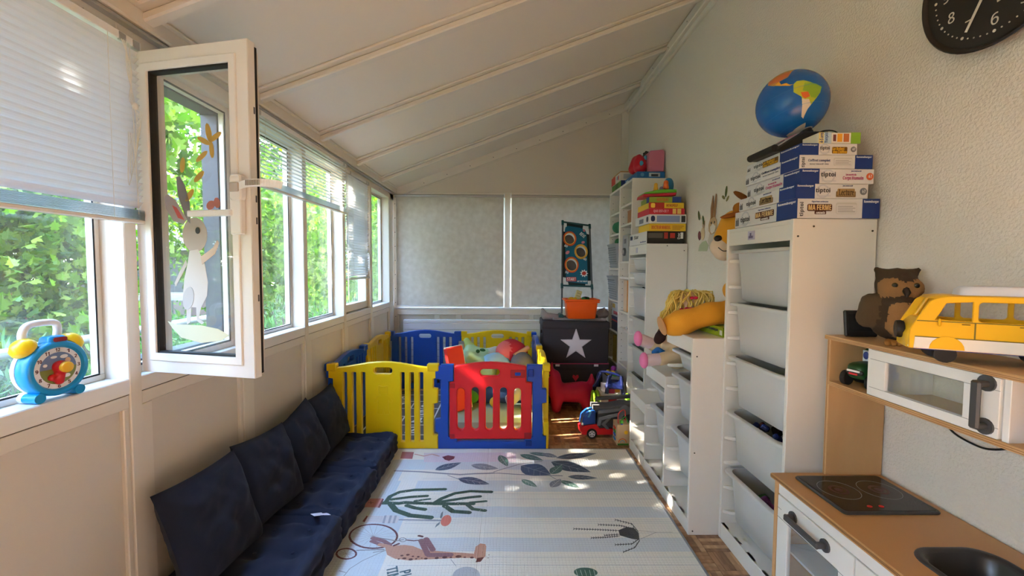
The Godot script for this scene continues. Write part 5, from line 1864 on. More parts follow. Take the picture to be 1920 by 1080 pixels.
# ---------------------------------------------------------------- play mat
func paint_poly(im: Image, pts: Array, c: Color) -> void:
	var lo := 1e9
	var hi := -1e9
	for k in range(1, pts.size(), 2):
		lo = minf(lo, pts[k])
		hi = maxf(hi, pts[k])
	var m := pts.size() / 2
	for y in range(maxi(0, int(lo)), mini(im.get_height() - 1, int(hi)) + 1):
		var xs := []
		var yy := y + 0.5
		for k in m:
			var x0: float = pts[2 * k]
			var y0: float = pts[2 * k + 1]
			var x1: float = pts[(2 * k + 2) % pts.size()]
			var y1: float = pts[(2 * k + 3) % pts.size()]
			if (y0 > yy) != (y1 > yy):
				xs.append(x0 + (x1 - x0) * (yy - y0) / (y1 - y0))
		xs.sort()
		for k in range(0, xs.size() - 1, 2):
			im.fill_rect(Rect2i(int(xs[k]), y, maxi(1, int(xs[k + 1]) - int(xs[k])), 1), c)

func paint_oval(im: Image, x: float, y: float, rx: float, ry: float, c: Color) -> void:
	for j in range(int(-ry), int(ry) + 1):
		var w := rx * sqrt(maxf(0.0, 1.0 - j * j / maxf(ry * ry, 0.5)))
		im.fill_rect(Rect2i(int(x - w), int(y) + j, maxi(1, int(2 * w)), 1), c)

func paint_line(im: Image, pts: Array, w: float, c: Color) -> void:
	for k in range(0, pts.size() - 2, 2):
		var a := Vector2(pts[k], pts[k + 1])
		var b := Vector2(pts[k + 2], pts[k + 3])
		if a.distance_to(b) < 0.01:
			continue
		var n := (b - a).normalized().orthogonal() * maxf(w * 0.5, 0.6)
		paint_poly(im, [a.x + n.x, a.y + n.y, b.x + n.x, b.y + n.y, b.x - n.x, b.y - n.y, a.x - n.x, a.y - n.y], c)
		if w > 5.0:
			paint_oval(im, a.x, a.y, w * 0.5, w * 0.5, c)
			paint_oval(im, b.x, b.y, w * 0.5, w * 0.5, c)

func build_mat() -> void:
	var W := 1890
	var Hh := 1970
	var im := Image.create(W, Hh, false, Image.FORMAT_RGB8)
	var cream := rgb(238, 234, 222)
	var pale := rgb(214, 219, 220)
	im.fill(cream)
	for e in [[164, 304], [442, 566], [718, 817], [977, 1076], [1225, 1340], [1460, 1560], [1690, 1800]]:
		im.fill_rect(Rect2i(540, e[0], W, e[1] - e[0]), pale)
	for e in [[0, 164, 300], [164, 304, 546], [304, 442, 420], [442, 718, 440], [718, 977, 548], [977, 1225, 538], [1225, 1970, 545]]:
		im.fill_rect(Rect2i(0, e[0], e[2], e[1] - e[0]), rgb(208, 219, 222))
	for e in [410, 424, 588, 640, 830, 846, 862, 940, 1110, 1160]:
		im.fill_rect(Rect2i(560, e, W, 3), rgb(206, 207, 204))
	for a in MAT_ART:
		var c := rgb(a[1], a[2], a[3])
		match a[0]:
			0: paint_poly(im, a[5], c)
			1: paint_line(im, a[5], a[4], c)
			2: paint_oval(im, a[5][0], a[5][1], a[5][2], a[5][3], c)
			3: im.fill_rect(Rect2i(a[5][0], a[5][1], 5, 5), c)
	var bp := Image.create(W, Hh, false, Image.FORMAT_RGB8)
	bp.fill(Color(0.75, 0.75, 0.75))
	for x in range(0, W, 15):
		bp.fill_rect(Rect2i(x, 0, 3, Hh), Color(0.35, 0.35, 0.35))
	for y in range(0, Hh, 15):
		bp.fill_rect(Rect2i(0, y, W, 3), Color(0.35, 0.35, 0.35))
	bp.fill_rect(Rect2i(938, 0, 14, Hh), Color(0.1, 0.1, 0.1))
	var m := StandardMaterial3D.new()
	m.resource_name = "mat_print"
	m.albedo_texture = ImageTexture.create_from_image(im)
	m.roughness = 0.42
	m.heightmap_enabled = true
	m.heightmap_scale = 0.3
	m.heightmap_texture = ImageTexture.create_from_image(bp)
	var t := thing("play_mat", "pale foam play mat printed with leaves, a cactus and a cycling giraffe", "mat", Vector3(-1.065 + 0.945, 0, -2.92 + 0.985))
	var g := G()
	var h := 0.012
	var hw := 0.945
	var hl := 0.985
	# the printed top, gently uneven along the fold
	var nx := 24
	var top := func(i: int) -> Vector2:
		var x := -hw + 2.0 * hw * i / nx
		return Vector2(x, h + 0.004 * exp(-pow(absf(x) / 0.12, 2.0)) - 0.0025 * exp(-pow(x / 0.012, 2.0)))
	for i in nx:
		var a: Vector2 = top.call(i)
		var b: Vector2 = top.call(i + 1)
		var n := Vector3(-(b.y - a.y), b.x - a.x, 0).normalized()
		var u0 := float(i) / nx
		var u1 := float(i + 1) / nx
		g.tri(Vector3(a.x, a.y, hl), Vector3(b.x, b.y, hl), Vector3(b.x, b.y, -hl), n, n, n, Vector2(u0, 1), Vector2(u1, 1), Vector2(u1, 0))
		g.tri(Vector3(a.x, a.y, hl), Vector3(b.x, b.y, -hl), Vector3(a.x, a.y, -hl), n, n, n, Vector2(u0, 1), Vector2(u1, 0), Vector2(u0, 0))
	put("printed_top", g, m, t)
	put("foam_core", G().bx(-hw, hw, 0.0005, h - 0.0005, -hl, hl, 0.002), cm(196, 198, 198, 0.8), t)
	put("edge_binding", G().bx(hw - 0.004, hw + 0.01, 0.0005, h + 0.0015, -hl, hl, 0.003).bx(-hw, hw, 0.0005, h + 0.0015, -hl - 0.008, -hl + 0.003, 0.003), cm(140, 142, 146, 0.8), t)
	# balloon lettering printed sideways
	var bx := Basis(Vector3.RIGHT, -PI / 2) * Basis(Vector3.BACK, deg_to_rad(-70))
	lettering(t, "TIME", 0.10, 0.045, cm(96, 120, 124, 0.8), Transform3D(bx, Vector3(-0.345, h + 0.0012, 0.235)))
	lettering(t, "PLAY", 0.10, 0.045, cm(96, 120, 124, 0.8), Transform3D(bx, Vector3(-0.285, h + 0.0012, 0.255)))


# ---------------------------------------------------------------- storage units and bins
# runner: a ledge on the inner side panel of a storage frame
func runner_mesh(depth: float) -> ArrayMesh:
	var g := G()
	g.t = Transform3D(Basis(Vector3.RIGHT, PI / 2) * Basis.IDENTITY, Vector3.ZERO)
	g.plate([poly([0.0, 0.0, depth, 0.0, depth, 0.022, 0.03, 0.022])], -0.008, 0.008, 0.003)
	return g.mesh()

# open frame: side panels at z0 (far) and z1 (near); x0 front, x1 back
func frame_unit(t: Node3D, x0: float, x1: float, z0: float, z1: float, h: float, rows: Array, near_side := true) -> void:
	var th := 0.016
	put("side_panel", G().bx(x0, x1, 0, h, z0, z0 + th, 0.0015), M.white_laminate, t)
	if near_side:
		put("side_panel", G().bx(x0, x1, 0, h, z1 - th, z1, 0.0015), M.white_laminate, t)
	put("top_panel", G().bx(x0 + 0.004, x1, h - th - 0.001, h - 0.001, z0 + th, z1 - th), M.white_laminate, t)
	put("fascia", G().bx(x0 + 0.003, x0 + 0.018, h - 0.075, h - th - 0.001, z0 + th, z1 - th, 0.001), M.white_laminate, t)
	put("plinth", G().bx(x0 + 0.002, x0 + 0.018, 0, 0.075, z0 + th, z1 - th, 0.001), M.white_laminate, t)
	put("bottom_panel", G().bx(x0 + 0.004, x1, 0.06, 0.075, z0 + th, z1 - th), M.white_laminate, t)
	put("back_panel", G().bx(x1 - 0.006, x1 - 0.001, 0.02, h - 0.02, z0 + th, z1 - th), M.white_laminate, t)
	var rm := runner_mesh(x1 - x0 - 0.02)
	for y in rows:
		for s in 2:
			if s == 1 and not near_side:
				continue
			var o := put_mesh("runner", rm, M.white_laminate, t)
			o.position = Vector3(x0 + 0.008, y, z0 + th if s == 0 else z1 - th)
			if s == 0:
				o.rotation.x = 0.0
			else:
				o.rotation.x = PI

# tapered tub with a wide rim; local origin at the rim's middle, front towards -x
func bin(called: String, label: String, at: Vector3, hx: float, hz: float, h: float, m: Material, group: String, fill_c := []) -> Node3D:
	var t := thing(called, label, "bin", at - Vector3(0, h, 0), 0.0, group)
	var k := 0.86
	var g := G()
	g.loft([[0.0, hx * 0.76 - 0.012, hz * k - 0.012, 0.05], [0.008, hx * 0.77, hz * k, 0.055], [h * 0.55, hx * 0.82, hz * 0.90, 0.055], [h - 0.014, hx * 0.87, hz * 0.935, 0.055], [h - 0.012, hx, hz, 0.04], [h - 0.002, hx, hz, 0.04], [h, hx - 0.002, hz - 0.002, 0.04], [h, hx * 0.86, hz * 0.92, 0.05], [h - 0.014, hx * 0.85, hz * 0.91, 0.05], [0.012, hx * 0.74, hz * k * 0.95, 0.05]], 6, true, true)
	put("tub", g, m, t)
	if fill_c.size():
		var rng := RandomNumberGenerator.new()
		rng.seed = hash(label)
		for i in 9:
			var c: Array = fill_c[i % fill_c.size()]
			var s := Vector3(rng.randf_range(0.02, 0.05), rng.randf_range(0.015, 0.03), rng.randf_range(0.02, 0.05))
			var o := put("content", G().box(Vector3.ZERO, s, 0.006), cm(c[0], c[1], c[2]), t)
			o.position = Vector3(rng.randf_range(-hx, hx) * 0.5, h - rng.randf_range(0.02, 0.05), rng.randf_range(-hz, hz) * 0.6)
			o.rotation = Vector3(rng.randf(), rng.randf() * 3.0, rng.randf())
	return t

func build_storage() -> void:
	# tall unit beside the toy kitchen
	var a := thing("storage_cabinet", "tall white storage frame with five pale bins beside the toy kitchen", "cabinet", Vector3.ZERO, 0.0, "white bin storage frames")
	var rows := []
	for k in 11:
		rows.append(0.13 + k * 0.1175)
	frame_unit(a, 1.007, 1.307, -1.976, -1.516, 1.45, rows)
	for e in [[1.08, 1.435], [1.29, 1.42], [1.025, 1.40]]:
		put("screw_head", G().cyl(Vector3(e[0], e[1] - 0.012, -1.516), Vector3(e[0], e[1] - 0.012, -1.5145), 0.0035, 8), M.screw, a)
	put("picture_label", G().bx(1.0055, 1.0095, 1.392, 1.428, -1.80, -1.755), cm(196, 190, 212, 0.6), a, "small lilac picture label")
	put("picture_mark", G().bx(1.0045, 1.006, 1.398, 1.408, -1.792, -1.763).bx(1.0045, 1.006, 1.405, 1.42, -1.785, -1.775), cm(120, 110, 150, 0.6), a)
	var ys := [1.352, 1.118, 0.875, 0.620, 0.345]
	var nm := ["topmost pale grey bin of the tall frame beside the toy kitchen", "second pale grey bin from the top of the tall frame beside the toy kitchen", "middle pale grey bin of the tall frame beside the toy kitchen", "pale bin with dark red and blue toys in the tall frame by the kitchen", "lowest pale bin of the tall frame beside the toy kitchen"]
	for k in 5:
		bin("storage_bin", nm[k], Vector3(1.152, ys[k], -1.746), 0.148, 0.21, 0.225, M.bin_white, "bins in the tall frame by the kitchen", [] if k < 3 else ([[90, 20, 34], [40, 60, 130], [60, 30, 30]] if k == 3 else [[200, 160, 60], [120, 60, 130], [60, 120, 60]]))
	# stepped unit descending away from the camera
	var s := thing("storage_cabinet", "white stepped storage frame descending away from the tall frame", "cabinet", Vector3.ZERO, 0.0, "white bin storage frames")
	var x0 := 0.8635
	var x1 := 1.303
	var th := 0.016
	var zs := [-1.98, -2.31, -2.64, -2.97]
	var hs := [0.945, 0.68, 0.42]
	for k in 3:
		var zn: float = zs[k]
		var zf: float = zs[k + 1]
		put("side_panel", G().bx(x0, x1, 0, hs[k], zn - th, zn, 0.0015), M.white_laminate, s)
		if k == 2:
			put("side_panel", G().bx(x0, x1, 0, hs[k], zf, zf + th, 0.0015), M.white_laminate, s)
		var ze := zf + (th if k == 2 else 0.0)
		put("top_panel", G().bx(x0 + 0.004, x1, hs[k] - th, hs[k], ze, zn - th), M.white_laminate, s)
		put("fascia", G().bx(x0 + 0.002, x0 + 0.018, hs[k] - 0.072, hs[k] - 0.0005, ze, zn - th, 0.001), M.white_laminate, s)
		put("plinth", G().bx(x0 + 0.002, x0 + 0.018, 0, 0.07, ze, zn - th, 0.001), M.white_laminate, s)
		put("bottom_panel", G().bx(x0 + 0.004, x1, 0.055, 0.07, ze, zn - th), M.white_laminate, s)
		put("back_panel", G().bx(x1 - 0.006, x1 - 0.001, 0.02, hs[k] - 0.02, ze, zn - th), M.white_laminate, s)
		var rm := runner_mesh(x1 - x0 - 0.02)
		var y := 0.17
		while y < hs[k] - 0.12:
			var o := put_mesh("runner", rm, M.white_laminate, s)
			o.position = Vector3(x0 + 0.008, y, zf + (th if k == 2 else 0.0))
			o = put_mesh("runner", rm, M.white_laminate, s)
			o.position = Vector3(x0 + 0.008, y, zn - th)
			o.rotation.x = PI
			y += 0.115
	for e in [[0.885, 0.86], [0.885, 0.02], [0.885, 0.40]]:
		put("screw_head", G().cyl(Vector3(e[0], e[1], -1.98), Vector3(e[0], e[1], -1.9785), 0.0035, 8), M.screw, s)
	bin("storage_bin", "shallow pale bin under the top of the stepped frame, below the plush giraffe", Vector3(1.075, 0.845, -2.145), 0.20, 0.142, 0.10, M.bin_soft, "bins in the stepped frame", [[120, 30, 50], [90, 60, 50]])
	bin("storage_bin", "deep pale bin with dark contents in the tallest step of the stepped frame", Vector3(1.075, 0.715, -2.145), 0.20, 0.142, 0.225, M.bin_soft, "bins in the stepped frame", [[30, 30, 34], [50, 50, 54]])
	bin("storage_bin", "translucent bin showing colourful toys, lowest in the tallest step of the frame", Vector3(1.075, 0.425, -2.145), 0.20, 0.142, 0.23, M.bin_soft, "bins in the stepped frame", [[210, 60, 60], [230, 170, 60], [150, 60, 140], [60, 110, 190]])
	bin("storage_bin", "shallow pale bin at the top of the middle step", Vector3(1.075, 0.575, -2.475), 0.20, 0.142, 0.10, M.bin_soft, "bins in the stepped frame")
	bin("storage_bin", "deep pale bin at the bottom of the middle step", Vector3(1.075, 0.44, -2.475), 0.20, 0.142, 0.23, M.bin_soft, "bins in the stepped frame", [[200, 90, 80], [120, 120, 180]])
	# far tall unit
	var b := thing("storage_cabinet", "tall white storage frame topped with board games, next to the bookcases", "cabinet", Vector3.ZERO, 0.0, "white bin storage frames")
	frame_unit(b, 1.01, 1.31, -3.59, -3.13, 1.45, rows)
	for e in [[1.16, 1.435], [1.285, 1.40]]:
		put("screw_head", G().cyl(Vector3(e[0], e[1], -3.13), Vector3(e[0], e[1], -3.1285), 0.004, 8), M.screw, b)
	put("picture_label", G().bx(1.0085, 1.0125, 1.39, 1.43, -3.39, -3.35), cm(206, 206, 220, 0.6), b)
	var yb := [1.352, 1.235, 1.118, 0.875, 0.64, 0.405]
	var hb := [0.10, 0.10, 0.225, 0.225, 0.225, 0.225]
	var mb := [M.bin_soft, M.bin_soft, M.bin_soft, M.bin_white, M.bin_white, M.bin_white]
	var nb := ["shallow translucent bin with a red pile on top, highest in the far tall frame", "shallow translucent bin, second in the far tall frame", "grey bin holding dark things, third in the far tall frame", "pale bin in the middle of the far tall frame, behind the doll's boots", "pale bin below the middle of the far tall frame", "pale bin lowest in the far tall frame, behind the stepped unit"]
	for k in 6:
		bin("storage_bin", nb[k], Vector3(1.155, yb[k], -3.36), 0.148, 0.21, hb[k], mb[k], "bins in the far tall frame", [[160, 60, 60], [220, 214, 200], [180, 120, 130]] if k == 0 else ([[230, 232, 234], [200, 204, 210]] if k == 1 else ([[40, 40, 44], [80, 80, 84]] if k == 2 else [])))

# ---------------------------------------------------------------- bookcases and what stands in them
func build_bookcases() -> void:
	var th := 0.018
	var rows := [[[0.08, 0.40, 0.72, 0.88, 1.19, 1.33, 1.66, 1.83], -4.0, -3.6, "narrow white bookcase nearer the camera, holding a metal robot box and tall panels"], [[0.08, 0.36, 0.66, 0.96, 1.27, 1.60, 1.80], -4.4, -4.0, "narrow white bookcase in the far corner, holding two grey baskets"]]
	for e in rows:
		var t := thing("bookcase", e[3], "bookcase", Vector3.ZERO, 0.0, "narrow white bookcases")
		var z0: float = e[1]
		var z1: float = e[2]
		put("side_panel", G().bx(1.033, 1.313, 0, 2.02, z0, z0 + th, 0.001), M.white_laminate, t)
		put("side_panel", G().bx(1.033, 1.313, 0, 2.02, z1 - th, z1, 0.001), M.white_laminate, t)
		put("top_panel", G().bx(1.035, 1.313, 2.0, 2.019, z0 + th, z1 - th), M.white_laminate, t)
		put("back_panel", G().bx(1.305, 1.311, 0.02, 2.0, z0 + th, z1 - th), M.white_laminate, t)
		put("plinth", G().bx(1.045, 1.06, 0, 0.06, z0 + th, z1 - th), M.white_laminate, t)
		for y in e[0]:
			put("shelf", G().bx(1.04, 1.305, y - th, y, z0 + th, z1 - th, 0.001), M.white_laminate, t)
		var holes := G()
		for k in 26:
			holes.cyl(Vector3(1.065, 0.42 + k * 0.06, z0 + th - 0.001), Vector3(1.065, 0.42 + k * 0.06, z0 + th + 0.0008), 0.0035, 6)
		put("shelf_holes", holes, cm(60, 58, 54, 0.8), t)
	# far bookcase contents: baskets with pierced pattern
	var bk := mat("basket", rgb(150, 156, 162), 0.5)
	for k in 2:
		var y: float = [1.27, 0.96][k]
		var t := thing("basket", ["grey plastic basket with green cloth on the upper shelf of the corner bookcase", "grey plastic basket on the lower shelf of the corner bookcase"][k], "basket", Vector3(1.15, y, -4.2), 0.0, "grey baskets in the corner bookcase")
		put("tub", G().loft([[0.0, 0.12, 0.145, 0.02], [0.21, 0.14, 0.165, 0.02], [0.225, 0.148, 0.172, 0.02], [0.232, 0.148, 0.172, 0.02], [0.232, 0.135, 0.16, 0.02], [0.02, 0.112, 0.137, 0.02]], 3), bk, t)
		var dots := G()
		for i in 9:
			for j in 11:
				var s := (i + 0.5) / 9.0
				dots.t = Transform3D(Basis(Vector3.BACK, 0.09), Vector3(-lerpf(0.1205, 0.1405, s), s * 0.2 + 0.005, (j - 5) * 0.027 + (0.0135 if i % 2 else 0.0) - 0.006))
				dots.box(Vector3.ZERO, Vector3(0.003, 0.009, 0.015), 0.001)
		put("weave", dots, cm(122, 128, 134, 0.6), t)
		if k == 0:
			put("green_cloth", G(Vector3(0, 0.235, 0)).blob([[Vector3(-0.06, 0, 0.06), Vector3(0.02, 0.03, -0.06), 0.05, 0.055], [Vector3(0.05, 0, 0.05), Vector3(-0.05, 0.02, -0.08), 0.04, 0.04]], 0.012, 0.02), cm(36, 112, 74, 0.9), t)
		else:
			put("wooden_block", G(Vector3(0.02, 0.245, 0.08)).box(Vector3.ZERO, Vector3(0.08, 0.06, 0.05), 0.004), cm(160, 84, 44, 0.6), t)
	var bag := thing("cloth_bag", "green cloth bundle on the top shelf of the corner bookcase", "cloth", Vector3(1.14, 1.60, -4.22))
	put("folds", G().blob([[Vector3(-0.05, 0.07, -0.06), Vector3(0.05, 0.11, 0.03), 0.055, 0.045], [Vector3(-0.02, 0.05, 0.02), Vector3(0.05, 0.05, -0.05), 0.05, 0.05]], 0.013, 0.03), cm(60, 128, 96, 0.9), bag)
	var bks := [[0.022, [92, 62, 44], 0.24], [0.03, [150, 120, 84], 0.26], [0.02, [70, 40, 60], 0.27]]
	for k in 3:
		var t := thing("book", ["brown book standing on the top shelf of the corner bookcase", "tan book standing on the top shelf of the corner bookcase", "dark plum book standing on the top shelf of the corner bookcase"][k], "book", Vector3(1.16, 1.80 - 0.2, -4.11 + k * 0.032), 0.0, "books in the corner bookcase")
		var c: Array = bks[k][1]
		put("cover", G().bx(-0.09, 0.09, 0.0, bks[k][2] * 0.7, -bks[k][0] / 2, bks[k][0] / 2, 0.002), cm(c[0], c[1], c[2]), t)
		put("pages", G().bx(-0.086, 0.088, 0.002, bks[k][2] * 0.7 + 0.0005, -bks[k][0] / 2 + 0.003, bks[k][0] / 2 - 0.003), cm(226, 218, 200, 0.9), t)
	var sb := thing("game_carton", "dark blue carton with a red stripe in the corner bookcase, under the baskets", "box", Vector3(1.13, 0.66, -4.16))
	put("carton", G().bx(-0.085, 0.1, 0.0, 0.14, -0.13, 0.12, 0.002), cm(24, 34, 84, 0.5), sb)
	put("stripe", G().bx(-0.0865, -0.084, 0.09, 0.105, -0.13, 0.12), cm(196, 40, 44, 0.5), sb)
	var sb2 := thing("game_carton", "white carton with yellow and red print stacked in the corner bookcase", "box", Vector3(1.13, 0.80, -4.16))
	put("carton", G().bx(-0.085, 0.1, 0.0, 0.13, -0.12, 0.11, 0.002), cm(206, 208, 214, 0.5), sb2)
	put("print", G().bx(-0.0865, -0.084, 0.08, 0.12, -0.10, 0.0), cm(214, 176, 50, 0.5), sb2)
	put("print", G().bx(-0.0865, -0.084, 0.02, 0.05, -0.06, 0.10), cm(190, 60, 60, 0.5), sb2)
	var sb3 := thing("yellow_carton", "yellow carton on the low shelf of the corner bookcase beside the chests", "box", Vector3(1.13, 0.36, -4.13))
	put("carton", G().bx(-0.085, 0.1, 0.0, 0.25, -0.09, 0.09, 0.002), cm(196, 164, 40, 0.5), sb3)
	# near bookcase contents
	var rbx := thing("robot_box", "silver metal box with a round dial in the near bookcase", "box", Vector3(1.12, 1.33, -3.86))
	put("body", G().bx(-0.07, 0.12, 0.0, 0.24, -0.085, 0.085, 0.006), cm(164, 166, 168, 0.35), rbx)
	put("dial", G().cyl(Vector3(-0.07, 0.085, 0.0), Vector3(-0.085, 0.085, 0.0), 0.036, 18), cm(90, 92, 96, 0.4), rbx)
	put("dial_cap", G().ball(Vector3(-0.085, 0.085, 0.0), Vector3(0.012, 0.02, 0.02), 12, 8), M.alu, rbx)
	put("badge", G().bx(-0.0735, -0.068, 0.16, 0.2, -0.03, 0.03, 0.002), cm(120, 122, 126, 0.5), rbx)
	var blk := thing("wooden_box", "small brown wooden box on the top shelf of the near bookcase", "box", Vector3(1.12, 1.66, -3.76))
	put("body", G().bx(-0.06, 0.08, 0.0, 0.10, -0.07, 0.09, 0.003), cm(176, 126, 84, 0.6), blk)
	put("lid", G().bx(-0.062, 0.082, 0.10, 0.115, -0.072, 0.092, 0.003), cm(186, 138, 96, 0.6), blk)
	for k in 3:
		var t := thing("tall_folder", ["natural wood panel standing on edge in the near bookcase", "orange backed folder standing in the near bookcase", "navy folder standing in the near bookcase"][k], "folder", Vector3(1.13, 0.88, -3.80 + k * 0.045), 0.0, "folders in the near bookcase")
		var c: Array = [[216, 190, 160], [214, 140, 60], [34, 44, 104]][k]
		put("cover", G().bx(-0.08, 0.12, 0.0, 0.28, -0.019 + (0.0 if k else -0.06), 0.019, 0.002), cm(c[0], c[1], c[2]), t)
	var rt := thing("toy_robot", "red and yellow toy robot standing in the near bookcase", "toy", Vector3(1.115, 0.72, -3.80))
	put("body", G().blob([[Vector3(0, 0.05, 0), Vector3(0, 0.08, 0), 0.035, 0.04]], 0.008, 0.01), cm(190, 34, 36, 0.4), rt)
	put("chest_plate", G().ball(Vector3(-0.03, 0.075, 0.0), Vector3(0.014, 0.022, 0.024), 12, 8), cm(238, 190, 40, 0.4), rt)
	put("foot", G().box(Vector3(-0.02, 0.012, -0.03), Vector3(0.07, 0.024, 0.03), 0.006), cm(225, 225, 225, 0.4), rt)
	put("foot", G().box(Vector3(-0.02, 0.012, 0.03), Vector3(0.07, 0.024, 0.03), 0.006), cm(60, 62, 68, 0.4), rt)
	put("head", G().ball(Vector3(0.0, 0.13, 0), Vector3(0.025, 0.025, 0.025), 12, 8), cm(40, 56, 120, 0.4), rt)
	var ru := thing("toy_lantern", "red toy lantern standing on a low shelf of the near bookcase", "toy", Vector3(1.12, 0.40, -3.74))
	put("body", G().lathe([Vector2(0, 0), Vector2(0.04, 0), Vector2(0.045, 0.03), Vector2(0.03, 0.1), Vector2(0.04, 0.16), Vector2(0.02, 0.24), Vector2(0, 0.25)], 14), cm(214, 30, 38, 0.4), ru)
	put("band", G().lathe([Vector2(0.046, 0.10), Vector2(0.048, 0.11), Vector2(0.046, 0.12)], 14), cm(225, 225, 225, 0.5), ru)


# ---------------------------------------------------------------- toy kitchen
func pull_handle(parent: Node3D, a: Vector3, b: Vector3, out: Vector3, called := "handle") -> void:
	var d := (b - a).normalized()
	var g := G()
	var up := d
	var side := out.cross(d).normalized()
	var bs := Basis(out, d, side)
	g.t = Transform3D(bs, (a + b) * 0.5)
	var L := (b - a).length()
	g.bx(0.022, 0.032, -L / 2, L / 2, -0.011, 0.011, 0.004)
	g.bx(0.0, 0.03, L / 2 - 0.014, L / 2, -0.009, 0.009, 0.003)
	g.bx(0.0, 0.03, -L / 2, -L / 2 + 0.014, -0.009, 0.009, 0.003)
	var o := put(called, g, mat("pewter", rgb(92, 92, 92), 0.38, 0.55), parent)
	for e in [a, b]:
		put("handle_rose", G().cyl(e - d * 0.006 * signf((e - a).dot(d) - 0.01), e - d * 0.006 * signf((e - a).dot(d) - 0.01) + out * 0.005, 0.019, 16), M.pewter, o)

func build_kitchen() -> void:
	var t := thing("toy_kitchen", "wooden toy kitchen with white doors, a black hob and a small microwave", "toy kitchen")
	var xf := 0.93
	var xb := 1.308
	var zf := -1.472
	var zn := -0.752
	var top := 0.555
	# worktop with openings for hob and sink
	var rim := PackedVector2Array([Vector2(xf, -zf), Vector2(xf, -zn), Vector2(xb, -zn), Vector2(xb, -zf)])
	var sink_hole := rrect(1.029, 1.221, 0.794, 1.05, 0.052)
	put("worktop", G(Vector3(0, top, 0), Basis(Vector3.RIGHT, -PI / 2) * Basis.from_scale(Vector3(1, 1, 1))).plate([rim, sink_hole], -0.018, 0.0, 0.0025), M.counter, t)
	put("worktop_edge", G().bx(xf - 0.0015, xf + 0.001, top - 0.0105, top - 0.0085, zf, zn).bx(xf - 0.0015, xf + 0.001, top - 0.006, top - 0.0045, zf, zn), M.birch_line, t)
	put("side_panel", G().bx(xf + 0.012, xb, 0, top - 0.018, zf + 0.006, zf + 0.022, 0.001), M.birch_edge, t)
	put("side_panel", G().bx(xf + 0.012, xb, 0, top - 0.018, zn - 0.02, zn - 0.004, 0.001), M.birch_edge, t)
	put("front_rail", G().bx(xf + 0.016, xf + 0.03, top - 0.062, top - 0.019, zf + 0.022, zn - 0.02, 0.001), M.white, t)
	put("bottom_board", G().bx(xf + 0.03, xb, 0.10, 0.115, zf + 0.022, zn - 0.02), M.white, t)
	put("divider", G().bx(xf + 0.03, xb, 0.115, top - 0.02, -1.118, -1.104), M.white, t)
	put("back_board", G().bx(xb - 0.006, xb, 0.05, top - 0.02, zf + 0.022, zn - 0.02), cm(150, 110, 84, 0.7), t)
	put("oven_shelf", G().bx(xf + 0.04, xb - 0.01, 0.30, 0.308, zf + 0.022, -1.118), cm(196, 198, 204, 0.5), t)
	# oven door: a frame round a pane
	var y0 := 0.115
	var y1 := top - 0.064
	var od := put("oven_door", G(Vector3(xf + 0.012, 0, 0), Basis(Vector3.UP, PI / 2)).plate([rrect(1.118, 1.446, y0, y1, 0.002, 1), rrect(1.172, 1.392, y0 + 0.06, y1 - 0.075, 0.002, 1)], 0.0, 0.014, 0.0015), M.white, t, "white oven door")
	put("oven_pane", G().bx(xf + 0.016, xf + 0.020, y0 + 0.05, y1 - 0.07, -1.40, -1.165), M.pane, od)
	put("door_groove", G().bx(xf + 0.0112, xf + 0.0125, y1 - 0.077, y1 - 0.0755, -1.446, -1.118), cm(150, 148, 144, 0.6), od)
	put("door_groove", G().bx(xf + 0.0112, xf + 0.0125, y1 - 0.045, y1 - 0.044, -1.446, -1.425).bx(xf + 0.0112, xf + 0.0125, y0, y1 - 0.076, -1.173, -1.172), cm(150, 148, 144, 0.6), od)
	pull_handle(od, Vector3(xf + 0.012, y1 - 0.035, -1.37), Vector3(xf + 0.012, y1 - 0.035, -1.215), Vector3(-1, 0, 0))
	var cd := put("cupboard_door", G().bx(xf + 0.012, xf + 0.026, y0, y1, -1.114, -0.775, 0.0015), M.white, t, "white cupboard door")
	put("door_panel", G().bx(xf + 0.010, xf + 0.0125, y0 + 0.05, y1 - 0.05, -1.06, -0.83, 0.001), M.white_gloss, cd)
	pull_handle(cd, Vector3(xf + 0.012, y1 - 0.03, -1.0), Vector3(xf + 0.012, y1 - 0.03, -0.88), Vector3(-1, 0, 0))
	# hob
	var hob := put("hob", G(Vector3(0, top, 0), Basis(Vector3.RIGHT, -PI / 2)).plate([rrect(0.984, 1.275, 1.208, 1.433, 0.014)], 0.0, 0.009, 0.003), mat("hob_rim", rgb(56, 58, 60), 0.35), t, "black two ring hob")
	put("hob_glass", G(Vector3(0, top, 0), Basis(Vector3.RIGHT, -PI / 2)).plate([rrect(0.992, 1.267, 1.216, 1.425, 0.01)], 0.0088, 0.0098), mat("hob_glass", rgb(16, 14, 15), 0.12), hob)
	for c in [Vector2(1.065, 1.335), Vector2(1.195, 1.335)]:
		put("hob_ring", G(Vector3(0, top, 0), Basis(Vector3.RIGHT, -PI / 2)).plate([oval(c.x, c.y, 0.058, 0.058, 36), oval(c.x, c.y, 0.0568, 0.0568, 36)], 0.0096, 0.0101), cm(170, 168, 166, 0.5), hob)
		put("hob_coil", G(Vector3(0, top, 0), Basis(Vector3.RIGHT, -PI / 2)).plate([oval(c.x, c.y, 0.028, 0.028, 28), oval(c.x, c.y, 0.020, 0.020, 28)], 0.0096, 0.01).plate([oval(c.x, c.y, 0.012, 0.012, 20)], 0.0096, 0.01), cm(78, 34, 30, 0.4), hob)
	for x in [1.083, 1.118]:
		put("hob_button", G(Vector3(0, top, 0), Basis(Vector3.RIGHT, -PI / 2)).plate([oval(x, 1.238, 0.0075, 0.0055, 16)], 0.0096, 0.0115, 0.0005), cm(222, 44, 38, 0.4), hob)
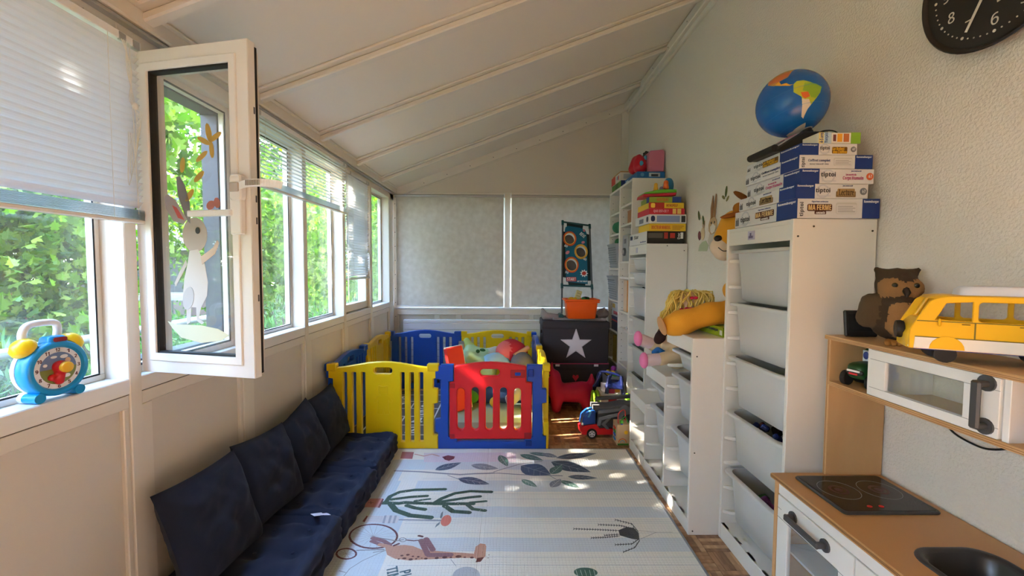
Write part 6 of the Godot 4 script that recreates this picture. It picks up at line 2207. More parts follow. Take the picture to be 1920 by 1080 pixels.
	# sink
	var sk := put("sink", G(Vector3(1.125, top, -0.922)).loft([[-0.075, 0.07, 0.10, 0.035], [-0.072, 0.078, 0.108, 0.04], [-0.005, 0.088, 0.12, 0.05], [0.004, 0.096, 0.128, 0.055], [0.006, 0.104, 0.136, 0.06], [0.003, 0.109, 0.141, 0.062], [0.0, 0.110, 0.142, 0.062], [0.0, 0.092, 0.124, 0.05], [-0.078, 0.080, 0.11, 0.04]], 8, false, true), mat("sink", rgb(52, 50, 50), 0.3), t, "dark sink bowl")
	put("sink_floor", G(Vector3(1.125, top - 0.076, -0.922)).loft([[0.0, 0.074, 0.104, 0.036], [0.002, 0.073, 0.103, 0.036]], 6), M.sink, sk)
	put("drain", G(Vector3(1.125, top - 0.0735, -0.922)).cyl(Vector3.ZERO, Vector3(0, 0.002, 0), 0.014, 16), M.steel, sk)
	# upper part: uprights, shelf boards, microwave
	var uf := 1.11
	var ut := 1.045
	put("upright", G().bx(uf, xb, top, ut - 0.014, zf + 0.004, zf + 0.018, 0.001), M.birch, t, "birch upright")
	put("upright", G().bx(uf, xb, top, ut - 0.014, zn - 0.018, zn - 0.004, 0.001), M.birch, t)
	put("upright_edge", G().bx(uf - 0.0008, uf + 0.001, top, ut - 0.014, zf + 0.009, zf + 0.0105), M.birch_line, t)
	put("top_board", G().bx(uf - 0.008, xb, ut - 0.014, ut, zf, zn, 0.0015), M.birch, t)
	put("board_edge", G().bx(uf - 0.0088, uf - 0.006, ut - 0.0105, ut - 0.0095, zf, zn).bx(uf - 0.0088, uf - 0.006, ut - 0.0065, ut - 0.0055, zf, zn), M.birch_line, t)
	put("lower_board", G().bx(uf - 0.004, xb, 0.874, 0.888, zf + 0.018, zn - 0.018, 0.0015), M.birch, t)
	put("board_edge", G().bx(uf - 0.0048, uf - 0.002, 0.8775, 0.8785, zf + 0.018, zn - 0.018).bx(uf - 0.0048, uf - 0.002, 0.8825, 0.8835, zf + 0.018, zn - 0.018), M.birch_line, t)
	put("divider", G().bx(uf + 0.002, xb, 0.888, ut - 0.014, -1.302, -1.290, 0.001), M.white, t)
	put("divider", G().bx(uf + 0.002, xb, 0.888, ut - 0.014, -0.938, -0.924, 0.001), M.white, t)
	var md := put("microwave_door", G(Vector3(uf - 0.002, 0, 0), Basis(Vector3.UP, PI / 2)).plate([rrect(0.942, 1.288, 0.889, ut - 0.016, 0.002, 1), rrect(1.02, 1.236, 0.915, ut - 0.045, 0.001, 1)], 0.0, 0.012, 0.001), M.white, t, "white microwave door")
	put("microwave_pane", G().bx(uf + 0.004, uf + 0.007, 0.91, ut - 0.04, -1.242, -1.014), M.pane, md)
	put("door_groove", G().bx(uf - 0.0028, uf - 0.0015, 0.9135, 0.9145, -1.288, -0.942).bx(uf - 0.0028, uf - 0.0015, 0.9995, 1.0005, -1.288, -0.942), cm(150, 146, 140, 0.6), md)
	pull_handle(md, Vector3(uf - 0.002, 0.905, -0.968), Vector3(uf - 0.002, 1.018, -0.968), Vector3(-1, 0, 0))
	# power lead looping under the microwave
	var cb := thing("power_lead", "black cable looping down under the microwave shelf", "cable")
	put("lead", G().tube(curve([Vector3(1.303, 0.88, -1.232), Vector3(1.303, 0.845, -1.255), Vector3(1.304, 0.80, -1.225), Vector3(1.304, 0.785, -1.165), Vector3(1.304, 0.79, -1.12), Vector3(1.303, 0.82, -1.07), Vector3(1.303, 0.88, -1.03)], 6), 0.0028, 8), M.black, cb)
	# purple toy at the right end of the shelf
	var pz := thing("toy_teapot", "lilac toy teapot in the open end of the microwave shelf", "toy", Vector3(1.19, 0.888, -0.86))
	put("pot", G().ball(Vector3(0, 0.022, 0), Vector3(0.03, 0.022, 0.03), 16, 10), cm(150, 128, 190, 0.4), pz)
	put("spout", G().tube([Vector3(0, 0.025, -0.024), Vector3(-0.002, 0.033, -0.042)], [0.008, 0.005], 8), cm(150, 128, 190, 0.4), pz)
	put("knob", G().ball(Vector3(0, 0.048, 0), Vector3(0.007, 0.007, 0.007), 10, 6), cm(214, 90, 80, 0.4), pz)
	# things on the top board
	var fr := thing("display_frame", "small black display frame at the far end of the kitchen's top board", "frame", Vector3(1.185, ut, -1.425), -0.12)
	put("case", G(Vector3(0, 0.045, 0), rot(-8, 0)).box(Vector3.ZERO, Vector3(0.10, 0.088, 0.012), 0.004), M.black, fr)
	put("screen", G(Vector3(0, 0.045, 0), rot(-8, 0)).box(Vector3(-0.003, 0.003, 0.0062), Vector3(0.072, 0.056, 0.001)), cm(44, 44, 48, 0.25), fr)
	put("foot", G(Vector3(0, 0.006, -0.012)).box(Vector3.ZERO, Vector3(0.06, 0.012, 0.03), 0.003), M.black, fr)
	var tr := thing("toy_tractor", "dark green toy tractor with eyes in the left compartment of the shelf", "toy tractor", Vector3(1.18, 0.888, -1.382), 0.3)
	tr.scale = Vector3.ONE * 1.08
	var gg := mat("tractor_green", rgb(30, 78, 42), 0.35)
	put("bonnet", G(Vector3(-0.01, 0.05, 0)).ball(Vector3.ZERO, Vector3(0.05, 0.026, 0.03), 16, 10, 0.6, 0.6), gg, tr)
	put("cab", G(Vector3(0.03, 0.085, 0)).box(Vector3.ZERO, Vector3(0.036, 0.055, 0.05), 0.008), gg, tr)
	put("windscreen", G(Vector3(0.011, 0.088, 0)).box(Vector3.ZERO, Vector3(0.003, 0.04, 0.042), 0.001), cm(206, 222, 228, 0.3), tr)
	for s in [-1, 1]:
		put("eye", G(Vector3(0.0085, 0.092, s * 0.011)).ball(Vector3.ZERO, Vector3(0.003, 0.012, 0.008), 12, 8), cm(40, 60, 130, 0.3), tr)
		put("wheel", G().cyl(Vector3(-0.035, 0.022, s * 0.028), Vector3(-0.035, 0.022, s * 0.042), 0.022, 16), M.rubber, tr)
		put("wheel", G().cyl(Vector3(0.032, 0.032, s * 0.028), Vector3(0.032, 0.032, s * 0.045), 0.032, 18), M.rubber, tr)
	put("grille", G(Vector3(-0.054, 0.048, 0)).ball(Vector3.ZERO, Vector3(0.008, 0.012, 0.026), 12, 8), M.black, tr)
	put("teeth", G(Vector3(-0.0605, 0.052, 0)).box(Vector3.ZERO, Vector3(0.004, 0.006, 0.036), 0.001), cm(240, 240, 240, 0.3), tr)
	put("mouth", G(Vector3(-0.061, 0.043, 0)).box(Vector3.ZERO, Vector3(0.004, 0.006, 0.024), 0.001), cm(214, 50, 60, 0.4), tr)
	build_owl(Vector3(1.20, ut, -1.315))
	build_bus(Vector3(1.175, ut, -1.03))

func build_owl(at: Vector3) -> void:
	var o := thing("plush_owl", "brown plush owl with tan belly sitting between the frame and the bus", "plush owl", at, -0.35)
	var br := Color(0.055, 0.033, 0.018)
	var mid := Color(0.10, 0.065, 0.035)
	var tan := Color(0.34, 0.17, 0.06)
	var g := G()
	g.use_c = true
	g.blob([[Vector3(0, 0.07, 0), Vector3(0, 0.12, 0), 0.062, 0.052, br], [Vector3(0, 0.175, 0.005), Vector3(0, 0.18, 0.0), 0.052, 0.052, br], [Vector3(-0.025, 0.17, 0.03), Vector3(0.025, 0.17, 0.03), 0.03, 0.03, tan], [Vector3(0, 0.065, 0.03), Vector3(0, 0.095, 0.03), 0.044, 0.038, tan], [Vector3(-0.062, 0.125, 0.0), Vector3(-0.07, 0.075, 0.005), 0.026, 0.03, mid], [Vector3(0.062, 0.125, 0.0), Vector3(0.07, 0.075, 0.005), 0.026, 0.03, mid], [Vector3(-0.038, 0.215, 0.0), Vector3(-0.05, 0.228, 0.0), 0.016, 0.008, br], [Vector3(0.038, 0.215, 0.0), Vector3(0.052, 0.226, 0.0), 0.016, 0.008, br]], 0.006, 0.012, 0.0022)
	put("body", g, M.fur, o)
	put("beak", G().tube([Vector3(0, 0.168, 0.055), Vector3(0, 0.158, 0.068), Vector3(0, 0.145, 0.066)], [0.010, 0.009, 0.003], 8), cm(34, 26, 24, 0.5), o)
	for s in [-1, 1]:
		put("eye", G().ball(Vector3(s * 0.026, 0.180, 0.057), Vector3(0.008, 0.008, 0.005), 12, 8), cm(70, 60, 30, 0.2), o)
		put("pupil", G().ball(Vector3(s * 0.026, 0.180, 0.0615), Vector3(0.005, 0.005, 0.003), 10, 6), M.black, o)
		var ft := G()
		for k in 3:
			ft.tube([Vector3(s * 0.03, 0.008, 0.04), Vector3(s * 0.03 + (k - 1) * 0.014, 0.008, 0.075)], [0.009, 0.008], 8)
			ft.ball(Vector3(s * 0.03 + (k - 1) * 0.014, 0.008, 0.076), Vector3(0.008, 0.008, 0.008), 8, 6)
		put("foot", ft, cm(170, 116, 54, 0.9), o)

func build_bus(at: Vector3) -> void:
	var b := thing("toy_bus", "yellow toy camper bus with white roof rack on the kitchen's top board", "toy bus", at, -0.54)
	b.scale = Vector3.ONE * 1.06
	# local x runs from nose (-) to tail (+); z towards the viewer
	var L := 0.15
	var yl := mat("bus_yellow", rgb(246, 190, 32), 0.32)
	var wt := mat("bus_white", rgb(240, 236, 226), 0.35)
	var side := PackedVector2Array()
	side.append_array(poly([-L, 0.03, L, 0.03, L, 0.12]))
	side.append_array(arc(Vector2(L - 0.03, 0.125), 0.03, 0, 90, 5))
	side.append_array(arc(Vector2(-L + 0.075, 0.125), 0.05, 90, 150, 6, 0.03))
	side.append_array(poly([-L + 0.012, 0.10, -L, 0.075]))
	var wins := [poly([-0.105, 0.100, -0.088, 0.138, -0.045, 0.142, -0.045, 0.098]), rrect(-0.035, 0.045, 0.098, 0.142, 0.008), rrect(0.055, 0.135, 0.098, 0.142, 0.008)]
	var outs := [side]
	outs.append_array(wins)
	for s in [-1.0, 1.0]:
		put("side_shell", G(Vector3(0, 0, s * 0.052)).plate(outs, -0.003, 0.003, 0.0015), yl, b)
	put("roof", G(Vector3(0.012, 0.148, 0)).loft([[0.0, 0.128, 0.054, 0.03], [0.006, 0.122, 0.05, 0.03], [0.008, 0.11, 0.04, 0.03]], 6), yl, b)
	put("nose", G(Vector3(-L + 0.022, 0.03, 0)).loft([[0.0, 0.024, 0.054, 0.02], [0.03, 0.026, 0.054, 0.022], [0.055, 0.02, 0.053, 0.02, 0.004], [0.07, 0.012, 0.05, 0.012, 0.01]], 5), yl, b)
	for s in [-1.0, 1.0]:
		put("front_post", G().tube([Vector3(-L + 0.03, 0.095, s * 0.048), Vector3(-L + 0.055, 0.148, s * 0.046)], 0.005, 8), yl, b)
	put("tail", G().bx(L - 0.006, L, 0.03, 0.14, -0.052, 0.052, 0.003), yl, b)
	put("floor_pan", G().bx(-L + 0.01, L - 0.004, 0.028, 0.036, -0.05, 0.05), cm(60, 80, 170, 0.5), b)
	put("white_band", G(Vector3(0, 0, 0.0553)).plate([poly([-L + 0.008, 0.031, L - 0.001, 0.031, L - 0.001, 0.058, -L + 0.01, 0.058])], 0.0, 0.001), wt, b)
	var lines := G()
	for x in [-0.04, 0.05, 0.14]:
		lines.bx(x - 0.0012, x + 0.0012, 0.058, 0.096, 0.055, 0.0562)
	lines.bx(-L + 0.012, L - 0.002, 0.0945, 0.0965, 0.055, 0.0562)
	lines.bx(-L + 0.01, L - 0.002, 0.057, 0.059, 0.055, 0.0568)
	put("door_lines", lines, cm(120, 104, 40, 0.5), b)
	var hd := G()
	for x in [-0.055, 0.035, 0.062]:
		hd.bx(x - 0.007, x + 0.007, 0.0895, 0.092, 0.055, 0.0575, 0.0008)
	put("door_handle", hd, cm(150, 120, 40, 0.4), b)
	for x in [-0.085, 0.085]:
		for s in [-1.0, 1.0]:
			put("wheel", G().cyl(Vector3(x, 0.02, s * 0.034), Vector3(x, 0.02, s * 0.05), 0.02, 18), M.rubber, b)
			put("wheel_arch", G(Vector3(x, 0.032, s * 0.0555)).plate([arc(Vector2.ZERO, 0.030, 0, 180, 10)], -0.001, 0.0014, 0.0006), yl, b)
	put("roof_box", G(Vector3(0.03, 0.1565, 0)).loft([[0.0, 0.09, 0.038, 0.02], [0.014, 0.088, 0.036, 0.02], [0.02, 0.08, 0.03, 0.02]], 6), mat("rack_white", rgb(226, 226, 232), 0.3), b)
	put("headlamp", G(Vector3(-L + 0.004, 0.062, 0.036), rot(0, -70, 0)).ball(Vector3.ZERO, Vector3(0.008, 0.008, 0.004), 12, 8), wt, b)
	put("spare_wheel", G(Vector3(-L + 0.0, 0.068, 0.0), Basis(Vector3.BACK, PI / 2)).lathe([Vector2(0, 0.0), Vector2(0.02, 0.0), Vector2(0.022, 0.006), Vector2(0.02, 0.014), Vector2(0.012, 0.016), Vector2(0, 0.014)], 18), M.black, b)
	put("bumper", G(Vector3(-L + 0.01, 0.034, 0)).box(Vector3.ZERO, Vector3(0.02, 0.008, 0.10), 0.003), wt, b)
	put("mirror", G(Vector3(-0.10, 0.094, 0.06)).box(Vector3.ZERO, Vector3(0.005, 0.018, 0.008), 0.002), yl, b)


# ---------------------------------------------------------------- blinds
func slat_mesh(len_: float, w: float) -> ArrayMesh:
	var g := G()
	var k := 4
	for i in k:
		var a := -1.0 + 2.0 * i / k
		var b := -1.0 + 2.0 * (i + 1) / k
		var p := func(s: float, y: float) -> Vector3: return Vector3(s * w * 0.5, 0.0022 * (1.0 - s * s) + y, 0)
		var nn := Vector3(0.35 * (a + b) * 0.5, 1, 0).normalized()
		for e in [[0.0, 1.0]]:
			var A: Vector3 = p.call(a, e[0])
			var B: Vector3 = p.call(b, e[0])
			var z := Vector3(0, 0, len_ / 2)
			g.quad(A - z, B - z, B + z, A + z, nn * e[1])
	return g.mesh()

# one layer of cloth in the xy plane
func sheet(x0: float, x1: float, y0: float, y1: float) -> Geo:
	var g := G()
	g.quad(Vector3(x0, y0, 0), Vector3(x1, y0, 0), Vector3(x1, y1, 0), Vector3(x0, y1, 0), Vector3.BACK)
	return g

func venetian(label: String, x: float, d0: float, d1: float, y_top: float, y_bot: float, pitch: float, tilt: float, pack: int, sm: Material, w := 0.025) -> Node3D:
	var t := thing("venetian_blind", label, "blind", Vector3(x, 0, -(d0 + d1) * 0.5), 0.0, "venetian blinds on the window wall")
	var L := d1 - d0
	put("headrail", G().bx(-0.016, 0.014, y_top, y_top + 0.026, -L / 2, L / 2, 0.002), M.white_gloss, t)
	for z in [-L / 2 + 0.07, L / 2 - 0.07, -L / 2 + 0.02]:
		put("clip", G().bx(0.008, 0.0165, y_top - 0.003, y_top + 0.022, z - 0.012, z + 0.012, 0.001), M.alu, t)
	var sl := slat_mesh(L - 0.01, w)
	var y := y_top - 0.018
	while y > y_bot + 0.02 + pack * 0.0035:
		var o := put_mesh("slat", sl, sm, t)
		o.position = Vector3(0, y, 0)
		o.rotation.z = tilt
		y -= pitch
	for k in pack:
		var o := put_mesh("slat", sl, M.slat, t)
		o.position = Vector3(0, y_bot + 0.016 + k * 0.0035, 0)
	put("bottom_rail", G().bx(-0.013, 0.013, y_bot, y_bot + 0.013, -L / 2, L / 2, 0.003), M.white_gloss, t)
	for z in [-L / 2 + 0.12, L / 2 - 0.12]:
		put("ladder_cord", G().tube([Vector3(0.013, y_top, z), Vector3(0.013, y_bot + 0.01, z)], 0.0008, 5).tube([Vector3(-0.013, y_top, z), Vector3(-0.013, y_bot + 0.01, z)], 0.0008, 5), M.cord, t)
	return t

func build_blinds() -> void:
	var a := venetian("nearest venetian blind, lowered and nearly closed above the toy clock", -1.237, 0.84, 1.475, 1.985, 1.412, 0.0214, deg_to_rad(52), 9, M.slat)
	venetian("lowered venetian blind on the window next to the near one, added outside the picture to cut light", -1.237, -0.40, 0.82, 1.985, 1.412, 0.0214, deg_to_rad(52), 9, M.slat)  # unseen blind carried on from the near one, added to dim window light
	# loose pull cords hanging on the near blind
	var zz := -0.235
	for k in 4:
		var q := 0.006 * k
		put("pull_cord", G().tube(curve([Vector3(0.02, 1.985, zz - 0.02 + q), Vector3(0.022, 1.9, zz - 0.015 - q), Vector3(0.022, 1.80, zz - 0.04 + q), Vector3(0.022, 1.70 + 0.02 * k, zz - 0.045 - q), Vector3(0.022, 1.62 - 0.03 * k, zz - 0.035 + q * 1.5), Vector3(0.022, 1.70, zz - 0.03 + q)], 5), 0.0011, 5), M.cord, a)
	put("pull_cord", G().tube([Vector3(0.02, 1.985, zz - 0.03), Vector3(0.022, 1.44, zz - 0.04)], 0.001, 5), M.cord, a)
	put("cord_knot", G().ball(Vector3(0.023, 1.79, zz - 0.04), Vector3(0.008, 0.012, 0.01), 8, 6), M.cord, a)
	var b := venetian("wide venetian blind raised halfway with open slats over two windows", -1.262 + 0.02, 2.09, 3.32, 2.02, 1.668, 0.0215, deg_to_rad(4), 10, M.slat, 0.018)
	b.position.x = -1.24
	var z2 := -0.60
	put("pull_cord", G().tube(curve([Vector3(0.02, 2.0, z2), Vector3(0.02, 1.6, z2), Vector3(0.022, 1.40, z2 + 0.004), Vector3(0.022, 1.2, z2 - 0.004), Vector3(0.022, 1.0, z2 + 0.006), Vector3(0.022, 1.12, z2 + 0.02), Vector3(0.022, 1.38, z2 + 0.01)], 5), 0.0013, 5), M.cord, b)
	put("pull_cord", G().tube(curve([Vector3(0.022, 1.38, z2), Vector3(0.022, 1.46, z2 + 0.05), Vector3(0.022, 1.55, z2 + 0.04), Vector3(0.022, 1.62, z2 + 0.045)], 5), 0.0013, 5), M.cord, b)
	put("cord_knot", G().ball(Vector3(0.023, 1.385, z2), Vector3(0.008, 0.01, 0.012), 8, 6), M.cord, b)
	venetian("narrow closed blind with a zigzag edge beside the window handle", -1.262, 3.37, 3.90, 2.0, 1.165, 0.021, deg_to_rad(48), 2, M.slat, 0.027)
	# roller blinds on the far wall
	for e in [[-1.237, -0.043, "wide grey beige roller blind covering the left far window"], [0.028, 1.215, "wide grey beige roller blind behind the throwing game"]]:
		var t := thing("roller_blind", e[2], "blind", Vector3(0, 0, ZB + 0.03), 0.0, "roller blinds on the far wall")
		put("fabric", sheet(e[0] + 0.008, e[1] - 0.008, 0.84, 2.045), M.blind_fabric, t)
		put("roller", G().cyl(Vector3(e[0], 2.05, -0.004), Vector3(e[1], 2.05, -0.004), 0.014, 16), M.alu, t)
		put("bottom_bar", G().bx(e[0] + 0.006, e[1] - 0.006, 0.828, 0.846, -0.006, 0.006, 0.003), M.white_gloss, t)
		for x in [e[0], e[1]]:
			put("bracket", G().bx(x - 0.004, x + 0.004, 2.03, 2.075, -0.024, 0.014, 0.002), M.white_gloss, t)
	# radiator under the far window
	var r := thing("radiator", "long low white panel radiator behind the playpen", "radiator", Vector3(-0.39, 0, ZB + 0.10))
	put("front_plate", G().bx(-0.75, 0.75, 0.10, 0.66, 0.0, 0.012, 0.004), M.white_gloss, r)
	put("top_grille", G().bx(-0.75, 0.75, 0.66, 0.695, -0.05, 0.014, 0.004), M.white_gloss, r)
	for k in 7:
		put("groove", G().bx(-0.735, 0.735, 0.14 + k * 0.075, 0.144 + k * 0.075, 0.0115, 0.0128), cm(176, 172, 164, 0.6), r)
	put("back_plate", G().bx(-0.75, 0.75, 0.10, 0.66, -0.05, -0.04, 0.003), M.white_gloss, r)
	for x in [-0.6, 0.6]:
		put("foot", G().bx(x - 0.02, x + 0.02, 0.0, 0.12, -0.045, -0.005, 0.003), M.white_gloss, r)
	put("valve", G().cyl(Vector3(0.75, 0.62, -0.02), Vector3(0.80, 0.62, -0.02), 0.018, 12), M.black, r)

# ---------------------------------------------------------------- chests, throwing game, orange tub
func build_chests() -> void:
	var star := PackedVector2Array()
	for k in 10:
		var a := PI / 2 + TAU * k / 10.0
		var q := 0.152 if k % 2 == 0 else 0.060
		star.append(Vector2(cos(a), sin(a)) * q)
	var inner := PackedVector2Array()
	for p in star:
		inner.append(p * 0.92)
	for k in 2:
		var y: float = [0.385, 0.0][k]
		var t := thing("storage_chest", ["charcoal fabric chest with a large white star, on top of the stack", "charcoal fabric chest with a pink rim under the star chest, behind the hopper"][k], "chest", Vector3(0.635, y, -4.15), 0.0, "charcoal fabric chests")
		put("body", G().loft([[0.0, 0.30, 0.185, 0.012], [0.01, 0.306, 0.19, 0.012], [0.34, 0.308, 0.192, 0.012]], 3), M.charcoal, t)
		var lid := put("lid", G().loft([[0.318, 0.311, 0.195, 0.012], [0.322, 0.314, 0.198, 0.014], [0.375, 0.314, 0.198, 0.014], [0.384, 0.306, 0.19, 0.014]], 3), M.charcoal, t)
		if k == 0:
			put("star", G(Vector3(0.0, 0.17, 0.192)).plate([star], 0.0, 0.002), cm(232, 228, 236, 0.8), t, "white felt star")
			put("star_stitching", G(Vector3(0.0, 0.17, 0.1945)).plate([inner, poly_scaled(star, 0.89)], 0.0, 0.0006), cm(160, 156, 172, 0.8), t)
			put("pull_tab", G().bx(0.312, 0.322, 0.27, 0.31, 0.10, 0.13, 0.002), M.black, t)
			put("pull_tab", G().bx(-0.325, -0.312, 0.27, 0.30, 0.10, 0.13, 0.002), M.black, t)
		else:
			put("pink_rim", G().bx(-0.314, 0.314, 0.374, 0.381, 0.196, 0.2, 0.001), cm(190, 50, 100, 0.7), lid)
			put("heart", G(Vector3(0.0, 0.25, 0.192)).plate([poly([0.0, -0.04, 0.03, 0.0, 0.024, 0.022, 0.008, 0.018, 0.0, 0.006, -0.008, 0.018, -0.024, 0.022, -0.03, 0.0])], 0.0, 0.002), cm(206, 48, 74, 0.8), t, "small red heart")
			put("badge", G(Vector3(0.0, 0.16, 0.192)).plate([poly([-0.03, -0.03, 0.03, -0.03, 0.0, 0.05])], 0.0, 0.002), cm(200, 196, 200, 0.8), t)
			for x in [-0.17, 0.19]:
				put("care_label", G().bx(x - 0.02, x + 0.02, 0.352, 0.372, 0.198, 0.2), cm(220, 216, 222, 0.8), lid)
	# grey shawl lying on the top chest
	var sh := thing("shawl", "crumpled grey printed shawl on top of the star chest", "cloth", Vector3(0.635, 0.772, -4.16))
	put("folds", G().blob([[Vector3(-0.28, 0.035, 0.06), Vector3(-0.16, 0.02, 0.03), 0.036, 0.03], [Vector3(-0.29, 0.06, 0.03), Vector3(-0.3, 0.1, 0.02), 0.03, 0.012], [Vector3(-0.2, 0.012, 0.11), Vector3(0.28, 0.01, 0.14), 0.014, 0.016], [Vector3(0.22, 0.035, 0.04), Vector3(0.31, 0.05, -0.02), 0.04, 0.045], [Vector3(0.27, 0.07, 0.0), Vector3(0.30, 0.10, 0.02), 0.03, 0.014], [Vector3(-0.2, 0.008, -0.1), Vector3(0.25, 0.008, -0.08), 0.016, 0.016]], 0.009, 0.02, 0.004), M.grey_cloth, sh)
	# bean bag throwing game: tubes, feet, printed cloth with three rings
	var g := thing("throwing_game", "upright bean bag throwing game with three round targets leaning by the bookcase", "game", Vector3(0.672, 0.80, -4.14))
	var tube_m := mat("game_tube", rgb(86, 90, 94), 0.4, 0.3)
	var conn := mat("game_joint", rgb(12, 74, 76), 0.4)
	var back := deg_to_rad(-18.0)
	var tilt := Basis(Vector3.RIGHT, back)
	for e in [[Vector3(-0.15, 0.0, 0.0), Vector3(-0.11, 1.0, 0.0)], [Vector3(0.155, 0.0, 0.0), Vector3(0.165, 0.955, 0.0)]]:
		put("upright", G(Vector3.ZERO, tilt).tube([e[0], e[1]], 0.009, 10), tube_m, g)
	for e in [[0.31, Vector3(-0.138, 0.31, 0), Vector3(0.158, 0.30, 0)], [0.96, Vector3(-0.112, 0.99, 0), Vector3(0.165, 0.95, 0)]]:
		put("cross_bar", G(Vector3.ZERO, tilt).tube([e[1], e[2]], 0.009, 10), conn, g)
	put("base_bar", G().tube([Vector3(-0.15, 0.0, 0.02), Vector3(0.155, 0.0, 0.02)], 0.010, 10), tube_m, g)
	for x in [-0.16, 0.165]:
		put("foot", G(Vector3(x, 0.0, 0.0)).tube([Vector3(0, 0.002, 0.06), Vector3(0, 0.002, -0.06)], 0.026, 14), conn, g)
	for e in [Vector3(-0.138, 0.31, 0), Vector3(0.158, 0.30, 0), Vector3(-0.112, 0.985, 0), Vector3(0.165, 0.945, 0)]:
		put("joint", G(Vector3.ZERO, tilt).tube([e - Vector3(0, 0.03, 0), e + Vector3(0, 0.02, 0)], 0.013, 10), conn, g)
	var cloth := [poly([-0.095, 0.35, 0.118, 0.325, 0.13, 0.865, 0.118, 0.90, 0.06, 0.925, -0.06, 0.945, -0.085, 0.93, -0.092, 0.90])]
	var rings := [[-0.045, 0.805, 0.052, 0.062], [0.065, 0.665, 0.052, 0.062], [-0.035, 0.525, 0.055, 0.066]]
	for r in rings:
		cloth.append(oval(r[0], r[1], r[2], r[3], 24))
	put("cloth", G(Vector3.ZERO, tilt).plate(cloth, -0.002, 0.002), mat("game_cloth", rgb(18, 100, 128), 0.85), g)
	put("dark_cloth", G(Vector3.ZERO, tilt).plate([poly([-0.142, 0.40, -0.09, 0.39, -0.088, 0.88, -0.118, 0.89])], -0.004, -0.001).plate([poly([0.12, 0.36, 0.158, 0.36, 0.162, 0.85, 0.128, 0.86])], -0.004, -0.001).plate([poly([-0.07, 0.93, 0.09, 0.905, 0.10, 0.96, -0.07, 0.985])], -0.004, -0.001).plate([poly([-0.07, 0.31, 0.09, 0.30, 0.10, 0.345, -0.08, 0.36])], -0.004, -0.001), cm(26, 44, 46, 0.9), g)
	for i in 3:
		var r: Array = rings[i]
		put("target_ring", G(Vector3.ZERO, tilt).plate([oval(r[0], r[1], r[2] + 0.016, r[3] + 0.018, 28), oval(r[0], r[1], r[2] + 0.003, r[3] + 0.003, 28)], 0.001, 0.004), cm(206, 78, 30, 0.7) if i != 1 else cm(206, 158, 58, 0.7), g)
		put("target_rim", G(Vector3.ZERO, tilt).plate([oval(r[0], r[1], r[2] + 0.004, r[3] + 0.004, 28), oval(r[0], r[1], r[2] - 0.003, r[3] - 0.003, 28)], 0.001, 0.0055), cm(226, 176, 70, 0.7), g)
		put("net_pocket", G(Vector3.ZERO, tilt).plate([oval(r[0], r[1], r[2], r[3], 24)], -0.05, -0.048).plate([poly([r[0] - 0.01, r[1] - 0.05, r[0] + 0.0, r[1] + 0.02, r[0] + 0.02, r[1] + 0.05, r[0] + 0.014, r[1] - 0.02])], -0.047, -0.044), cm(104, 100, 96, 0.9), g)
	var gl := cm(232, 236, 236, 0.8)
	for e in [["60", -0.085, 0.725, 0.034], ["40", 0.10, 0.585, 0.034], ["50", -0.085, 0.445, 0.034]]:
		lettering(g, e[0], e[3], 0.024, gl, Transform3D(tilt * Basis(Vector3.BACK, -0.35), tilt * Vector3(e[1], e[2], 0.003)))
	lettering(g, "REVI", 0.06, 0.036, gl, Transform3D(tilt * Basis(Vector3.BACK, -0.75), tilt * Vector3(0.088, 0.845, 0.003)))
	lettering(g, "START", 0.086, 0.032, gl, Transform3D(tilt, tilt * Vector3(-0.042, 0.374, 0.0045)))
	put("start_patch", G(Vector3.ZERO, tilt).plate([rrect(-0.092, 0.006, 0.352, 0.396, 0.004, 2)], 0.001, 0.003), cm(190, 40, 44, 0.8), g)
	lettering(g, "HIT THE TARGET", 0.10, 0.016, gl, Transform3D(tilt, tilt * Vector3(0.065, 0.352, 0.003)))
	var burst := PackedVector2Array()
	for k in 18:
		var a := TAU * k / 18.0
		burst.append(Vector2(0.085, 0.435) + Vector2(cos(a), sin(a)) * (0.042 if k % 2 == 0 else 0.027))
	put("burst", G(Vector3.ZERO, tilt).plate([burst], 0.001, 0.003), gl, g)
	put("burst_core", G(Vector3.ZERO, tilt).plate([oval(0.085, 0.435, 0.022, 0.02, 12, 30)], 0.002, 0.004), cm(196, 60, 50, 0.8), g)
	put("print_mark", G(Vector3.ZERO, tilt).plate([oval(0.09, 0.765, 0.018, 0.014, 12, 20)], 0.001, 0.003).plate([oval(-0.072, 0.655, 0.024, 0.016, 12, 40)], 0.001, 0.003).plate([oval(0.105, 0.895, 0.012, 0.016, 10, 20)], 0.001, 0.003), cm(196, 120, 130, 0.8), g)
	# orange tub in front of the game
	var ot := thing("orange_tub", "bright orange plastic tub standing in the throwing game's base", "tub", Vector3(0.69, 0.795, -4.05))
	put("tub", G().loft([[0.0, 0.125, 0.075, 0.02], [0.005, 0.13, 0.08, 0.02], [0.165, 0.148, 0.098, 0.02], [0.168, 0.165, 0.112, 0.02], [0.182, 0.165, 0.112, 0.02], [0.184, 0.150, 0.10, 0.02], [0.16, 0.142, 0.092, 0.02], [0.01, 0.124, 0.074, 0.02]], 4), cm(244, 96, 20, 0.35), ot)
	put("rim_fold", G().bx(-0.16, 0.16, 0.150, 0.166, 0.097, 0.108, 0.003), cm(244, 96, 20, 0.35), ot)
	var it := thing("toy_ball", "yellow toy in the orange tub, left", "toy", Vector3(0.60, 0.965, -4.04))
	put("body", G().ball(Vector3.ZERO, Vector3(0.04, 0.03, 0.04), 14, 9), cm(240, 176, 24, 0.4), it)
	put("cap", G().ball(Vector3(0.03, 0.01, 0.02), Vector3(0.022, 0.018, 0.022), 10, 7), cm(242, 190, 40, 0.4), it)
